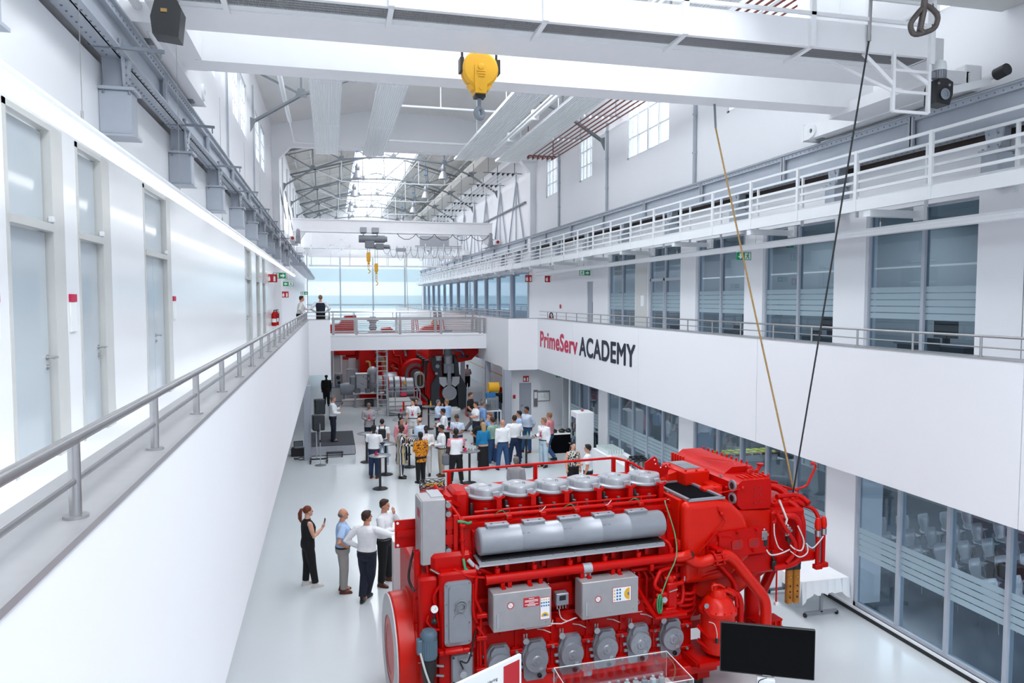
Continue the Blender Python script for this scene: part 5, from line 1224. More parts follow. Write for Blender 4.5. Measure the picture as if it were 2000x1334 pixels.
ep(MB().tube([(-1.7, .4, 2.5), (-1.76, .35, 2.3), (-1.78, .35, 2.1), (-1.72, .3, 1.95), (-1.66, .25, 2.0)], .02, 6), 'black_hose', 'black')
# guard rail on the far side
hr = ep(MB().bend([(-.98, 1.7, 3.30), (2.1, 1.7, 3.32), (2.32, 1.62, 3.26), (2.55, 1.3, 3.12)], .022, 8, .08), 'guard_rail', 'red_paint')
for x in (-.88, .62, 2.08): ep(MB().box(x - .03, x + .03, 1.67, 1.73, 2.7, 3.3), 'rail_post', 'red_paint', hr)
ep(MB().box(2.28, 2.34, 1.6, 1.66, 2.9, 3.26), 'rail_post', 'red_paint', hr)
ep(MB().box(-1.0, 2.6, 1.45, 1.6, 2.74, 3.08), 'rear_duct', 'red_paint')

# ---- turbocharger end
# hood: curved from the top towards the right
prof = [(2.48, 1.62), (2.48, 2.93), (3.18, 2.93)] + [(3.18 + .62 * sin(R(a)), 2.31 + .62 * cos(R(a))) for a in (20, 40, 60, 75)] + [(3.85, 2.1), (3.85, 1.62)]
hood = MB().prism([(2.48, 1.62), (2.48, 2.93), (3.28, 2.93), (3.46, 2.80), (3.56, 2.66), (4.35, 2.60), (4.45, 2.4), (4.45, 1.85), (3.6, 1.32), (2.9, 1.32)], 'y', .18, 1.45)
ep(hood, 'turbo_housing', 'red_orange')
# rounded shoulder on the near side of the hood
V, F = [], []
NS, NA = 14, 10
for i in range(NS + 1):
    x = 2.5 + 1.12 * i / NS; bulge = sin(PI * min(1, (i / NS) * .5 + .5)) if i > 0 else 1
    top = 2.93 if x < 3.2 else 2.93 - .5 * (x - 3.2) ** 1.3
    ry = .30 * (1 if x < 3.2 else max(.2, 1 - (x - 3.2) * 1.6))
    for j in range(NA + 1):
        a = R(90 * j / NA); V.append((x, .18 - ry * (1 - 0) * sin(a) ** 1.0 + (0), 1.62 + (top - 1.62) * (1 - (1 - cos(a)) * .35) if j < NA else 1.62 + .0))
for i in range(NS):
    for j in range(NA): F.append((i * (NA + 1) + j, (i + 1) * (NA + 1) + j, (i + 1) * (NA + 1) + j + 1, i * (NA + 1) + j + 1))
sm = MB().prism([(2.48, 2.93), (3.1, 2.93), (3.35, 2.86), (3.58, 2.66), (3.72, 2.35), (3.72, 1.95), (3.3, 1.62), (2.48, 1.62)], 'y', -.02, .18)
bm_o = ep(sm, 'turbo_shoulder', 'red_orange'); bv = bm_o.modifiers.new('b', 'BEVEL'); bv.width = .14; bv.segments = 6; bv.limit_method = 'ANGLE'; bv.angle_limit = R(50)
op = ep(MB().box(2.58, 2.64, .05, 1.25, 2.93, 2.965).box(3.18, 3.24, .05, 1.25, 2.93, 2.965).box(2.58, 3.24, .03, .09, 2.93, 2.965).box(2.58, 3.24, 1.18, 1.25, 2.93, 2.965), 'inlet_frame', 'silver_paint')
ep(MB().box(2.64, 3.20, .08, 1.2, 2.931, 2.936), 'painted_inlet_dark', 'cloth_hole_black', op)  # flat black sheet painting the dark inside of a hole that isn't cut
ep(MB().box(2.56, 2.64, .1, 1.24, 2.3, 2.93), 'inlet_side', 'red_paint')
lv = ep(MB().bar((3.05, .0, 2.84), (3.12, -.06, 2.74), .03).ball((3.12, -.06, 2.72), .04, 8, 6).bend([(3.14, -.06, 2.68), (3.2, -.05, 2.6), (3.14, -.06, 2.54), (2.7, -.08, 2.15), (2.68, -.08, 1.8)], .009, 6, .04), 'relief_line', 'red_paint')
# slotted cover panel
P = [(2.85, 1.98), (2.85, 2.28), (2.97, 2.42), (3.98, 2.46), (3.98, 2.02)]
pn = ep(MB().prism(P, 'y', -.06, -.03), 'slotted_panel', 'red_paint')
for k in range(3):
    x = 3.0 + .31 * k
    ep(MB().prism(rrect(x, x + .2, 2.12, 2.28, .05), 'y', -.075, -.06), 'slot_rim', 'red_orange', pn)
    ep(MB().prism(rrect(x + .015, x + .185, 2.135, 2.265, .045), 'y', -.078, -.075), 'slot', 'red_dark', pn)
for x, z in ((2.88, 2.05), (3.05, 2.38), (3.4, 2.40), (3.75, 2.42), (3.3, 2.06), (3.7, 2.08)): ep(MB().cyl((x, -.06, z), (x, -.13, z), .022, 8), 'panel_pin', 'red_paint', pn)
ep(MB().bev(2.52, 4.3, .05, 1.3, 1.62, 1.98, .04), 'lower_housing', 'red_paint')
ep(MB().prism([(2.5, 1.0), (2.5, 1.65), (4.3, 1.65), (4.2, 1.55), (3.4, 1.1), (2.9, .98)], 'y', .25, 1.4), 'turbo_bracket', 'red_paint')
ep(MB().box(2.6, 2.95, 1.0, 1.5, .4, 1.2).box(2.3, 2.6, .2, 1.7, .4, 1.5), 'pump_case', 'red_paint')
ep(MB().lathe([(.24, -.02), (.24, .02), (.2, .03), (.1, .03), (.08, -.1), (.001, -.1)], (2.7, .2, 1.72), 'y', 24), 'blank_flange', 'red_paint')
ep(MB().bend([(2.75, .05, 1.70), (2.85, .0, 1.76), (3.1, .0, 1.80)], .045, 10, .06), 'small_pipe', 'red_paint')
# charge air cooler: long box running away, flanged near end
ck = ep(MB().prism([(3.68, 2.66), (3.60, 2.74), (3.60, 3.08), (3.68, 3.14), (4.22, 3.14), (4.25, 3.08), (4.25, 2.68), (4.22, 2.64)], 'y', .22, 2.35).prism([(3.64, 3.10), (3.85, 3.24), (4.22, 3.24), (4.25, 3.1)], 'y', .75, 2.35), 'charge_air_cooler', 'red_paint')
for k in range(14): ep(MB().cyl((4.25, .3 + .15 * k, 3.14 + (.08 if k > 3 else 0)), (4.25, .3 + .15 * k, 3.20 + (.08 if k > 3 else 0)), .02, 8), 'cooler_bolt', 'red_orange', ck)
for k in range(5): ep(MB().box(3.57, 3.62, 1.9 + .09 * k, 1.94 + .09 * k, 2.66, 3.2), 'cooler_rib', 'red_orange', ck)
for k in range(6): ep(MB().box(3.75 + .09 * k, 3.78 + .09 * k, .3, .5, 3.14, 3.17), 'rim_lug', 'red_orange', ck)
for z in (3.04, 2.83):
    f = ep(MB().lathe([(.095, -.03), (.095, 0), (.06, 0), (.06, -.03)], (3.60, .34, z), 'x', 24), 'port_flange', 'cast_grey', ck)
    ep(MB().cyl((3.57, .34, z), (3.568, .34, z), .055, 20), 'port', 'black', ck)
    for j in range(8): ep(MB().cyl((3.575, .34 + .078 * cos(j * PI / 4), z + .078 * sin(j * PI / 4)), (3.564, .34 + .078 * cos(j * PI / 4), z + .078 * sin(j * PI / 4)), .008, 6), 'port_bolt', 'truss_grey', ck)
for i, x in enumerate((3.93, 4.04)):
    for j, z in enumerate((2.99, 2.87, 2.75)): ep(MB().cyl((x, .22, z + .01 * i), (x, .212, z + .01 * i), .022, 12), 'plug_hole', 'red_dark', ck)
ep(MB().bar((3.62, .75, 3.12), (3.70, .58, 2.92), .03, .05).bar((3.70, .58, 2.92), (3.78, .5, 3.14), .03, .05), 'v_bracket', 'truss_grey', ck)
ep(MB().bend([(4.1, .75, 3.12), (4.35, .75, 3.12), (4.42, .75, 3.24)], .035, 10, .06).cyl((4.42, .75, 3.24), (4.42, .75, 3.265), .06, 14).bend([(4.0, .5, 3.14), (4.0, .5, 3.22), (4.14, .6, 3.22)], .03, 8, .05).ball((4.1, .6, 3.24), .05, 8, 6), 'vent_elbow', 'red_paint', ck)
ep(MB().bar((3.3, .3, 2.95), (3.68, .2, 3.02), .012).ball((3.68, .2, 3.03), .03, 8, 6), 'tie_rod', 'red_orange', ck)
ep(MB().tube([(3.8, 1.6, 3.25), (3.8, 1.2, 3.29), (4.0, 1.0, 3.28), (4.0, .85, 3.22)], .01, 5), 'wire', 'red_orange', ck)
# stepped castings between hood and cooler
s1_ = ep(MB().bev(3.05, 3.55, .95, 1.75, 2.85, 3.16, .02).bev(3.4, 3.6, .62, 1.0, 2.72, 2.98, .02).bev(3.15, 3.50, .48, .66, 2.72, 2.99, .02).prism([(2.85, 2.93), (3.1, 2.93), (3.06, 3.12), (2.9, 3.08)], 'y', 1.2, 1.4), 'cooler_casting', 'red_orange')
ep(MB().box(3.18, 3.48, 1.15, 1.72, 3.16, 3.175), 'window_frame', 'silver_paint', s1_); ep(MB().box(3.22, 3.44, 1.2, 1.5, 3.175, 3.178), 'window', 'truss_grey', s1_)
for x, y in ((3.1, 1.0), (3.3, .98), (3.5, 1.0), (3.08, 1.5), (3.42, .6), (3.5, .55), (3.34, .46), (3.55, .46)): ep(MB().cyl((x, y, 2.98 if y < .95 else 3.16), (x, y, 3.0 if y < .95 else 3.19), .022, 8), 'casting_bolt', 'red_orange', s1_)
ep(MB().bev(2.7, 3.1, 1.25, 1.9, 2.7, 3.0, .02).cyl((2.5, 1.5, 2.9), (3.0, 1.5, 2.9), .2, 24).box(2.6, 3.5, 1.7, 1.76, 2.8, 3.06), 'exhaust_duct', 'red_orange')
for k in range(9): ep(MB().cyl((2.72 + .09 * k, 1.73, 3.06), (2.72 + .09 * k, 1.73, 3.09), .018, 8), 'duct_bolt', 'red_orange')
hp = ep(MB().prism([(2.42, 2.9), (2.42, 3.32), (2.60, 3.42), (2.65, 3.38), (2.68, 3.27), (2.74, 3.24), (2.84, 3.27), (2.88, 3.2), (2.86, 3.1)], 'y', 1.18, 1.2), 'lifting_plate', 'red_paint')
for x, z in ((2.6, 3.36), (2.62, 3.29), (2.72, 3.22), (2.82, 3.23)): ep(MB().cyl((x, 1.18, z), (x, 1.175, z), .012, 8), 'plate_hole', 'sign_white', hp)
# uprights, braces, big pipes
ep(MB().cyl((4.06, .42, .3), (4.06, .42, 2.66), .13, 24), 'support_column', 'red_paint')
ep(MB().cyl((5.02, .9, 1.72), (4.1, .55, .55), .085, 16).cyl((4.98, .86, 1.7), (4.9, .83, 1.6), .11, 16), 'diagonal_brace', 'red_paint')
ep(MB().cyl((3.4, .9, .45), (3.9, .8, 1.2), .085, 16), 'diagonal_brace', 'red_paint')
ep(MB().bend([(3.3, .7, 1.15), (3.75, .7, 1.25), (4.3, .7, 1.3)], .11, 16, .15), 'cross_pipe', 'red_paint')
bp_ = ep(MB().bend([(2.28, -.1, 2.13), (2.42, -.14, 2.14), (2.5, -.2, 2.2)], .075, 16, .08).bend([(2.42, -.12, 2.16), (2.62, -.16, 2.0), (2.9, -.2, 2.08), (3.12, -.2, 2.12), (3.26, -.2, 2.02), (3.80, -.24, 1.36), (3.84, -.24, 1.2), (3.84, -.24, .55)], .088, 20, .16), 'cooling_water_pipe', 'red_orange')
ep(MB().cyl((2.50, -.2, 2.2), (2.503, -.203, 2.205), .06, 16), 'pipe_mouth', 'black', bp_)
for x in (2.86, 2.99): ep(MB().cyl((x, -.2, 2.08), (x + .03, -.2, 2.085), .125, 20), 'pipe_flange', 'red_paint', bp_)
for j in range(8):
    a = j * PI / 4; ep(MB().cyl((2.84, -.2 + .108 * cos(a), 2.08 + .108 * sin(a)), (3.06, -.2 + .108 * cos(a), 2.085 + .108 * sin(a)), .012, 6), 'flange_bolt', 'red_orange', bp_)
ep(MB().bend([(3.0, -.1, 2.0), (3.34, -.1, 1.62), (3.36, -.1, 1.4)], .045, 12, .1), 'small_pipe', 'red_paint')
ep(MB().box(2.9, 3.0, -.28, .1, 2.2, 2.24).prism([(3.05, 2.1), (3.3, 2.3), (3.3, 2.32), (3.05, 2.36)], 'y', -.1, -.05), 'pipe_bracket', 'red_paint')
# aft unit with valves and many pipes
af = ep(MB().bev(4.2, 4.85, .1, 1.3, 1.85, 2.62, .04).bev(4.35, 5.0, .3, 1.2, 2.5, 2.72, .04).bev(4.1, 5.05, .05, 1.3, 1.72, 1.90, .03), 'aft_unit', 'red_paint')
for P, r in (([(4.3, .9, 2.78), (4.55, .8, 2.86), (4.72, .6, 2.84), (4.78, .4, 2.7), (4.98, .3, 2.62)], .06), ([(4.35, .1, 2.5), (4.5, .0, 2.56), (4.62, -.02, 2.45), (4.62, -.04, 1.78), (4.3, -.02, 1.72), (4.15, 0, 1.72)], .055), ([(4.6, .5, 2.75), (4.78, .2, 2.62), (4.8, .1, 2.4), (4.8, .1, 1.8)], .05), ([(4.5, .4, 2.76), (4.95, .4, 2.76), (5.0, .2, 2.66)], .045),
             ([(5.02, .0, 2.28), (5.02, .0, 1.62)], .035), ([(5.18, .05, 2.3), (5.18, .05, 1.66)], .035), ([(4.98, .3, 2.6), (5.12, .2, 2.55), (5.15, .1, 2.35)], .035), ([(4.2, .0, 2.62), (4.28, -.1, 2.4), (4.5, -.1, 2.12), (4.48, -.1, 1.95), (4.36, -.06, 1.8)], .035), ([(4.3, .1, 2.6), (4.15, -.02, 2.45), (4.1, -.05, 2.5)], .02), ([(4.25, .8, 2.95), (4.8, .7, 2.86), (5.1, .6, 2.76)], .02), ([(4.3, 1.0, 2.98), (4.9, .9, 2.85)], .025)):
    ep(MB().bend(P, r, 12, .12), 'aft_pipe', 'red_paint', af)
for x, y in ((5.02, .0), (5.18, .05)):
    ep(MB().lathe([(.05, 2.28), (.055, 2.34), (.045, 2.42), (.03, 2.46)], (x, y, 0), 'z', 14), 'valve_head', 'red_orange', af); ep(MB().cyl((x, y, 2.16), (x, y, 2.26), .05, 14), 'valve_nut', 'stainless', af)
    ep(MB().bev(x - .06, x + .08, y - .05, y + .05, 1.6, 1.68, .01), 'pipe_foot', 'red_paint', af)
for x, y, z in ((3.92, -.02, 2.22), (4.36, -.04, 2.25)):
    v = ep(MB().bev(x - .05, x + .05, y - .06, y, z, z + .15, .01).cyl((x - .03, y - .06, z + .04), (x - .03, y - .09, z + .04), .02, 8).cyl((x + .03, y - .06, z + .1), (x + .03, y - .09, z + .1), .022, 8).ball((x, y - .03, z + .17), .025, 8, 6), 'solenoid_valve', 'stainless', af)
    ep(MB().bev(x - .01, x + .07, y - .05, y + .02, z - .1, z, .01).cyl((x + .03, y - .03, z - .1), (x + .05, y - .03, z - .16), .015, 6), 'black_connector', 'black', af)
ep(MB().tube([(3.97, -.05, 2.06), (4.02, -.1, 1.98), (4.2, -.1, 1.98), (4.4, -.08, 2.02)], .012, 6).tube([(4.41, -.07, 2.1), (4.46, -.12, 2.04), (4.6, -.12, 2.0), (4.66, -.1, 2.15), (4.55, -.08, 2.4)], .012, 6).tube([(4.4, -.1, 2.0), (4.55, -.14, 1.9), (4.72, -.12, 1.95), (4.72, -.1, 2.1)], .010, 6)
   .tube([(4.12, -.04, 2.5), (4.1, -.08, 2.3), (4.16, -.1, 2.1), (4.25, -.1, 2.03)], .010, 6).tube([(4.32, .1, 2.8), (4.4, .0, 2.5), (4.34, -.02, 2.35)], .018, 6).tube([(4.7, -.1, 2.1), (4.85, -.08, 2.0), (5.0, -.06, 2.08), (5.1, -.04, 2.16)], .010, 6), 'grey_cables', 'wire_white', af)
ep(MB().bend([(4.9, .9, 2.72), (5.3, .85, 2.72), (5.45, .8, 2.78), (5.6, .75, 3.15), (5.5, .7, 3.2)], .02, 8, .06).ball((5.48, .7, 3.2), .035, 8, 6), 'hand_lever', 'red_orange', af)
ep(MB().cyl((4.22, .0, 1.78), (4.22, .0, 1.14), .014, 8), 'hanging_rod', 'red_paint', af); ep(MB().bev(4.19, 4.25, -.03, .03, 1.08, 1.14, .006), 'rod_end', 'sign_white', af)
ep(MB().bev(4.12, 4.2, -.04, .04, 1.68, 1.84, .02).cyl((4.16, 0, 1.84), (4.12, .02, 2.0), .016, 6), 'black_plug', 'black', af)
for k in range(7): ep(MB().ball((4.4 + .09 * k, .32, 2.73), .02, 6, 4), 'aft_bolt', 'red_orange', af)
ep(MB().lathe([(.13, 1.72), (.15, 1.66), (.1, 1.6), (.001, 1.6)], (4.62, .3, 0), 'z', 20), 'drain_bowl', 'stainless', af)
# support beams on the right
for P in (((3.0, .9, .55), (4.4, .9, .55)), ((3.5, .35, .56), (4.2, .35, .56))): ep(MB().bar(*P, .16, .14), 'support_beam', 'red_paint')
bm_ = ep(MB().box(3.9, 4.42, .1, .3, .62, .78).box(3.9, 4.42, .08, .32, .76, .79).box(3.9, 4.5, .0, .4, .58, .62), 'support_beam', 'red_paint')
for k in range(5): ep(MB().box(3.96 + .1 * k, 3.98 + .1 * k, .06, .1, .62, .76), 'beam_rib', 'red_orange', bm_)
ep(MB().prism([(2.45, .55), (2.45, .62), (2.9, .62), (3.3, .62), (3.3, .55)], 'y', -.55, .2).prism([(-.5, .62), (-.5, .58), (.1, .30), (.1, .62)], 'x', 2.42, 2.46), 'filter_shelf', 'red_paint')
ep(MB().bev(2.05, 2.9, -.35, .1, .36, .5, .02), 'bed_extension', 'red_paint')
ep(MB().cyl((4.2, .4, .35), (4.2, .28, .35), .15, 24).cyl((3.85, .4, .38), (3.85, .3, .38), .12, 24), 'round_foot', 'red_paint')
# oil filter
of = ep(MB().lathe([(.001, .66), (.20, .66), (.25, .70), (.26, .76), (.26, .95), (.265, .96), (.265, .98), (.26, .99), (.26, 1.28), (.29, 1.29), (.29, 1.34), (.27, 1.36), (.25, 1.40), (.22, 1.46), (.16, 1.52), (.13, 1.53), (.12, 1.58), (.08, 1.64), (.001, 1.65)], (2.90, -.32, 0), 'z', 40), 'oil_filter', 'red_orange')
for j in range(14): ep(MB().cyl((2.90 + .275 * cos(j * PI / 7), -.32 + .275 * sin(j * PI / 7), 1.34), (2.90 + .275 * cos(j * PI / 7), -.32 + .275 * sin(j * PI / 7), 1.365), .014, 6), 'filter_bolt', 'red_paint', of)
ep(MB().bend([(2.8, -.32, 1.62), (2.78, -.32, 1.7), (2.9, -.36, 1.72), (3.02, -.3, 1.64)], .02, 8, .04).bend([(2.95, -.3, 1.6), (3.1, -.32, 1.58), (3.2, -.3, 1.5)], .035, 8, .06).lathe([(.05, 1.6), (.055, 1.68), (.03, 1.72)], (2.86, -.28, 0), 'z', 12), 'filter_cap_pipes', 'red_orange', of)
ep(MB().bar((2.6, -.4, 1.42), (2.74, -.46, 1.26), .12, .04).bar((2.56, -.3, 1.1), (2.75, -.5, .9), .08, .03).bar((2.56, -.3, .88), (2.8, -.5, .7), .08, .03), 'filter_strap', 'red_paint', of)
ep(MB().lathe([(.035, -.0), (.04, -.02), (.001, -.025)], (2.6, -.46, 1.47), 'y', 14), 'filter_gauge', 'cast_grey', of)
ep(MB().tube([(2.64, -.48, 1.22), (2.70, -.54, 1.2), (2.72, -.58, 1.08), (2.72, -.58, 1.0)], .006, 5), 'white_wire', 'wire_white', of); ep(MB().bev(2.70, 2.74, -.6, -.56, .92, 1.0, .005), 'wire_plug', 'black', of)
for P, r in (([(3.1, -.2, 1.45), (3.3, -.25, 1.5), (3.36, -.25, 1.35), (3.36, -.25, .85), (3.3, -.2, .8)], .05), ([(3.15, -.1, 1.2), (3.3, 0, 1.3), (3.4, .1, 1.3)], .09), ([(3.1, -.25, 1.6), (3.22, -.3, 1.55), (3.26, -.3, 1.3)], .03)): ep(MB().bend(P, r, 12, .08), 'filter_pipe', 'red_paint', of)
ep(MB().lathe([(.17, -.05), (.17, .05)], (3.22, -.1, 1.0), 'x', 20).bev(3.2, 3.42, -.35, -.15, .72, .84, .02), 'filter_flange', 'red_paint', of)
# fuel pump unit on its bracket
pu_ = ep(MB().bev(2.0, 2.17, -.36, -.2, 1.42, 1.84, .02).bev(1.88, 2.03, -.34, -.18, 1.5, 1.7, .02).ball((2.08, -.28, 1.87), .07, 10, 6).bev(1.95, 2.12, -.4, -.34, 1.42, 1.48, .01), 'pump_unit', 'red_paint')
ep(MB().cyl((1.95, -.35, 1.6), (1.95, -.365, 1.6), .045, 16), 'pump_dial', 'silver_light', pu_)
for P in ([(2.15, -.28, 1.78), (2.3, -.28, 1.8), (2.45, -.1, 1.82)], [(2.15, -.28, 1.5), (2.3, -.26, 1.46), (2.36, -.2, 1.6), (2.4, -.1, 1.7)], [(1.9, -.28, 1.72), (1.82, -.26, 1.8), (1.95, -.2, 1.98), (2.2, -.1, 1.98)], [(1.86, -.28, 1.6), (1.8, -.3, 1.5), (1.84, -.3, 1.4)]): ep(MB().bend(P, .032, 10, .06), 'pump_pipe', 'red_paint', pu_)
for p in ((1.9, -.34, 1.74), (1.86, -.3, 1.66), (2.19, -.3, 1.62), (2.0, -.3, 1.9), (2.14, -.3, 1.9)): ep(MB().ball(p, .03, 8, 5), 'pump_knob', 'red_orange', pu_)
ep(MB().bar((2.02, -.37, 1.72), (2.14, -.4, 1.76), .015).cyl((2.32, -.3, 1.83), (2.32, -.3, 1.9), .012, 6), 'pump_lever', 'stainless', pu_)
ep(MB().prism([(1.75, 1.36), (2.28, 1.36), (2.28, 1.40), (1.75, 1.40)], 'y', -.45, -.1).bar((1.55, -.15, 1.82), (1.78, -.4, 1.38), .06, .03).prism([(1.85, 1.40), (2.2, 1.40), (2.1, 1.46), (1.9, 1.46)], 'y', -.42, -.2), 'pump_shelf', 'red_paint')
gw = ep(MB().tube([(2.35, .35, 2.88), (2.32, .3, 2.86), (2.26, -.1, 2.5), (2.2, -.25, 2.2), (2.0, -.36, 1.95), (1.86, -.42, 1.72)], .009, 6), 'green_cord', 'green_wire')
ep(MB().tube([(1.83 + .035 * cos(R(a)), -.42, 1.58 + .14 * sin(R(a))) for a in range(0, 360, 24)], .014, 6, closed=True).tube([(1.84 + .02 * cos(R(a)), -.44, 1.58 + .13 * sin(R(a))) for a in range(0, 360, 24)], .012, 6, closed=True), 'cord_coil', 'green_wire', gw)
ep(MB().tube([(1.62, -.06, 1.6), (1.66, -.1, 1.5), (1.6, -.1, 1.46), (1.57, -.1, 1.52), (1.62, -.1, 1.56)], .007, 5).tube([(1.3, -.1, 1.42), (1.5, -.15, 1.38), (1.7, -.12, 1.36)], .007, 5), 'wire', 'wire_white')
for k in range(6):
    x = 1.66 + .13 * k
    ep(MB().bend([(x, .1, 2.0 - .05 * k), (x + .06, .02, 1.9 - .05 * k), (x + .06, .02, 1.45 - .04 * k)], .022, 8, .05), 'small_pipe', 'red_paint')
for k in range(5):
    z = 1.12 + .1 * k; ep(MB().bend([(2.2, .0, z), (2.6, -.02 - .02 * k, z), (2.75, .1, z + .05)], .028, 8, .06), 'small_pipe', 'red_paint')

# ================================================================== AROUND THE ENGINE
t = thing('television', 'large black flat screen seen from behind the display, beside the engine', 'television', (5.27, 7.96, 1.70), -R(26))
bk = MB().bev(-.565, .565, -.03, .02, -.32, .32, .006).build('casing', 'black', t)
MB().box(-.555, .555, -.032, -.029, -.305, .312).build('screen', 'black_gloss', bk)
MB().box(-.05, .05, -.034, -.03, -.318, -.308).build('badge', 'silver_light', bk)
MB().cyl((0, .06, -.3), (0, .06, -1.75), .04, 12).box(-.15, .15, .02, .1, -.25, .25).box(-.35, .35, -.25, .35, -1.78, -1.74).build('stand', 'grey_steel_dark', t)
MB().bev(-.12, .1, -.08, .06, -.62, -.34, .01).build('media_box', 'white_steel', t); MB().tube([(.0, -.05, -.34), (-.1, -.1, -.36), (-.12, -.1, -.5), (-.25, -.1, -.62)], .006, 5).build('cable', 'black', t)
# display case
t = thing('display_case', 'clear acrylic display case with small model parts inside', 'display case', (2.92, 6.98, 0), R(3.5) * 0)
t.rotation_euler = (0, 0, -R(.0))
def P3(px, py, z): v = at(px, py, z); return (v.x - 2.92, v.y - 6.98)
c0, c1, c2_ = P3(1082, 1305, 1.35), P3(1302, 1272, 1.35), P3(1337, 1308, 1.35)
dv = (c2_[0] - c1[0], c2_[1] - c1[1]); L = math.hypot(*dv); dv = (dv[0] / L * .75, dv[1] / L * .75)
Q = [c0, c1, (c1[0] + dv[0], c1[1] + dv[1]), (c0[0] + dv[0], c0[1] + dv[1])]
for i in range(4):
    a, b_ = Q[i], Q[(i + 1) % 4]
    MB().add([(a[0], a[1], 1.0), (b_[0], b_[1], 1.0), (b_[0], b_[1], 1.35), (a[0], a[1], 1.35)], [(0, 1, 2, 3)]).build('acrylic_side', 'plexi', t, smooth=False)
    MB().bar((a[0], a[1], 1.352), (b_[0], b_[1], 1.352), .006).bar((a[0], a[1], 1.0), (a[0], a[1], 1.35), .005).build('polished_edge', 'sign_white', t)
MB().prism(Q, 'z', 1.345, 1.35).build('acrylic_top', 'plexi', t)
cx_, cy_ = sum(q[0] for q in Q) / 4, sum(q[1] for q in Q) / 4
MB().prism([(cx_ + (q[0] - cx_) * 1.03, cy_ + (q[1] - cy_) * 1.03) for q in Q], 'z', .0, .98).build('plinth', 'white_paint', t)
MB().prism([(cx_ + (q[0] - cx_) * .9, cy_ + (q[1] - cy_) * .9) for q in Q], 'z', .98, 1.0).build('base_plate', 'skirt_grey', t)
mdl = bpy.data.objects.new('engine_model', None)
for k in range(11):
    f = .1 + .08 * k; x = Q[3][0] + (Q[2][0] - Q[3][0]) * f * .95 + .02 - dv[0] * .62; y = Q[3][1] + (Q[2][1] - Q[3][1]) * f * .95 - dv[1] * .62
    o = MB().lathe([(.03, 1.0), (.03, 1.12), (.042, 1.13), (.04, 1.17), (.02, 1.18), (.02, 1.21), (.001, 1.22)], (0, 0, 0), 'z', 10).build('model_cylinder', ('glasswhite', 'wire_white', 'silver_light')[k % 3])
    o.location = (2.92 + x, 6.98 + y, 0); tag(o, 'small pale model part inside the acrylic case, number counted from the engine sign: %s' % (names[k % 11]), 'model', 'model parts in the acrylic case')
    o['label'] = 'small pale model part standing inside the clear acrylic case'
    q = MB().box(-.03, .03, .03, .07, 1.0, 1.06).build('model_foot', 'red_paint', o)
# sign board at the bottom edge
A = at(1016, 1277, 1.75); t = thing('sign_board', 'white angled sign board with a red block at the bottom edge', 'sign board', (A.x, A.y, 0), R(30))
MB().box(-1.5, 0, -.02, .02, .6, 1.75).build('panel', 'sign_white', t)
MB().box(-.30, -.035, -.024, -.02, .6, 1.70).build('red_block', 'sign_red', t)
MB().cyl((-.2, .05, .6), (-.2, .05, 0), .03, 8).cyl((-1.3, .05, .6), (-1.3, .05, 0), .03, 8).build('leg', 'grey_steel', t)
text('printed_text', 'on considering', (-.74, -.022, 1.575), (PI / 2, 0, 0), .34, None, 'navy_text', .001, 0, parent=t)
MB().box(-.36, -.31, -.024, -.02, 1.40, 1.44).build('orange_mark', 'yellow', t)
# plain pale plinth behind the flywheel, its shade painted in as grey sides
A = at(768, 1058, 1.48)
t = thing('plinth', 'plain pale plinth, shade painted grey on its sides, behind the flywheel with a hand resting on it', 'plinth', (A.x, A.y, 0))
MB().bev(0, .62, 0, .38, 0, 1.46, .004).build('body', 'board_grey', t); MB().box(-.005, .625, -.005, .385, 1.46, 1.48).build('top', 'white_paint', t)
# small floor disc stand and cups at left of flywheel
# ================================================================== PEOPLE
def stripes(name, cols, scale, axis=0):
    m = bpy.data.materials.new(name); m.use_nodes = True; nt = m.node_tree; n = nt.nodes; l = nt.links; b = n['Principled BSDF']; b.inputs['Roughness'].default_value = .85
    tc = n.new('ShaderNodeTexCoord'); sp = n.new('ShaderNodeSeparateXYZ'); l.new(tc.outputs['Object'], sp.inputs[0])
    mu = n.new('ShaderNodeMath'); mu.operation = 'MULTIPLY'; mu.inputs[1].default_value = scale; ax_ = n.new('ShaderNodeMath'); ax_.operation = 'ADD'; l.new(sp.outputs[0], ax_.inputs[0]); l.new(sp.outputs[1], ax_.inputs[1]); l.new(ax_.outputs[0], mu.inputs[0])
    fr = n.new('ShaderNodeMath'); fr.operation = 'FRACT'; l.new(mu.outputs[0], fr.inputs[0])
    cr = n.new('ShaderNodeValToRGB'); cr.color_ramp.interpolation = 'CONSTANT'; e = cr.color_ramp.elements
    for i, c in enumerate(cols):
        if i < 2: q = e[i]; q.position = i / len(cols)
        else: q = e.new(i / len(cols))
        q.color = (*rgb(c), 1)
    l.new(fr.outputs[0], cr.inputs[0]); l.new(cr.outputs[0], b.inputs['Base Color']); MATS[name] = m
def blotch(name, c1, c2, scale, th=.5):
    m = bpy.data.materials.new(name); m.use_nodes = True; nt = m.node_tree; n = nt.nodes; l = nt.links; b = n['Principled BSDF']; b.inputs['Roughness'].default_value = .85
    tc = n.new('ShaderNodeTexCoord'); nz = n.new('ShaderNodeTexNoise'); nz.inputs['Scale'].default_value = scale; l.new(tc.outputs['Object'], nz.inputs[0])
    cr = n.new('ShaderNodeValToRGB'); cr.color_ramp.interpolation = 'CONSTANT'; cr.color_ramp.elements[0].color = (*rgb(c1), 1); cr.color_ramp.elements[1].color = (*rgb(c2), 1); cr.color_ramp.elements[1].position = th
    l.new(nz.outputs['Fac'], cr.inputs[0]); l.new(cr.outputs[0], b.inputs['Base Color']); MATS[name] = m
stripes('robe_stripes', ['#16234f', '#e4e2d8', '#16234f', '#c9b98a'], 7)
blotch('orange_print', '#d8860f', '#2b1c12', 22, .56)
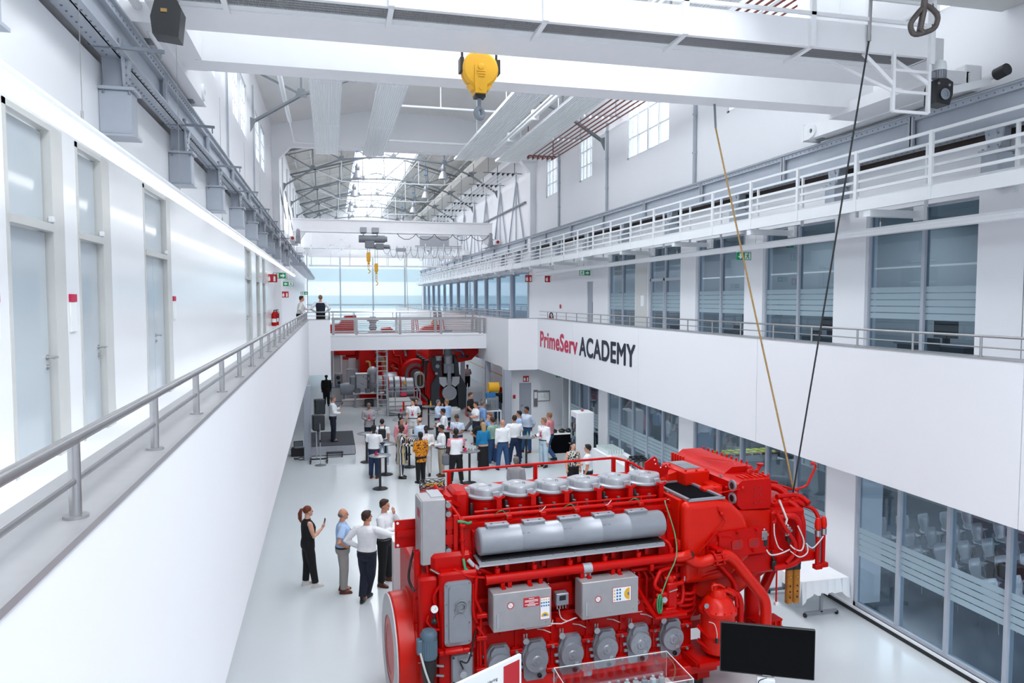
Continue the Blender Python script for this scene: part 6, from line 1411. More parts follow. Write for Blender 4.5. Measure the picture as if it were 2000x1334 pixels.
blotch('zebra_print', '#d8d6cc', '#16171a', 26, .5)
for nm, h in dict(c_white='#e9ebee', c_offwhite='#dfdedd', c_lightblue='#a9c3e6', c_paleblue='#c9d6e8', c_grey='#8f8e92', c_greyblazer='#a09da2', c_navy='#141c2e', c_black='#0b0c0f', c_jeans='#2b4d78', c_darkjeans='#1b2f50', c_lightjeans='#93b0cc', c_paleje='#b9cfdd',
                  c_beige='#b3a48f', c_greytrouser='#9c9894', c_green='#8fae9b', c_blueblouse='#1277a8', c_pink='#d98a92', c_redv='#c4122a', c_whitetr='#dcdcdc', c_midgrey='#6d7078', c_blueshirt='#7d9fcf').items():
    mat(nm, h, .85, var=.06, scale=9, bump=.25)
for nm, h in dict(skin_light='#c98f74', skin_pale='#d8a58c', skin_tan='#9a6547', skin_dark='#3a231b', skin_brown='#5a3a2a').items(): mat(nm, h, .55, var=.05, scale=20)
for nm, h in dict(h_brown='#3b2416', h_black='#0d0b0b', h_grey='#6c6662', h_blonde='#b39468', h_ginger='#8a4f2c', h_red='#6d3016', h_light='#8d6a4a').items(): mat(nm, h, .7, var=.2, scale=60)
mat('shoe_brown', '#5a2a16', .4); mat('shoe_black', '#0c0c0d', .35); mat('shoe_white', '#d5d3d0', .6); mat('lip', '#8e4a44', .5)

def loft(mb, secs, n=16):
    V, F = [], []
    for (x, y, z, rx, ry) in secs:
        for k in range(n):
            t = 2 * PI * k / n; c, s_ = cos(t), sin(t)
            V.append((x + rx * math.copysign(abs(c) ** .85, c), y + ry * math.copysign(abs(s_) ** .85, s_), z))
    for i in range(len(secs) - 1):
        for k in range(n): F.append((i * n + k, i * n + (k + 1) % n, (i + 1) * n + (k + 1) % n, (i + 1) * n + k))
    F.append(tuple(range(n))[::-1]); F.append(tuple((len(secs) - 1) * n + k for k in range(n)))
    return mb.add(V, F)
ARMS = dict(down=((.235, -.03, 1.14), (.235, .05, .90), (0, .15, -1)), hip=((.40, -.10, 1.18), (.205, .05, 1.02), (-.75, .45, -.35)), phone=((.23, .06, 1.14), (.12, .28, 1.27), (-.1, .5, .8)),
            hold=((.25, .0, 1.14), (.12, .26, 1.10), (-.55, .8, .1)), fold=((.25, .08, 1.16), (.0, .22, 1.16), (-1, .1, .08)), back=((.27, -.12, 1.14), (.09, -.18, .98), (-.9, -.1, -.3)),
            face=((.24, .2, 1.24), (.10, .17, 1.46), (-.3, .0, 1)), reach=((.27, .2, 1.22), (.24, .46, 1.16), (-.1, 1, 0)), side=((.45, .05, 1.33), (.70, .10, 1.27), (1, .1, -.1)), table=((.25, .05, 1.15), (.18, .32, 1.10), (-.1, 1, -.05)),
            low=((.28, .02, 1.15), (.26, .22, .98), (-.1, .9, -.4)))
LEGS = dict(stand=(((.10, .02, .49), (.10, 0, .085)), ((-.10, .01, .49), (-.11, -.01, .085))), wide=(((.14, .02, .49), (.18, 0, .085)), ((-.14, .02, .49), (-.18, .0, .085))),
            stride=(((.10, .16, .50), (.10, .22, .09)), ((-.10, .02, .49), (-.10, -.26, .14))), cross=(((.06, .04, .49), (-.06, .10, .085)), ((-.07, .02, .50), (-.03, -.16, .11))),
            contra=(((.12, .05, .49), (.17, .10, .085)), ((-.10, 0, .49), (-.09, -.04, .085))))
def remesh(o, v):
    m = o.modifiers.new('one_surface', 'REMESH'); m.mode = 'VOXEL'; m.voxel_size = v; m.use_smooth_shade = True
    return o
def hand(mb, w, d, near, side):
    w = Vector(w); d = Vector(d).normalized(); up = Vector((0, 0, 1)) if abs(d.z) < .8 else Vector((0, 1, 0))
    s = d.cross(up).normalized(); nrm = s.cross(d).normalized()
    P = [w + d * t for t in (0, .03, .075, .095)]
    mb.tube([P[0], P[1], P[2]], .03, 8, rr=[.024, .034, .036])
    for k, (off, L) in enumerate(((-.030, .062), (-.010, .078), (.010, .085), (.029, .075))):
        a = P[2] + s * off - d * .01; b = a + d * (L * .55) - nrm * .008; c = b + d * (L * .42) - nrm * .022
        mb.tube([a, b, c], .0095, 6, rr=[.0105, .0098, .0082])
    a = P[1] + s * (-.03 if side > 0 else .03); b = a + d * .035 + s * (-.03 if side > 0 else .03) - nrm * .01; mb.tube([a, b, b + d * .03 - nrm * .01], .010, 6, rr=[.013, .011, .009])
NP = [0]
def person(label, loc, face, h=1.76, top='c_white', sleeve='long', bot='c_navy', skin='skin_light', hair='h_brown', style='short', arms=('down', 'down'), legs='stand', shoes='shoe_black',
           fem=False, near=False, lanyard=False, turn=0., nod=0., lean=0., belt=True, coat=0., skirt=None, vest=None, bulk=1., robe=None, feet=True, group='people in the hall'):
    s = h / 1.76
    t = thing('person', label, 'person', tuple(loc), -R(face), group=group)
    Sc = Matrix.Scale(s, 4)
    def ln(p): return (p[0], p[1] + lean * max(0, p[2] - .95), p[2])
    sw = .182 if fem else .212
    tor = [(0, 0, .84, .12, .10), (0, -.005, .90, .165, .118), (0, -.01, .97, .163, .115), (0, 0, 1.08, .135 if fem else .150, .105), (0, .01, 1.20, .155, .118), (0, .012, 1.30, .172, .122), (0, 0, 1.38, .178, .105), (0, -.01, 1.435, .14, .078), (0, -.012, 1.47, .075, .06), (0, -.005, 1.52, .056, .056), (0, .0, 1.57, .055, .058)]
    bulk *= 1.13
    tor = [(x, y, z, rx * (bulk if z < 1.44 else 1), ry * (bulk if z < 1.44 else 1)) for x, y, z, rx, ry in tor]
    tor = [(*ln((x, y, z)), rx, ry) for x, y, z, rx, ry in tor]
    b = MB(); b.M = Sc
    loft(b, tor)
    hc = Vector(ln((0, .015, 1.645))); HM = Sc @ Matrix.Translation(hc) @ Matrix.Rotation(-R(turn), 4, 'Z') @ Matrix.Rotation(-R(nod), 4, 'X')
    hb_ = MB(); hb_.M = HM
    hb_.ball((0, -.008, .02), (.077, .096, .10), 16, 10).ball((0, .022, -.045), (.056, .070, .072), 12, 8).ball((0, .096, -.012), (.013, .020, .020), 8, 6).ball((0, .088, .015), (.010, .012, .025), 6, 5)
    hb_.ball((.078, -.005, -.005), (.010, .018, .030), 8, 5).ball((-.078, -.005, -.005), (.010, .018, .030), 8, 5).ball((0, .075, -.082), (.025, .02, .018), 8, 5).ball((0, .082, .032), (.045, .012, .01), 8, 5)
    b.v += []; o0 = len(b.v); b.v.extend(hb_.v); b.f.extend(tuple(i + o0 for i in f) for f in hb_.f)
    sh, tr = MB(), MB(); sh.M = Sc; tr.M = Sc
    hands = []
    for side, nm in ((1, arms[1]), (-1, arms[0])):
        E_, W_, d = ARMS[nm]; mir = lambda p: (p[0] * side, p[1], p[2])
        S = ln((sw * side, -.005, 1.405)); Sx = ln((.12 * side, -.005, 1.41)); E2, W2 = ln(mir(E_)), ln(mir(W_)); d2 = mir(d)
        M1 = tuple((a + c) / 2 for a, c in zip(S, E2)); M2 = tuple(a * .6 + c * .4 for a, c in zip(E2, W2))
        b.tube([Sx, S, M1, E2, M2, W2], .04, 10, rr=[.052, .060, .053, .045, .043, .028])
        hand(b, W2, d2, near, side); hands.append((Vector(W2) + Vector(d2).normalized() * .09) * s)
        if sleeve == 'long': sh.tube([Sx, S, M1, E2, M2, W2], .05, 10, rr=[.064, .078, .071, .062, .057, .044])
        elif sleeve == 'short':
            M3 = tuple(a * .25 + c * .75 for a, c in zip(S, E2)); sh.tube([Sx, S, M1, M3], .05, 10, rr=[.064, .080, .079, .077])
    for side, (K, A) in zip((1, -1), LEGS[legs]):
        hp = (.085 * side, -.005, .90)
        mid = tuple((a + c) / 2 for a, c in zip(hp, K)); cf = tuple(a * .65 + c * .35 for a, c in zip(K, A))
        b.tube([hp, mid, K, cf, A, (A[0], A[1], A[2] - .03)], .06, 10, rr=[.085, .075, .052, .052, .034, .034])
        b.tube([(A[0], A[1] - .03, A[2] - .045), (A[0], A[1] + .06, A[2] - .05), (A[0], A[1] + .15, A[2] - .055)], .035, 8)
        if bot and not skirt:
            cut = .10 if not fem or sleeve != 'none' else .30
            Aq = tuple(a * (cut if cut > .2 else .04) + c * (1 - (cut if cut > .2 else .04)) for a, c in zip(K, A))
            tr.tube([hp, mid, K, cf, Aq], .07, 12, rr=[.105 * (bulk * .5 + .5), .108, .088, .081, .074])
        if feet:
            f_ = MB(); f_.M = Sc @ Matrix.Translation((A[0], A[1], A[2] - .085)) @ Matrix.Rotation(R(-8 * side), 4, 'Z')
            loft(f_, [(0, .045, 0, .044, .135), (0, .045, .02, .047, .138), (0, .04, .045, .043, .125), (0, .01, .075, .037, .085), (0, -.02, .105, .036, .05)], 14)
            f_.build('shoe', shoes, t)
    body = b.build('body', skin, t); remesh(body, .0075 if near else .0145)
    # clothing
    infl = .012
    if sleeve != 'bare':
        lo = .90 - coat
        sec = [(x, y, z, rx + infl, ry + infl) for x, y, z, rx, ry in tor if lo <= z <= 1.48]
        if coat: sec = [(0, -.005, lo, .20, .16), (0, -.005, .93, .185, .14)] + sec[1:]
        else: sec = [(0, 0, .955, .170 * bulk, .124 * bulk)] + [q for q in sec if q[2] > .96]
        if vest is None or True: loft(sh, sec)
        if not vest and not robe: loft(sh, [(*ln((0, -.008, 1.45)), .085, .07), (*ln((0, -.004, 1.50)), .066, .066)])
        o = sh.build('shirt', top, t); remesh(o, .012 if near else .018)
    if vest:
        vm = MB(); vm.M = Sc; loft(vm, [(x, y, z, rx + .022, ry + .022) for x, y, z, rx, ry in tor if .94 <= z <= 1.45]); vm.build('waistcoat', vest, t)
    if skirt:
        sk = MB(); sk.M = Sc; loft(sk, [(0, 0, .10, .21, .19), (0, 0, .5, .19, .17), (0, 0, .85, .185, .14), (0, 0, 1.02, .145, .115)], 24); sk.build('skirt', skirt, t)
    elif bot:
        loft(tr, [(0, 0, .80, .15, .10), (0, -.005, .86, .172 * bulk, .124 * bulk), (0, -.01, .93, .176 * bulk, .128 * bulk), (0, -.005, 1.0, .162 * bulk, .118 * bulk)])
        o = tr.build('trousers', bot, t); remesh(o, .012 if near else .018)
    if belt and bot and not coat and not skirt:
        q = MB(); q.M = Sc; loft(q, [(0, -.005, .965, .178 * bulk, .132 * bulk), (0, -.005, 1.0, .172 * bulk, .127 * bulk)]); q.build('belt', 'black', t)
    # head details
    f = MB(); f.M = HM
    for sd in (-1, 1): f.ball((.030 * sd, .083, .006), (.011, .008, .007), 6, 4)
    f.build('eyes', 'h_black', t)
    f = MB(); f.M = HM; f.ball((0, .089, -.052), (.022, .008, .006), 8, 4); f.build('mouth', 'lip', t)
    if style != 'bald':
        f = MB(); f.M = HM
        if style == 'short':
            f.ball((0, -.022, .045), (.087, .098, .092), 16, 10); f.ball((0, .03, .095), (.06, .055, .035), 12, 6); f.ball((0, -.06, .0), (.07, .055, .07), 12, 8)
            f.ball((.074, -.02, .02), (.016, .035, .04), 8, 5); f.ball((-.074, -.02, .02), (.016, .035, .04), 8, 5)
        elif style == 'fringe':
            f.ball((0, -.05, -.005), (.084, .062, .055), 14, 8)
        elif style == 'long':
            f.ball((0, -.022, .045), (.090, .10, .094), 16, 10); loft(f, [(0, -.09, -.26, .05, .03), (0, -.085, -.18, .085, .045), (0, -.06, -.05, .095, .07), (0, -.03, .06, .085, .085)])
        elif style == 'ponytail':
            f.ball((0, -.022, .042), (.086, .098, .092), 16, 10); f.tube([(0, -.10, .07), (0, -.15, .06), (0, -.18, -.02), (0, -.18, -.13), (0, -.16, -.22)], .03, 10, rr=[.02, .035, .045, .04, .012])
        elif style == 'bun':
            f.ball((0, -.022, .045), (.086, .098, .092), 16, 10); f.ball((0, -.12, .02), .035, 10, 6)
        f.build('hair', hair, t)
    if lanyard:
        f = MB(); f.M = Sc; yf = .145 * bulk
        f.bar(ln((.055, .06, 1.47)), ln((.03, yf, 1.30)), .02, .006).bar(ln((-.055, .06, 1.47)), ln((-.03, yf, 1.30)), .02, .006).bar(ln((.03, yf, 1.30)), ln((0, yf + .005, 1.18)), .02, .006).bar(ln((-.03, yf, 1.30)), ln((0, yf + .005, 1.18)), .02, .006)
        f.build('lanyard', 'magenta', t)
        f = MB(); f.M = Sc; p = ln((0, 0, 1.12)); f.box(-.045, .045, p[1] + yf, p[1] + yf + .008, 1.06, 1.18); f.build('badge', 'magenta', t)
        f = MB(); f.M = Sc; f.box(-.04, .04, p[1] + yf + .008, p[1] + yf + .011, 1.065, 1.10); f.build('badge_card', 'paper', t)
    wm = WM[t.name]
    t_h = [wm @ q for q in hands]     # right hand, left hand
    return t, t_h
def gp(px, py, z=0.): return at(px, py, z)
def phone(p, lab, rz=0, tilt=30):
    o = MB().bev(-.035, .035, -.005, .005, -.07, .07, .004).build('smartphone', 'black'); o.location = p; o.rotation_euler = (R(-tilt), 0, rz); tag(o, lab, 'phone'); return o

# the four near the flywheel
w1, hd = person('woman with a reddish ponytail in a sleeveless black jumpsuit holding up a phone', gp(603, 1144), 72, 1.72, top='c_black', sleeve='sleeveless', bot='c_black', skin='skin_pale', hair='h_red', style='ponytail', arms=('down', 'phone'), legs='contra', shoes='shoe_white', fem=True, near=True, belt=False)
phone(hd[0] + Vector((.01, .02, .05)), 'black smartphone held up by the woman in the black jumpsuit', -R(72), 10)
person('older bald man in a light blue short sleeved shirt and grey trousers with red lanyard', gp(671, 1156), 88, 1.76, top='c_lightblue', sleeve='short', bot='c_greytrouser', skin='skin_light', hair='h_grey', style='fringe', arms=('down', 'hip'), legs='stand', shoes='shoe_brown', near=True, lanyard=True, bulk=1.06)
person('man in a white shirt seen from behind, one hand on the plinth', gp(718, 1172), 30, 1.83, top='c_white', bot='c_navy', skin='skin_light', hair='h_brown', arms=('hip', 'side'), legs='cross', near=True, turn=35)
person('man in a white shirt rubbing his face, behind the man at the plinth', gp(752, 1140), 120, 1.83, top='c_white', bot='c_black', skin='skin_light', hair='h_brown', arms=('face', 'fold'), legs='wide', shoes='shoe_brown', near=True)
# on the stage and behind it
_, hd = person('man in a white shirt standing on the low stage with a microphone', gp(651, 862, .40), 85, 1.84, top='c_white', bot='c_navy', skin='skin_light', hair='h_grey', arms=('phone', 'hold'), legs='stand')
o = MB().cyl((0, 0, -.08), (0, 0, .06), .014, 8).ball((0, 0, .08), .024, 8, 6).build('microphone', 'black'); o.location = hd[1] + Vector((.02, 0, .05)); o.rotation_euler = (0, R(25), 0); tag(o, 'black hand microphone held by the man on the stage', 'microphone')
person('man in a dark suit standing in shadow behind the loudspeakers', gp(638, 793), 0, 1.80, top='c_black', bot='c_black', skin='skin_brown', hair='h_black', coat=.12)
# guests, roughly from left to right
person('grey haired man in a pale grey blazer looking down at his phone', gp(721, 868), 180, 1.74, top='c_greyblazer', bot='c_navy', skin='skin_tan', hair='h_grey', arms=('hold', 'hold'), lanyard=True, nod=25, coat=.14)
bkp, _ = person('person in a white T-shirt with a small black backpack, seen from behind', gp(747, 908), 5, 1.70, top='c_white', sleeve='short', bot='c_lightjeans', skin='skin_light', hair='h_black', arms=('hip', 'down'), legs='wide', shoes='shoe_white')
t = thing('backpack', 'small black backpack worn over a white T-shirt', 'backpack', tuple(gp(747, 908)), -R(5)); MB().bev(-.14, .14, -.28, -.15, 1.02, 1.38, .04).build('bag', 'black', t)
MB().tube([(-.09, -.16, 1.36), (-.10, -.03, 1.47), (-.12, .13, 1.34)], .018, 6).tube([(.09, -.16, 1.36), (.10, -.03, 1.47), (.12, .13, 1.34)], .018, 6).build('strap', 'black', t)
person('dark haired man in a white polo shirt and jeans leaning at the front left table', gp(731, 934), 25, 1.82, top='c_white', sleeve='short', bot='c_darkjeans', skin='skin_dark', hair='h_black', arms=('table', 'table'), legs='stand', shoes='shoe_brown')
person('bald man in a long blue and white striped robe and matching trousers', gp(784, 934), 100, 1.86, top='robe_stripes', bot='robe_stripes', skin='skin_dark', style='bald', arms=('reach', 'table'), legs='stand', coat=.42, lanyard=True, bulk=1.08)
person('person in a pale pink top hidden behind the striped robe', gp(781, 916) + Vector((.15, .9, 0)), 160, 1.72, top='c_pink', bot='c_black', skin='skin_light', hair='h_black', legs='wide', shoes='shoe_white')
person('man in an orange and black patterned shirt with dark trousers', gp(822, 943), 335, 1.70, top='orange_print', sleeve='long', bot='c_black', skin='skin_dark', hair='h_black', arms=('hold', 'down'), coat=.16, bulk=1.05)
person('man in a white embroidered suit holding a small plate', gp(833, 929), 200, 1.74, top='c_offwhite', bot='c_whitetr', skin='skin_dark', hair='h_black', arms=('hold', 'hold'), coat=.2, lanyard=True)
_, hd = person('man in a white shirt and beige trousers holding a phone in both hands', gp(863, 930), 268, 1.78, top='c_white', bot='c_beige', skin='skin_tan', hair='h_black', arms=('hold', 'hold'), shoes='shoe_brown', nod=8)
phone(hd[0] + Vector((-.04, 0, .02)), 'phone in the hands of the man in beige trousers', R(90), 60)
person('man in a white waistcoat over a pink shirt, seen from behind at a table', gp(891, 945), 355, 1.84, top='c_pink', sleeve='short', bot='c_black', skin='skin_dark', hair='h_black', arms=('down', 'table'), legs='wide', vest='c_white', bulk=1.08)
person('young man in a white polo shirt and white trousers with a red lanyard', gp(807, 862), 195, 1.82, top='c_white', sleeve='short', bot='c_whitetr', skin='skin_pale', hair='h_black', arms=('back', 'down'), lanyard=True, turn=30)
person('dark haired man in black behind the young man in white', gp(809, 862) + Vector((.2, 1.0, 0)), 185, 1.72, top='c_black', bot='c_black', skin='skin_light', hair='h_brown', lanyard=True)
person('balding man in a pale blue shirt bending over a table', gp(825, 908), 320, 1.74, top='c_paleblue', bot='c_grey', skin='skin_pale', hair='h_grey', style='fringe', arms=('table', 'table'), lean=.2, bulk=1.06)
person('man in a pale shirt with glasses, hand at his mouth, by the rear table', gp(856, 859), 120, 1.74, top='c_paleblue', bot='c_navy', skin='skin_light', hair='h_grey', arms=('face', 'fold'))
person('man in a light blue shirt turned away beside the man with glasses', gp(873, 859), 310, 1.76, top='c_lightblue', bot='c_navy', skin='skin_light', hair='h_light', arms=('face', 'hold'))
person('man in a white shirt leaning on the middle table from the right', gp(870, 884), 280, 1.76, top='c_white', bot='c_black', skin='skin_tan', hair='h_black', arms=('table', 'table'), lean=.12)
person('young man in a pale striped shirt looking down at the table', gp(894, 900), 215, 1.76, top='c_paleblue', sleeve='short', bot='c_jeans', skin='skin_tan', hair='h_brown', arms=('hold', 'hold'), nod=30, lanyard=True, lean=.08)
person('tall man in a black polo shirt and grey trousers walking', gp(919, 846), 120, 1.86, top='c_black', sleeve='short', bot='c_midgrey', skin='skin_light', hair='h_brown', legs='stride', arms=('down', 'low'))
person('man in a white polo shirt with folded arms', gp(930, 868), 260, 1.80, top='c_white', sleeve='short', bot='c_navy', skin='skin_light', hair='h_brown', arms=('fold', 'fold'))
person('man in a blue shirt looking right beside the folded arms', gp(943, 866), 80, 1.80, top='c_blueshirt', bot='c_navy', skin='skin_light', hair='h_grey', arms=('hold', 'down'), lanyard=True)
person('ginger haired man in a blue shirt drinking', gp(957, 899), 245, 1.80, top='c_blueshirt', bot='c_jeans', skin='skin_pale', hair='h_ginger', arms=('face', 'hold'))
person('grey haired woman in a black short sleeved top', gp(941, 905), 20, 1.68, top='c_black', sleeve='short', bot='c_navy', skin='skin_light', hair='h_grey', style='bun', arms=('hip', 'face'), fem=True)
person('blonde woman in a blue blouse and long black skirt seen from behind', gp(944, 917), 350, 1.70, top='c_blueblouse', sleeve='long', bot=None, skirt='c_black', skin='skin_pale', hair='h_blonde', style='long', arms=('down', 'hold'), fem=True, shoes='shoe_brown')
person('man in a pale green shirt and jeans', gp(962, 909), 320, 1.78, top='c_green', bot='c_jeans', skin='skin_light', hair='h_brown', arms=('hold', 'down'), legs='wide', shoes='shoe_white')
person('bald man in a white shirt and blue jeans seen from behind', gp(982, 917), 355, 1.80, top='c_white', bot='c_jeans', skin='skin_light', style='bald', arms=('down', 'down'), legs='wide')
person('broad man in a white short sleeved shirt and dark jeans seen from behind', gp(1005, 908), 10, 1.84, top='c_white', sleeve='short', bot='c_darkjeans', skin='skin_light', hair='h_brown', arms=('hip', 'table'), legs='wide', bulk=1.12)
person('man in a light blue shirt with glasses facing left', gp(1014, 893), 275, 1.80, top='c_lightblue', bot='c_navy', skin='skin_light', hair='h_black', arms=('hold', 'down'), legs='wide')
person('dark haired man in a pale shirt with his hands behind his back', gp(1030, 884), 240, 1.84, top='c_paleblue', bot='c_jeans', skin='skin_tan', hair='h_black', arms=('back', 'back'), legs='contra', lean=.06, shoes='shoe_brown')
_, hd = person('man with glasses in a white shirt and pale jeans with a red badge', gp(1062, 912), 240, 1.80, top='c_white', bot='c_paleje', skin='skin_light', hair='h_light', arms=('down', 'hold'), legs='stand', lanyard=True, turn=25)
phone(hd[0] + Vector((0, 0, .04)), 'dark phone held by the man in pale jeans', R(120), 30)
person('man in a pink shirt and blue jeans facing away', gp(1073, 899), 310, 1.82, top='c_pink', bot='c_jeans', skin='skin_light', hair='h_light', arms=('hold', 'down'), legs='stride', shoes='shoe_black')
person('dark haired woman in a black and white patterned sleeveless top', gp(1119, 969), 175, 1.70, top='zebra_print', sleeve='none', bot='c_black', skin='skin_pale', hair='h_black', style='bun', arms=('down', 'down'), fem=True)
person('man in a white short sleeved shirt facing the patterned top', gp(1148, 980), 300, 1.74, top='c_white', sleeve='short', bot='c_black', skin='skin_light', hair='h_black', arms=('down', 'hold'))
person('grey suited man with short dark hair just beyond the cylinder covers', gp(1008, 1010), 40, 1.70, top='c_grey', bot='c_grey', skin='skin_brown', hair='h_grey', coat=.14, arms=('down', 'hold'))
person('woman in a white sleeveless top and black trousers in the far aisle', gp(913, 762), 180, 1.72, top='c_white', sleeve='none', bot='c_black', skin='skin_tan', hair='h_light', style='bun', arms=('hold', 'hold'), fem=True)
person('person in a dark cap behind the yellow engine model', gp(972, 822), 200, 1.75, top='c_black', bot='c_jeans', skin='skin_light', hair='h_black')
# on the gallery
person('man with long lanyard leaning on the corner railing of the gallery', (-1.32, 34.1, FM), 80, 1.80, top='c_offwhite', bot='c_black', skin='skin_light', hair='h_brown', arms=('reach', 'hip'), lanyard=True, lean=.12)
person('man in a dark waistcoat seen from behind with both hands on his hips', (-.42, 34.6, FM), 5, 1.84, top='c_white', bot='c_black', skin='skin_light', hair='h_light', arms=('hip', 'hip'), vest='c_navy')

# ================================================================== STANDING TABLES AND SMALL FURNITURE
tb = None
TB = [((742, 889), 'round grey standing table nearest the camera, with a red card on it'), ((753, 866), 'standing table behind the white polo shirt, close to the backpack'), ((799, 854), 'standing table between the striped robe and the orange shirt'), ((791, 834), 'standing table just behind the striped robe'),
      ((783, 819), 'standing table left of the young man in white, second from the far machinery'), ((779, 804), 'standing table closest to the steel machine frame'), ((837, 793), 'standing table in front of the black engine section, with an orange drink'), ((853, 808), 'standing table beside the man with the hand at his mouth'),
      ((862, 823), 'standing table the white shirted man leans on'), ((874, 840), 'standing table with bottles left of the young man looking down'), ((893, 859), 'standing table in front of the white waistcoat'), ((917, 880), 'standing table with glasses right of the white waistcoat'),
      ((1028, 853), 'black standing table with bottles between the jeans and the red badge'), ((944, 788), 'standing table at the grey column'), ((730, 799), 'pale standing table beside the far blazer'), ((716, 846), 'dark standing table at the left edge of the crowd')]
items = {}
for (px, py), lab in TB:
    c = at(px, py, 1.10); c.z = 0
    if tb is None:
        tb = thing('standing_table', lab, 'table', tuple(c))
        MB().lathe([(.001, 1.07), (.33, 1.07), (.35, 1.08), (.355, 1.095), (.34, 1.10), (.001, 1.10)], n=32).build('table_top', 'grey_steel_dark', tb)
        MB().cyl((0, 0, .03), (0, 0, 1.07), .04, 14).lathe([(.1, 1.05), (.12, 1.07)], n=14).build('column', 'black', tb)
        MB().lathe([(.001, 0), (.24, 0), (.25, .01), (.22, .03), (.06, .05), (.04, .08)], n=28).build('base', 'black', tb); o = tb
    else: o = copy_tree(tb)
    move(o, tuple(c)); o['label'] = lab; o['group'] = 'standing tables among the guests'
mat('table_grey', (.16, .17, .18), .25, spec=.4)
for o in tb.children:
    if o.name.startswith('table_top'): o.data.materials[0] = MATS['table_grey']
def on_table(i, dx, dy, z=1.10): c = at(*TB[i][0], 1.10); return (c.x + dx, c.y + dy, z)
def bottle(loc, lab, m_='glasswhite', cap='magenta', s=1.):
    t = thing('bottle', lab, 'bottle', loc, group='bottles on the standing tables'); MB().lathe([(.001, 0), (.032 * s, 0), (.034 * s, .12 * s), (.014 * s, .18 * s), (.013 * s, .21 * s)], n=12).build('body', m_, t); MB().cyl((0, 0, .21 * s), (0, 0, .235 * s), .015, 8).build('cap', cap, t)
def card(loc, lab):
    t = thing('table_card', lab, 'card', loc, R(20), group='red table cards'); MB().prism([(-.05, 0), (.05, 0), (0, .12)], 'y', -.06, .06).build('card', 'magenta', t); MB().bar((-.03, -.063, .03), (.03, -.063, .06), .02, .003).build('print', 'sign_white', t)
card(on_table(0, -.1, .1), 'red table card on the nearest standing table')
card(on_table(9, .05, .1), 'red table card on the table of the young man looking down'); card(on_table(8, -.02, .1), 'red table card at the leaning man'); card(on_table(5, .1, .0), 'red table card on the table by the steel frame'); card(on_table(11, -.15, -.05), 'red table card among the glasses')
bottle(on_table(12, -.15, .1), 'clear bottle on the black table, the left one'); bottle(on_table(12, .02, -.1), 'green bottle in the middle of the black table', 'c_green', 'sign_green'); bottle(on_table(12, .18, .0), 'clear bottle on the black table, the right one')
bottle(on_table(9, .15, .0), 'clear bottle on the table of the young man looking down', 'glasswhite', 'blue'); bottle(on_table(3, .05, .05), 'dark bottle behind the striped robe', 'shoe_brown', 'sign_red'); bottle(on_table(6, .1, 0), 'orange drink in front of the black engine section', 'yellow', 'sign_white'); bottle(on_table(13, -.1, 0), 'dark bottle at the grey column', 'shoe_brown', 'sign_red'); bottle(on_table(13, .15, 0), 'clear bottle at the grey column'); bottle(on_table(4, .05, .05), 'small dark bottle on the second far table', 'shoe_brown', 'sign_red')
for k, (dx, dy) in enumerate(((-.08, .05), (.05, .12), (.12, -.02))):
    o = MB().lathe([(.001, 0), (.03, 0), (.035, .09), (.032, .09), (.028, .01)], n=12, cap=False).build('drinking_glass', 'glasswhite'); o.location = on_table(11, dx, dy); tag(o, 'pale drinking glass on the table right of the white waistcoat', 'glass', 'glasses on the table right of the white waistcoat')
o = MB().bev(-.13, .13, -.1, .1, -.36, .02, .05).bend([(-.05, 0, 0), (-.04, 0, .3), (.04, 0, .3), (.05, 0, 0)], .012, 6, .05).build('shoulder_bag', 'c_midgrey'); p = gp(891, 945); o.location = (p.x - .33, p.y + .05, 1.0); tag(o, 'grey shoulder bag at the side of the white waistcoat', 'bag')

# stage
st = thing('stage', 'low stage with dark carpet and pale grey cloth skirt', 'stage', (-.02, 30.9, 0))
MB().box(-.92, .90, -1.6, 1.55, .34, .40).build('carpet', 'carpet_dark', st)
V, F = [], []
def skirt_wall(p0, p1, z0, z1, n, amp, m_, par, nm='skirt'):
    d = Vector((p1[0] - p0[0], p1[1] - p0[1], 0)); L = d.length; d.normalize(); nn = Vector((d.y, -d.x, 0)); V = []
    for i in range(n + 1):
        for z in (z0, z1):
            q = Vector((*p0, 0)) + d * (L * i / n) + nn * (amp * (abs(((i * 3) % 5) - 2) / 2) * (1 if z == z0 else .15)); V.append((q.x, q.y, z))
    mb = MB().add(V, [(2 * i, 2 * i + 2, 2 * i + 3, 2 * i + 1) for i in range(n)]); return mb.build(nm, m_, par)
skirt_wall((-.92, -1.6), (.90, -1.6), .03, .38, 24, .03, 'skirt_grey', st); skirt_wall((.90, -1.6), (.90, 1.55), .03, .38, 30, .03, 'skirt_grey', st)
for x in (-.85, .86): MB().box(x - .03, x + .03, -1.58, -1.52, 0, .34).build('foot', 'black', st)
t = thing('stage_step', 'small black step in front of the stage', 'step', (.1, 29.0, 0)); MB().box(-.32, .32, -.12, .12, .16, .20).build('tread', 'black', t)
for x in (-.28, .28): MB().box(x - .02, x + .02, -.1, .1, 0, .16).build('leg', 'black', t)
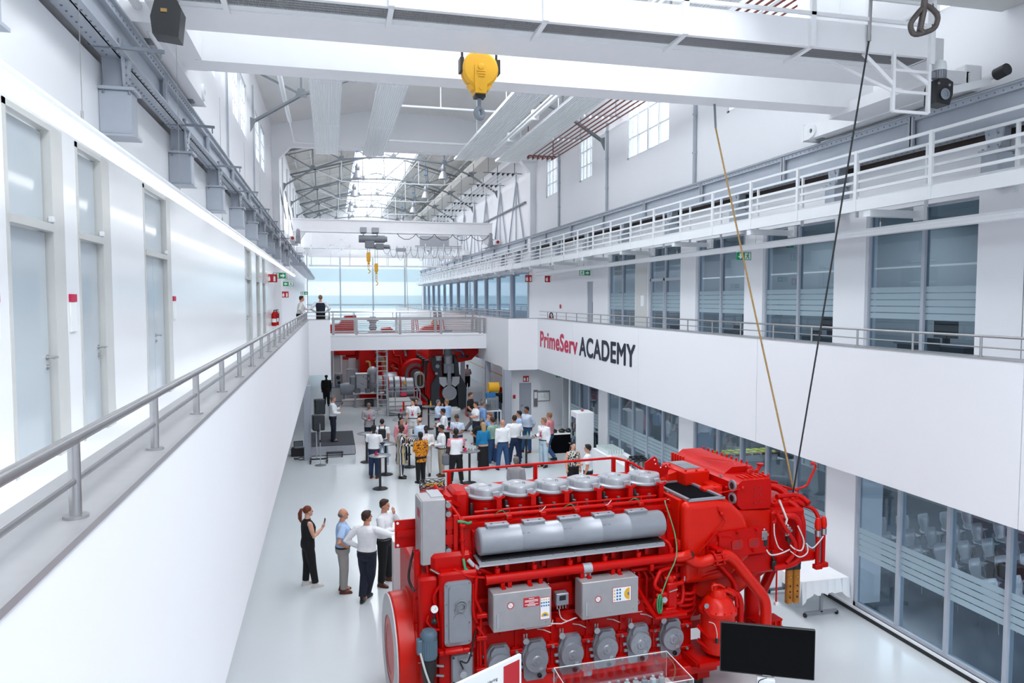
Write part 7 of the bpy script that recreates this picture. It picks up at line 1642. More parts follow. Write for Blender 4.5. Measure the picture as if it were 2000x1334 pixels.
# loudspeakers and stands
def pix(px, py, y): 
    F_ = Vector((sin(PSI) * cos(TH), cos(PSI) * cos(TH), -sin(TH))); Rr = Vector((cos(PSI), -sin(PSI), 0)); U = Rr.cross(F_)
    d = F_ + Rr * ((px - 1000) / FPX) - U * ((py - 667) / FPX); q = y / d.y; return Vector((d.x * q, y, H + d.z * q))
for (px, y, zb, zt, lab, w_) in ((624, 30.0, 1.55, 2.15, 'black loudspeaker on a stand, the higher one behind', .2), (621, 28.2, 1.22, 1.80, 'black loudspeaker on a stand, the lower one in front', .22)):
    p = pix(px, 800, y); t = thing('loudspeaker', lab, 'loudspeaker', (p.x, y, zb), R(10), group='loudspeakers by the stage')
    MB().bev(-w_, w_, -.18, .15, 0, zt - zb, .03).build('cabinet', 'black', t); MB().box(-w_ * .85, w_ * .85, -.19, -.18, .04, zt - zb - .04).build('grille', 'dark_frame', t); MB().lathe([(.05, 0), (.05, .06)], (0, 0, -.06), 'z', 10).build('socket', 'black', t)
t = thing('speaker_stand', 'wheeled black stand base with two pale poles beside the column', 'stand', (pix(620, 800, 28.2).x, 28.2, 0))
MB().cyl((-.05, 0, .1), (-.05, 0, 1.20), .025, 10).cyl((.0, 1.8, .1), (.1, 1.8, 1.55), .02, 8).build('pole', 'silver_light', t)
MB().box(-.3, .35, -.03, .03, .1, .15).box(-.3, -.24, -.3, .3, .08, .13).box(.3, .36, -.3, .3, .08, .13).build('base', 'black', t)
for x in (-.27, .33):
    for y in (-.28, .28): MB().cyl((x - .02, y, .04), (x + .02, y, .04), .04, 10).build('caster', 'black', t)
MB().bar((-.05, 0, 1.1), (-.12, .6, 1.75), .05).bar((-.05, .1, .95), (.05, .5, 1.4), .04).build('bracket', 'black', t)
t = thing('microphone_stand', 'thin pole on a round steel base in front of the stage', 'stand', tuple(gp(626, 909)))
MB().lathe([(.001, 0), (.21, 0), (.21, .015), (.02, .03)], n=28).build('base', 'stainless', t); MB().cyl((0, 0, .02), (0, 0, .95), .018, 8).cyl((0, 0, .9), (0, 0, 1.55), .012, 8).build('pole', 'silver_light', t); MB().cyl((0, 0, .86), (0, 0, .95), .028, 8).build('clutch', 'black', t)
t = thing('laptop', 'open laptop on a black case beside the grey column', 'laptop', (-1.25, 29.6, .32), R(15)); MB().box(-.18, .18, -.13, .13, 0, .02).build('base', 'grey_steel_dark', t); MB().box(-.18, .18, .12, .14, 0, .24).build('lid', 'black', t); MB().box(-.16, .16, .115, .12, .02, .22).build('screen', 'c_midgrey', t)
o = MB().bev(-.3, .3, -.2, .2, 0, .32, .03).build('flight_case', 'black'); o.location = (-1.25, 29.6, 0); tag(o, 'black case under the laptop', 'case')
o = MB().tube([(.25 * cos(t_) * (1 + .1 * sin(3 * t_)), .18 * sin(t_), .03 + .02 * sin(5 * t_)) for t_ in [k * PI / 8 for k in range(30)]], .015, 6).build('cable_pile', 'black'); o.location = (-1.15, 28.9, 0); tag(o, 'pile of black cable by the column foot', 'cable')

# fridge, black table, chair, buffet
fr = thing('drinks_fridge', 'tall white glass fronted drinks fridge by the alcove', 'fridge', (8.95, 25.75, 0), 0)
MB().bev(-.33, .33, -.7, .0, .0, 2.0, .015).build('cabinet', 'white_paint', fr); MB().box(-.335, -.33, -.66, -.04, .15, 1.92).build('door_frame', 'white_steel', fr)
MB().box(-.342, -.336, -.6, -.1, .3, 1.8).build('glass_door', 'glass', fr)
for z in (.5, .8, 1.1, 1.4): MB().box(-.325, -.3, -.6, -.1, z, z + .02).build('shelf', 'white_steel', fr)
MB().box(-.336, -.334, -.6, -.1, .3, 1.8).build('door_back', 'grey_steel_dark', fr)
fb = MB()
for z in (.52, .82, 1.12, 1.42):
    for k in range(6): o = MB().cyl((-.345 - .0, -.55 + .085 * k, z), (-.345, -.55 + .085 * k, z + .16), .028, 8).build('bottle', ('c_jeans', 'h_black', 'shoe_brown', 'c_green')[(k + int(z * 10)) % 4], fr)
MB().ball((0, -.35, 2.03), (.06, .06, .03), 10, 6).build('beacon', 'sign_red', fr)
bt = thing('black_table', 'table under a black cloth with bags on it', 'table', (8.95, 28.0, 0))
MB().box(-.55, .6, -.4, .4, .72, .75).build('top', 'paper', bt); skirt_wall((-.55, -.4), (.6, -.4), 0, .74, 14, .03, 'cloth_hole_black', bt, 'cloth'); skirt_wall((.6, -.4), (.6, .4), 0, .74, 10, .03, 'cloth_hole_black', bt, 'cloth'); skirt_wall((-.55, .4), (-.55, -.4), 0, .74, 10, .03, 'cloth_hole_black', bt, 'cloth')
for k, (x, s_) in enumerate(((-.3, 1.), (.05, .9), (.33, .8))):
    o = MB().ball((0, 0, .07), (.17 * s_, .13, .08), 10, 6).tube([(-.1, 0, .1), (0, -.05, .17), (.1, 0, .1)], .012, 6).build('headset_bag', 'black'); o.location = (8.95 + x, 28.0, .75); tag(o, 'black bundle on the black cloth table, %s from the pink shirt' % names[k].replace('nearest', 'first'), 'bag', 'bundles on the black table')
def chair(name, label, loc, rz, shell='white_paint', group=None):
    t = thing(name, label, 'chair', loc, rz, group)
    V, F = [], []
    prof = [(-.21, .47), (-.10, .445), (.10, .44), (.18, .47), (.21, .55), (.24, .70), (.27, .86)]
    for i, (y, z) in enumerate(prof):
        w = (.20, .22, .22, .18, .15, .20, .17)[i]
        for k in range(7):
            u = -1 + k / 3; V.append((w * u, y + (-.03 * u * u if i > 3 else 0), z + (.02 * u * u if i < 4 else 0)))
    F = [(i * 7 + k, i * 7 + k + 1, i * 7 + k + 8, i * 7 + k + 7) for i in range(len(prof) - 1) for k in range(6)]
    o = MB().add(V, F).build('seat_shell', shell, t); m_ = o.modifiers.new('s', 'SOLIDIFY'); m_.thickness = .012
    for sx in (-1, 1):
        for sy in (-1, 1): MB().tube([(.06 * sx, .05 * sy, .43), (.15 * sx, .14 * sy, .41), (.20 * sx, .20 * sy, 0)], .010, 6).build('leg', 'stainless', t)
    return t
chair('shell_chair', 'single pale shell chair in front of the black cloth table', (9.25, 27.0, 0), R(-75), 'silver_light')
# buffet with white cloth
bf = thing('buffet_table', 'long buffet table under a white cloth along the glass wall', 'table', (9.28, 21.5, 0))
MB().bev(-.42, .42, -2.6, 2.6, .86, .90, .01).build('table_top', 'cloth_white', bf)
skirt_wall((-.43, -2.6), (.43, -2.6), .02, .88, 12, .03, 'cloth_white', bf, 'cloth'); skirt_wall((-.43, 2.6), (-.43, -2.6), .02, .88, 50, .03, 'cloth_white', bf, 'cloth'); skirt_wall((.43, -2.6), (.43, 2.6), .02, .88, 50, .03, 'cloth_white', bf, 'cloth')
fg_ = None
for i in range(7):
    for j in range(11):
        if fg_ is None: fg_ = MB().lathe([(.001, 0), (.03, 0), (.036, .14), (.033, .14), (.027, .01)], n=10, cap=False).build('drinking_glass', 'glasswhite'); o = fg_
        else: o = fg_.copy(); C.objects.link(o)
        o.location = (8.98 + .09 * i, 22.9 + .1 * j, .90); tag(o, 'clear drinking glass in the dense block of glasses on the buffet', 'glass', 'block of drinking glasses on the buffet')
fc = None
for i in range(4):
    for j in range(6):
        if fc is None: fc = MB().lathe([(.001, 0), (.025, 0), (.04, .07), (.037, .07), (.02, .01)], n=10, cap=False).build('cup', 'paper'); o = fc
        else: o = fc.copy(); C.objects.link(o)
        o.location = (9.0 + .11 * i, 21.9 + .13 * j, .90); tag(o, 'white coffee cup on the buffet beside the glasses', 'cup', 'white cups on the buffet')
pf = None
for k in range(9):
    if pf is None:
        pf = thing('vacuum_jug', '', 'jug', (0, 0, 0)); MB().lathe([(.001, 0), (.06, 0), (.062, .2), (.05, .25)], n=16).build('body', 'stainless', pf); MB().lathe([(.05, .25), (.06, .27), (.055, .31), (.001, .33)], n=14).box(-.02, .1, -.02, .02, .27, .30).build('lid', 'black', pf); MB().bend([(-.055, 0, .24), (-.11, 0, .22), (-.11, 0, .08), (-.06, 0, .06)], .012, 6, .03).build('handle', 'black', pf); o = pf
    else: o = copy_tree(pf)
    move(o, (9.0 + .17 * (k % 3) + .03 * (k // 3), 20.6 + .28 * (k // 3), .90)); o['group'] = 'vacuum jugs on the buffet'; o['label'] = 'steel vacuum jug with a black lid standing in the group on the buffet'
for k in range(6):
    o = MB().bev(-.05, .05, -.04, .04, 0, .12 + .04 * (k % 2), .01).build('carton', 'paper'); o.location = (9.0 + .15 * (k % 3), 19.5 + .3 * (k // 3), .90); tag(o, 'small white carton at the near end of the buffet', 'carton', 'white cartons on the buffet')
# two silver tanks on the floor behind the engine
for (x, y, rz, L, lab) in ((7.45, 18.2, 25, 1.5, 'silver pressure cylinder lying beyond the engine, the farther one'), (5.6, 16.9, 20, 1.1, 'silver casing lying beyond the engine, nearer the covers')):
    t = thing('pressure_cylinder', lab, 'cylinder', (x, y, .95), R(rz), group='silver cylinders behind the engine')
    MB().lathe([(.001, -L / 2), (.13, -L / 2), (.17, -L / 2 + .05), (.18, -L / 2 + .08), (.18, L / 2 - .08), (.15, L / 2), (.001, L / 2)], (0, 0, 0), 'x', 28).build('shell', 'silver_light', t); MB().bev(-.1, 0, -.05, .05, .17, .22, .01).build('lug', 'silver_paint', t)
    MB().box(-L / 2, L / 2, -.25, .25, -.22, -.17).build('pallet', 'grey_steel_dark', t)
    for sx in (-1, 1):
        for sy in (-1, 1): MB().box(sx * (L / 2 - .08) - .03, sx * (L / 2 - .08) + .03, sy * .2 - .03, sy * .2 + .03, -.95, -.22).build('trestle_leg', 'grey_steel_dark', t)
# folding table with white cloth, right
tw = thing('cloth_table', 'wheeled table under a white tablecloth by the right glass wall', 'table', (9.12, 12.62, 0))
MB().bev(-.52, .52, -.72, .72, .73, .76, .01).build('top', 'cloth_white', tw)
def drape(p0, p1, n, z0, z1, pt):
    d = Vector((p1[0] - p0[0], p1[1] - p0[1], 0)); L = d.length; d.normalize(); nn = Vector((d.y, -d.x, 0)); V = []
    for i in range(n + 1):
        u = i / n; zz = z0 - pt * (max(0, 1 - u * 6) + max(0, 1 - (1 - u) * 6)) + .02 * sin(i * 1.7)
        for z, am in ((zz, .04), (z1, .0)): q = Vector((*p0, 0)) + d * (L * u) + nn * (am * (1 + .7 * sin(i * 2.1))); V.append((q.x, q.y, z))
    MB().add(V, [(2 * i, 2 * i + 2, 2 * i + 3, 2 * i + 1) for i in range(n)]).build('cloth_drop', 'cloth_white', tw)
drape((-.53, -.73), (.53, -.73), 20, .5, .758, .18); drape((.53, -.73), (.53, .73), 24, .55, .758, .18); drape((-.53, .73), (-.53, -.73), 24, .55, .758, .18)
for y in (-.6, .6):
    MB().bar((-.35, y, .08), (.35, y, .08), .05).bar((0, y, .08), (0, y, .73), .05).build('leg_frame', 'silver_paint', tw)
    for x in (-.35, .35): MB().cyl((x - .015, y, .045), (x + .015, y, .045), .045, 12).build('caster', 'black', tw)

# ---- inside the ground floor rooms: shell chairs, boxes on a counter
ch0 = None; k = 0
rows_ = []
for r_ in range(5):
    for c_ in range(6): rows_.append((11.9 + .64 * c_ + .05 * r_, 10.7 + .95 * r_))
for i, (x, y) in enumerate(rows_):
    if ch0 is None: ch0 = chair('shell_chair', '', (x, y, .012), R(95), 'silver_light', 'rows of shell chairs in the meeting room'); o = ch0
    else:
        o = copy_tree(ch0)
    move(o, (x, y, .012), R(5 + (i * 37) % 13 - 6)); o['label'] = 'pale shell chair, %s from the glass in the %s row from the camera' % (('first', 'second', 'third', 'fourth', 'fifth', 'sixth')[i % 6], ('first', 'second', 'third', 'fourth', 'fifth')[i // 6])
o = MB().bev(-.2, .2, -.15, .15, 0, .28, .02).build('case', 'black'); o.location = (13.25, 11.65, .50); tag(o, 'black case standing on a shell chair behind the glass', 'case')
ctr = thing('counter', 'white counter with rows of boxes behind the middle glazing', 'counter', (12.9, 20.9, 0)); MB().box(-1.4, 1.4, 0, .9, .0, .86).build('body', 'room_wall', ctr); MB().box(-1.45, 1.45, -.03, .95, .86, .9).build('worktop', 'room_wall', ctr)
bx = None
mat('box_yellow', (.50, .52, .04), .6); mat('box_white', (.72, .74, .76), .6)
for j in range(2):
    for i in range(8):
        if bx is None:
            bx = thing('leaflet_box', '', 'box', (0, 0, 0)); MB().box(-.13, .13, 0, .3, 0, .22).build('carton', 'box_white', bx); MB().box(-.13, .13, -.004, 0, .17, .22).build('red_band', 'sign_red', bx); MB().box(-.11, .11, .02, .28, .22, .25).build('leaflets', 'box_yellow', bx); o = bx
        else: o = copy_tree(bx)
        move(o, (11.75 + .32 * i, 20.95 + .36 * j, .90)); o['group'] = 'leaflet boxes behind the glass'; o['label'] = 'leaflet box, %s from the glass, in the %s row on the counter' % ((names + ['twelfth'])[i].replace('nearest', 'first'), ('front', 'rear')[j])
for j in range(7):
    o = copy_tree(bx); move(o, (14.55, 18.3 + .34 * j, .90), R(-90)); o['group'] = 'leaflet boxes in the side row'; o['label'] = 'leaflet box in the row at right angles to the counter, %s from the camera' % names[j].replace('nearest', 'first')
o = MB().box(14.4, 15.1, 18.0, 20.8, 0, .9).build('counter', 'room_wall'); tag(o, 'side counter carrying leaflet boxes in the room behind the glass', 'counter')
# office furniture upstairs
for i, (x, y) in enumerate(((12.4, 12.6), (12.5, 16.4), (12.5, 20.2), (12.6, 24.0))):
    t = thing('desk', 'dark desk with a monitor behind the upper glazing, %s window from the camera' % names[i].replace('nearest', 'first'), 'desk', (x, y, FM), group='desks in the upper offices')
    MB().box(-.5, .5, -.9, .9, .70, .74).build('top', 'grey_steel_dark', t); MB().box(-.45, -.42, -.85, .85, 0, .70).box(.42, .45, -.85, .85, 0, .7).build('side', 'black', t); MB().box(-.03, 0, -.3, .3, .85, 1.2).box(-.05, .05, -.05, .05, .74, .9).build('monitor', 'black', t)
    t = chair('office_chair', 'dark chair behind the upper glazing, %s window from the camera' % names[i].replace('nearest', 'first'), (x - .75, y - .2, FM), R(-90), 'black', 'chairs in the upper offices')
# ================================================================== MACHINES BEYOND THE FOOTBRIDGE
# cutaway engine section, black frame
t = thing('engine_section', 'black and red cutaway engine section with grey piston and crank', 'engine', (6.3, 40, 0))
for s in (-1, 1):
    MB().prism([(s * .42, 3.0), (s * .95, 2.9), (s * .85, 2.2), (s * .60, 2.0), (s * .95, 1.4), (s * .98, .1), (s * .55, .1), (s * .50, 1.2), (s * .36, 1.8)] if s < 0 else [(s * .34, 3.0), (s * .55, 2.6), (s * .60, 2.0), (s * 1.0, 1.3), (s * .98, .1), (s * .55, .1), (s * .50, 1.2), (s * .34, 1.8)], 'y', 0, 1.4).build('frame_side', 'dark_frame', t)
MB().box(-.95, .95, .5, 1.5, .1, .6).box(-.6, .6, 1.0, 1.5, .4, 3.0).build('frame_back', 'dark_frame', t)
MB().lathe([(.24, 2.5), (.24, 4.1)], (.02, .3, 0), 'z', 24).build('cylinder_liner', 'grey_steel_dark', t)
MB().lathe([(.25, 2.2), (.25, 2.6), (.23, 2.62), (.25, 2.64), (.23, 2.67)], (.02, .25, 0), 'z', 24).build('piston_crown', 'silver_light', t)
MB().box(-.26, .30, .0, .5, 1.70, 2.22).build('piston_skirt', 'grey_steel_dark', t); MB().cyl((.02, -.02, 1.98), (.02, -.06, 1.98), .13, 20).cyl((.02, -.06, 1.98), (.02, -.065, 1.98), .07, 16).build('gudgeon_pin', 'silver_paint', t)
MB().prism([(-.06, 1.9), (.10, 1.9), (.14, 1.0), (-.10, 1.0)], 'y', -.1, .1).box(-.05, .0, -.13, -.1, 1.0, 1.75).build('connecting_rod', 'silver_paint', t)
MB().prism([(-.55, 1.5), (-.15, 1.5), (-.1, 1.1), (-.3, .95), (-.52, 1.15)], 'y', -.15, .1).prism([(.59, 1.5), (.19, 1.5), (.14, 1.1), (.34, .95), (.56, 1.15)], 'y', -.15, .1).build('counterweight', 'silver_light', t)
MB().cyl((.02, -.2, .62), (.02, .1, .62), .40, 32).build('crank_web', 'silver_paint', t); MB().lathe([(.32, -.21), (.34, -.23), (.36, -.21)], (.02, 0, .62), 'y', 32, cap=False).build('crank_ring', 'silver_light', t)
for x, z, r in ((-.62, 2.1, .11), (-.68, 1.7, .08)): MB().cyl((x, -.02, z), (x, -.06, z), r, 16).build('camshaft', 'silver_paint', t)
MB().box(-.6, .6, -.3, .3, 0, .10).box(-.4, .4, -.25, -.2, .10, .2).build('base', 'paper', t)
MB().box(-.95, -.25, .3, 1.2, 2.9, 3.9).prism([(.35, 3.6), (.5, 2.6), (1.3, 2.75), (1.75, 3.2), (1.7, 3.8)], 'y', .1, 1.2).build('head_casting', 'red_paint', t)
for k in range(3): MB().cyl((.62 + .22 * k, .08, 2.95), (.62 + .22 * k, .0, 2.95), .085, 14).build('port', 'black', t)
MB().bend([(.4, .05, 3.3), (.75, .0, 3.25), (.85, .0, 3.05)], .04, 8, .1).build('blue_pipe', 'blue', t)
MB().cyl((-.55, .1, 2.75), (-.55, .1, 3.0), .18, 16).build('top_cap', 'silver_light', t)
for o in t.children:
    if o.name.split('.')[0] in ('piston_crown', 'piston_skirt', 'gudgeon_pin', 'connecting_rod', 'counterweight', 'crank_web', 'crank_ring', 'cylinder_liner', 'camshaft'): o.location.z = .34
# long red side of the same engine
t = thing('engine_block', 'long red engine side with dark openings running back beside the cutaway section', 'engine', (5.15, 40.6, 0))
MB().prism([(.25, .35), (.0, .8), (.1, 2.4), (.5, 3.4), (.9, 3.4), (.9, .35)], 'y', 0, 11).build('block', 'red_paint', t)
for k in range(8):
    y = .35 + 1.3 * k
    MB().box(-.03, .15, y, y + .5, .75, 1.55).build('side_door', 'red_dark', t); MB().box(-.04, .2, y + .1, y + .4, .85, 1.45).build('door_opening', 'black', t)
    MB().box(-.02, .2, y, y + .42, 1.9, 2.7).build('upper_window', 'black', t)
    MB().bend([(-.05, y + .7, .7), (-.12, y + .7, 1.6), (.05, y + .7, 2.4)], .04, 8, .1).build('side_pipe', 'red_paint', t)
MB().box(-.6, .0, -.3, 10, .3, .42).box(-.45, -.4, -.3, 10, .42, .62).build('walkway', 'red_paint', t)
MB().box(-.9, -.3, -.4, 2.0, 0, .5).build('plinth_block', 'silver_light', t)
# large turbocharger ring
t = t_turbo = thing('turbocharger', 'large red ringed turbocharger with a ribbed grey intake', 'turbocharger', (4.85, 43.2, 1.72))
MB().lathe([(.85, -.15), (1.15, -.12), (1.2, .1), (1.2, .8), (.5, 1.4)], (0, 0, 0), 'y', 40, cap=False).build('volute', 'red_paint', t)
MB().lathe([(.45, -.05), (.85, -.18), (.86, -.1), (.45, .05)], (0, 0, 0), 'y', 40).build('intake_disc', 'silver_paint', t)
MB().lathe([(.62, -.2), (.62, -.26), (.52, -.26), (.42, -.1)], (0, 0, 0), 'y', 36, cap=False).build('inner_ring', 'red_paint', t)
m_ = MB()
for k in range(24): a = 2 * PI * k / 24; m_.bar((.12 * cos(a), -.12, .12 * sin(a)), (.5 * cos(a), -.12, .5 * sin(a)), .03)
m_.lathe([(.12, -.14), (.14, -.1), (.14, 0)], (0, 0, 0), 'y', 16).build('compressor_wheel', 'cast_grey', t)
MB().box(-.9, .5, .2, 1.6, -1.5, -.6).build('base', 'red_paint', t)
t_turbo.scale = (.74, .74, .74)
t = thing('pipe_cluster', 'dense cluster of red and brass pipes left of the black section', 'engine', (2.9, 45, 1.6))
random.seed(11)
for k in range(26):
    x = random.uniform(-.9, 2.4); z = random.uniform(-.9, 2.2); L = random.uniform(.5, 1.6)
    P = [(x, -.2 + .1 * (k % 4), z), (x + L * .4, -.2 + .1 * (k % 4), z + .3 * ((k % 3) - 1)), (x + L * .45, -.2, z - L * .6)]
    MB().bend(P, .05 + .02 * (k % 3), 8, .12).build('pipe', ('red_paint', 'red_paint', 'bronze', 'red_dark', 'silver_paint')[k % 5], t)
MB().box(-1.2, 2.2, .4, 2.7, -1.6, 1.9).prism([(-.3, 1.2), (1.3, 2.2), (2.2, 2.2), (2.2, .2), (.6, -.6)], 'y', .1, .5).build('body', 'red_paint', t)
MB().ball((.1, -.1, 1.75), .42, 14, 8).build('dome', 'red_orange', t); MB().prism([(.9, 1.9), (1.7, 1.5), (1.8, 1.6), (1.1, 1.95)], 'y', -.6, .1).build('cover_plate', 'silver_light', t)
MB().bar((-.2, -.1, -1.2), (.9, -.1, .3), .12, .1).bar((.7, -.1, .6), (1.0, -.1, -.4), .16).build('red_strut', 'red_orange', t)
# smaller red engine at the left with grey cylinder windows
t = thing('engine', 'red engine with a row of grey cylinder openings at the back left', 'engine', (.55, 48, 0))
MB().box(.2, 4.6, 0, 1.6, 2.25, 2.42).box(.4, 4.6, .2, 1.6, 2.4, 3.9).build('block', 'red_paint', t)
for k in range(5): MB().bev(1.45 + .62 * k, 1.92 + .62 * k, -.05, .2, 2.46, 2.85, .04).build('cylinder_window', 'cast_grey', t)
for k in range(6): MB().prism([(1.28 + .62 * k, 3.05), (1.42 + .62 * k, 2.45), (1.46 + .62 * k, 2.45), (1.5 + .62 * k, 3.05)], 'y', 0, .2).build('rib', 'red_orange', t)
MB().bev(-.2, 1.0, -.1, 1.0, 2.55, 3.5, .05).cyl((-.35, -.1, 2.8), (-.1, -.1, 2.8), .25, 14).build('front_case', 'red_paint', t)
MB().box(1.2, 2.4, -.1, .3, 2.95, 3.1).build('rope_bank', 'bronze', t)
MB().box(.5, 1.2, .0, 1.0, .7, 2.25).box(3.0, 4.4, 0, 1, .4, 2.25).box(.55, 1.0, -.2, .2, 1.7, 2.35).build('support', 'board_grey', t)
MB().box(-.5, .1, .2, .9, .1, 2.9).build('side_cabinet', 'board_grey', t)
MB().bar((-.4, 0, 0), (-.4, 0, 3.4), .07).bar((.1, 0, 0), (.1, 0, 3.4), .07).build('access_frame', 'white_steel', t)
for k, (x, w_, h_) in enumerate(((1.3, .7, 1.75), (2.4, .6, 1.9), (3.3, .9, 1.7))):
    o = MB().bev(-w_ / 2, w_ / 2, 0, .6, 0, h_, .02).box(-w_ / 2 - .01, w_ / 2 + .01, -.01, .61, h_, h_ + .03).build('equipment_cabinet', 'silver_light'); o.location = (x, 46.3, 0); tag(o, 'pale equipment cabinet in front of the back left red engine, %s from the left' % names[k].replace('nearest', 'first'), 'cabinet', 'pale equipment cabinets')
# grey turbo shaft and casings
t = thing('turbine_casing', 'grey ribbed turbine casing with red edge lines and a pale box', 'turbine', (1.4, 43, 0))
MB().lathe([(.75, 1.55), (.78, 1.6), (.78, 2.3), (.75, 2.35)], (0, .6, 1.05), 'x', 36).build('drum', 'silver_paint', t)
for x in (1.52, 2.36): MB().lathe([(.79, x), (.80, x + .02), (.79, x + .04)], (0, .6, 1.05), 'x', 36).build('red_line', 'red_orange', t)
MB().lathe([(.2, .6), (.45, 1.0), (.5, 1.5), (.3, 1.55)], (0, .6, 1.15), 'x', 24).ball((.95, .3, 1.9), .32, 14, 8).cyl((.95, .3, 1.3), (.95, .3, 1.9), .28, 16).build('compressor_body', 'silver_light', t)
MB().bev(.0, .62, -.1, .5, .75, 1.8, .03).build('white_box', 'silver_light', t); MB().box(-.02, .64, -.12, .52, 1.8, 1.84).build('box_lid', 'paper', t)
MB().lathe([(.30, -.9), (.38, -.5), (.30, -.1)], (0, .2, .95), 'x', 20).build('generator', 'cast_grey', t); MB().bev(-.35, 0, .0, .4, .9, 1.7, .06).build('gearbox', 'cast_grey', t)
MB().box(-.8, 2.3, .0, 1.2, 0, .25).build('skid', 'board_grey', t)
for k in range(8): MB().ball((.5 + .2 * cos(k), -.05, 1.5 + .3 * sin(k * 1.3)), .07, 8, 5).build('valve', 'cast_grey', t)
t = thing('turbine_casing', 'grey turbine drum with an open oval end on a steel test frame', 'turbine', (3.1, 41.5, 0))
for i, (x0, x1, r) in enumerate(((.0, .32, .58), (.36, .68, .6), (.72, 1.0, .56), (1.0, 1.45, .5))): MB().lathe([(r - .04, x0), (r, x0 + .03), (r, x1 - .03), (r - .04, x1)], (0, .4, 1.15), 'x', 32).build('drum_ring', ('silver_paint', 'silver_light')[i % 2], t)
for x in (.02, .70): MB().lathe([(.61, x), (.62, x + .02), (.61, x + .04)], (0, .4, 1.15), 'x', 32).build('red_line', 'red_orange', t)
MB().prism([(1.5 + p[0], p[1]) for p in rrect(0, .55, 1.1, 1.98, .2)], 'y', -.2, .5).build('end_casing', 'silver_light', t)
MB().prism([(1.5 + p[0], p[1]) for p in rrect(.1, .45, 1.2, 1.88, .16)], 'y', -.21, -.2).build('opening', 'black', t); MB().cyl((1.78, -.22, 1.25), (1.78, -.22, 2.1), .02, 6).build('yellow_rod', 'yellow', t)
MB().lathe([(.2, 2.1), (.35, 2.3), (.3, 2.7)], (0, .3, 1.0), 'x', 20).build('outlet', 'silver_light', t); MB().bev(.85, 1.0, -.25, -.1, 1.3, 1.5, .02).build('yellow_tag', 'yellow', t)
t = thing('test_frame', 'grey steel test frame with rails in front of the turbine drum', 'frame', (2.9, 38.6, 0))
for x in (.0, .35, 1.5, 1.65):
    for y in (0, 1.4): MB().bar((x, y, 0), (x, y, 1.35), .05).build('post', 'silver_paint', t)
for z in (.10, .20, .28, .75, 1.3): MB().bar((0, 0, z), (1.65, 0, z), .05).bar((0, 1.4, z), (1.65, 1.4, z), .05).bar((0, 0, z), (0, 1.4, z), .05).bar((1.65, 0, z), (1.65, 1.4, z), .05).build('rail', 'silver_paint', t)
MB().box(.05, 1.6, .1, 1.3, .30, .33).build('tray', 'stainless', t); MB().prism([(.05, .35), (1.45, .35), (1.2, .8), (.05, .8)], 'y', 1.25, 1.3).build('panel', 'paper', t)
MB().bev(.62, .95, -.06, .0, 1.05, 1.22, .01).build('red_sign', 'magenta', t); MB().cyl((.78, -.03, .2), (.78, -.03, .75), .05, 8).build('orange_strap', 'red_orange', t)
t = thing('ladder_tower', 'pale scaffold ladder tower rising past the footbridge', 'scaffold', (2.35, 38.5, 0))
for x, y in ((0, 0), (.5, 0), (0, .7), (.5, .7)): MB().bar((x, y, 0), (x, y, 3.5), .045).build('upright', 'silver_light', t)
for k in range(14): MB().bar((0, 0, .15 + .25 * k), (.5, 0, .15 + .25 * k), .035).build('rung', 'silver_light', t)
for z in (.8, 1.6, 2.4, 3.2): MB().bar((0, 0, z), (0, .7, z), .035).bar((.5, 0, z), (.5, .7, z), .035).build('tie', 'silver_light', t)
t = thing('workbench', 'desk with laptops and tablets below the grey turbine', 'desk', (1.2, 42.2, 0))
MB().prism([(0, .0), (1.75, 0), (1.75, .6), (1.3, .8), (0, .6)], 'z', .74, .78).build('top', 'board_grey', t)
for x in (.12, 1.6): MB().bar((x, .3, .74), (x, .3, .08), .09).bar((x, -.1, .05), (x, .7, .05), .07).build('leg', 'silver_paint', t)
MB().bev(.65, 1.15, .1, .5, 0, .4, .03).build('bin', 'black', t)
for k, x in enumerate((.25, .85, 1.35)):
    o = thing('laptop', 'dark laptop on the desk below the grey turbine, %s from the left' % names[k].replace('nearest', 'first'), 'laptop', (1.2 + x, 42.4, .78), group='laptops on the far desk'); MB().box(-.16, .16, -.12, .1, 0, .02).build('base', 'grey_steel_dark', o); MB().prism([(.1, .0), (.17, .24), (.19, .24), (.12, 0)], 'x', -.16, .16).build('lid', 'black', o); MB().prism([(.098, .03), (.162, .22), (.164, .22), (.1, .03)], 'x', -.13, .13).build('screen', 'c_midgrey', o)
t = thing('tool_cart', 'white cart with a blue frame carrying a small engine model', 'cart', (-.05, 44, 0))
MB().box(0, .8, 0, .5, .12, .92).build('body', 'board_grey', t)
for x in (0, .76): MB().box(x, x + .04, -.02, .02, .1, .98).build('frame', 'blue', t)
MB().box(0, .8, -.02, .02, .94, .98).box(0, .8, -.02, .02, .1, .14).build('frame', 'blue', t)
for x in (.05, .75): MB().cyl((x - .02, .05, .06), (x + .02, .05, .06), .06, 10).build('caster', 'black', t)
o = thing('engine_model', 'small grey cutaway engine standing on the blue framed cart', 'model', (.3, 44.2, .98)); MB().bev(-.1, .35, -.15, .2, 0, .8, .05).build('body', 'cast_grey', o); MB().cyl((.1, -.16, .55), (.1, -.2, .55), .12, 14).cyl((.15, -.16, .25), (.15, -.2, .25), .09, 12).build('pulley', 'black', o); MB().ball((-.3, 0, .2), .13, 10, 6).cyl((-.3, 0, 0), (-.3, 0, .15), .12, 12).build('pump', 'silver_light', o)
t = thing('display_stand', 'slanted grey display panel stand behind the man in black', 'stand', (6.95, 37.3, 0))
MB().prism([(0, .0), (.06, .0), (.06, 1.5), (0, 1.6)], 'x', 0, .03).bar((0, 0, 0), (0, 0, 1.55), .06).bar((.75, 0, 0), (.75, 0, 1.3), .06).build('post', 'silver_light', t)
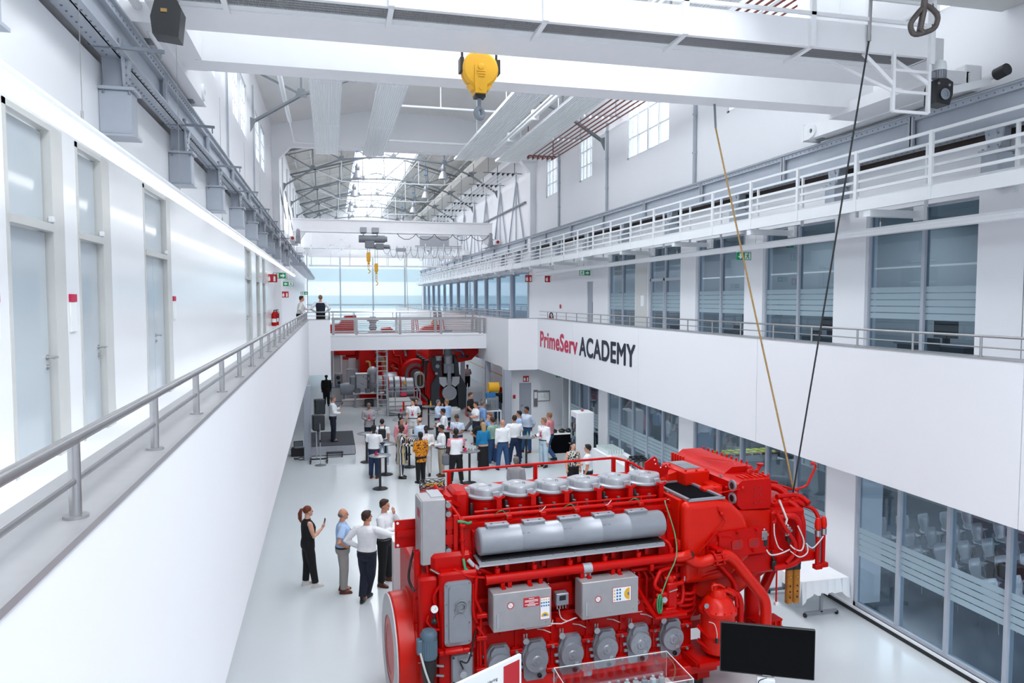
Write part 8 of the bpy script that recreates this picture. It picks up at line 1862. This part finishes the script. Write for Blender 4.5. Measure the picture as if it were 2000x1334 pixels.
MB().box(.05, .75, -.02, .06, .55, 1.3).build('panel', 'cast_grey', t); MB().box(-.1, .85, .1, .7, 0, .4).build('base', 'red_paint', t)
t = thing('cloth_table', 'white table carrying the yellow and blue engine model', 'table', (7.55, 34.7, 0))
MB().bev(-.45, .45, -.4, .4, .70, .74, .01).build('top', 'cloth_white', t)
for x in (-.4, .4):
    for y in (-.35, .35): MB().box(x - .03, x + .03, y - .03, y + .03, 0, .7).build('leg', 'cloth_white', t)
o = thing('engine_model', 'small engine model with yellow drum and blue block by the grey column', 'model', (7.6, 34.7, .74))
MB().bev(-.3, .3, -.15, .15, 0, .65, .03).build('block', 'cast_grey', o); MB().bev(-.32, .15, -.17, .17, .62, .85, .03).build('blue_block', 'blue', o); MB().cyl((-.18, -.0, 1.1), (.28, -.0, 1.1), .24, 20).build('yellow_drum', 'yellow', o); MB().lathe([(.26, -.2), (.26, -.17)], (0, 0, 1.1), 'x', 20).lathe([(.26, .28), (.26, .31)], (0, 0, 1.1), 'x', 20).build('drum_rim', 'yellow', o)
MB().bev(-.1, .32, -.1, .15, .82, .95, .03).build('bracket', 'silver_light', o)
for k in range(5): MB().cyl((-.2 + .1 * k, -.17, .1), (-.2 + .1 * k, -.17, .5), .025, 6).build('rod', 'grey_steel_dark', o)
t = thing('easel', 'tall thin black display easel at the far left', 'easel', (1.2, 58, 0)); MB().cyl((0, 0, .1), (0, 0, 3.1), .05, 8).box(-.5, .5, -.04, .04, .0, .12).box(-.15, .15, -.06, 0, 1.6, 2.8).build('pole', 'black', t)
# machine tops seen above the footbridge deck
t = thing('machine_top', 'red sloped machine hood seen through the left part of the footbridge railing', 'machine', (0, 52, 3.6)); MB().prism([(.0, 0), (.0, .75), (.6, .8), (1.0, 1.35), (1.75, 1.4), (1.9, 0)], 'y', 0, 2).build('hood', 'red_paint', t); MB().box(0, 1.9, -.2, 2.2, -3.6, 0).build('support', 'board_grey', t)
t = thing('machine_top', 'dark valve cluster seen through the footbridge railing', 'machine', (2.6, 52, 3.6)); MB().box(0, 1.4, 0, 1, -3.6, .25).build('base', 'board_grey', t); MB().lathe([(.15, .2), (.28, .5), (.2, .8), (.35, 1.1), (.2, 1.3)], (.3, .4, 0), 'z', 12).box(-.1, .7, .3, .5, 1.0, 1.1).build('valve', 'grey_steel_dark', t); MB().prism([(.8, 0), (.9, .5), (1.5, .55), (2.0, .1), (2.0, 0)], 'y', 0, 1).build('red_cover', 'red_paint', t)
t = thing('machine_top', 'red frame and yellow fittings seen through the middle of the footbridge railing', 'machine', (5.6, 52, 3.6))
MB().box(0, 2.3, .3, .8, -3.6, .2).build('base', 'board_grey', t); MB().prism([(.5, .2), (.9, .6), (1.9, .7), (2.3, .2)], 'y', 0, 1).build('red_cover', 'red_paint', t); MB().lathe([(.12, .6), (.22, .8), (.15, 1.0)], (1.6, .4, 0), 'z', 12).build('yellow_fitting', 'yellow', t)
for x in (.0, .12, 1.5, 1.7, 1.95): MB().bend([(x, 0, .1), (x, 0, 1.1), (x + .25, 0, 1.1), (x + .35, 0, .2)], .04, 6, .08).build('hand_loop', 'red_paint', t)
for x in (1.75, 2.1): MB().bar((x, .3, .2), (x - .1, .3, 1.75), .22, .3).build('cutaway_column', 'cast_grey', t)
t = thing('machine_beam', 'red machine beam under the gallery slab at the back right', 'machine', (8.2, 49, 2.6)); MB().box(-.6, 1.6, -3, 1, 0, .6).build('beam', 'red_paint', t); MB().bar((-.5, 0, 0), (-.5, 0, -2.6), .15).build('post', 'red_paint', t)
o = MB().bev(-.25, .25, -.2, .2, 0, .9, .1).build('covered_bundle', 'h_brown'); o.location = (9.6, 42.6, 0); tag(o, 'brown covered bundle beside the grey column in the far aisle', 'bundle')
t = thing('workbench', 'green topped workbench with red tools right of the grey column', 'workbench', (9.2, 40, 0)); MB().bev(-.5, .5, -1.2, 1.2, .0, .95, .04).build('cabinet', 'room_wall', t); MB().box(-.55, .55, -1.25, 1.25, .95, 1.0).build('top', 'board_grey', t)
for k in range(4): MB().bev(-.3, -.1, -1 + .5 * k, -.85 + .5 * k, 1.0, 1.3, .03).build('tool', ('red_paint', 'silver_light')[k % 2], t)
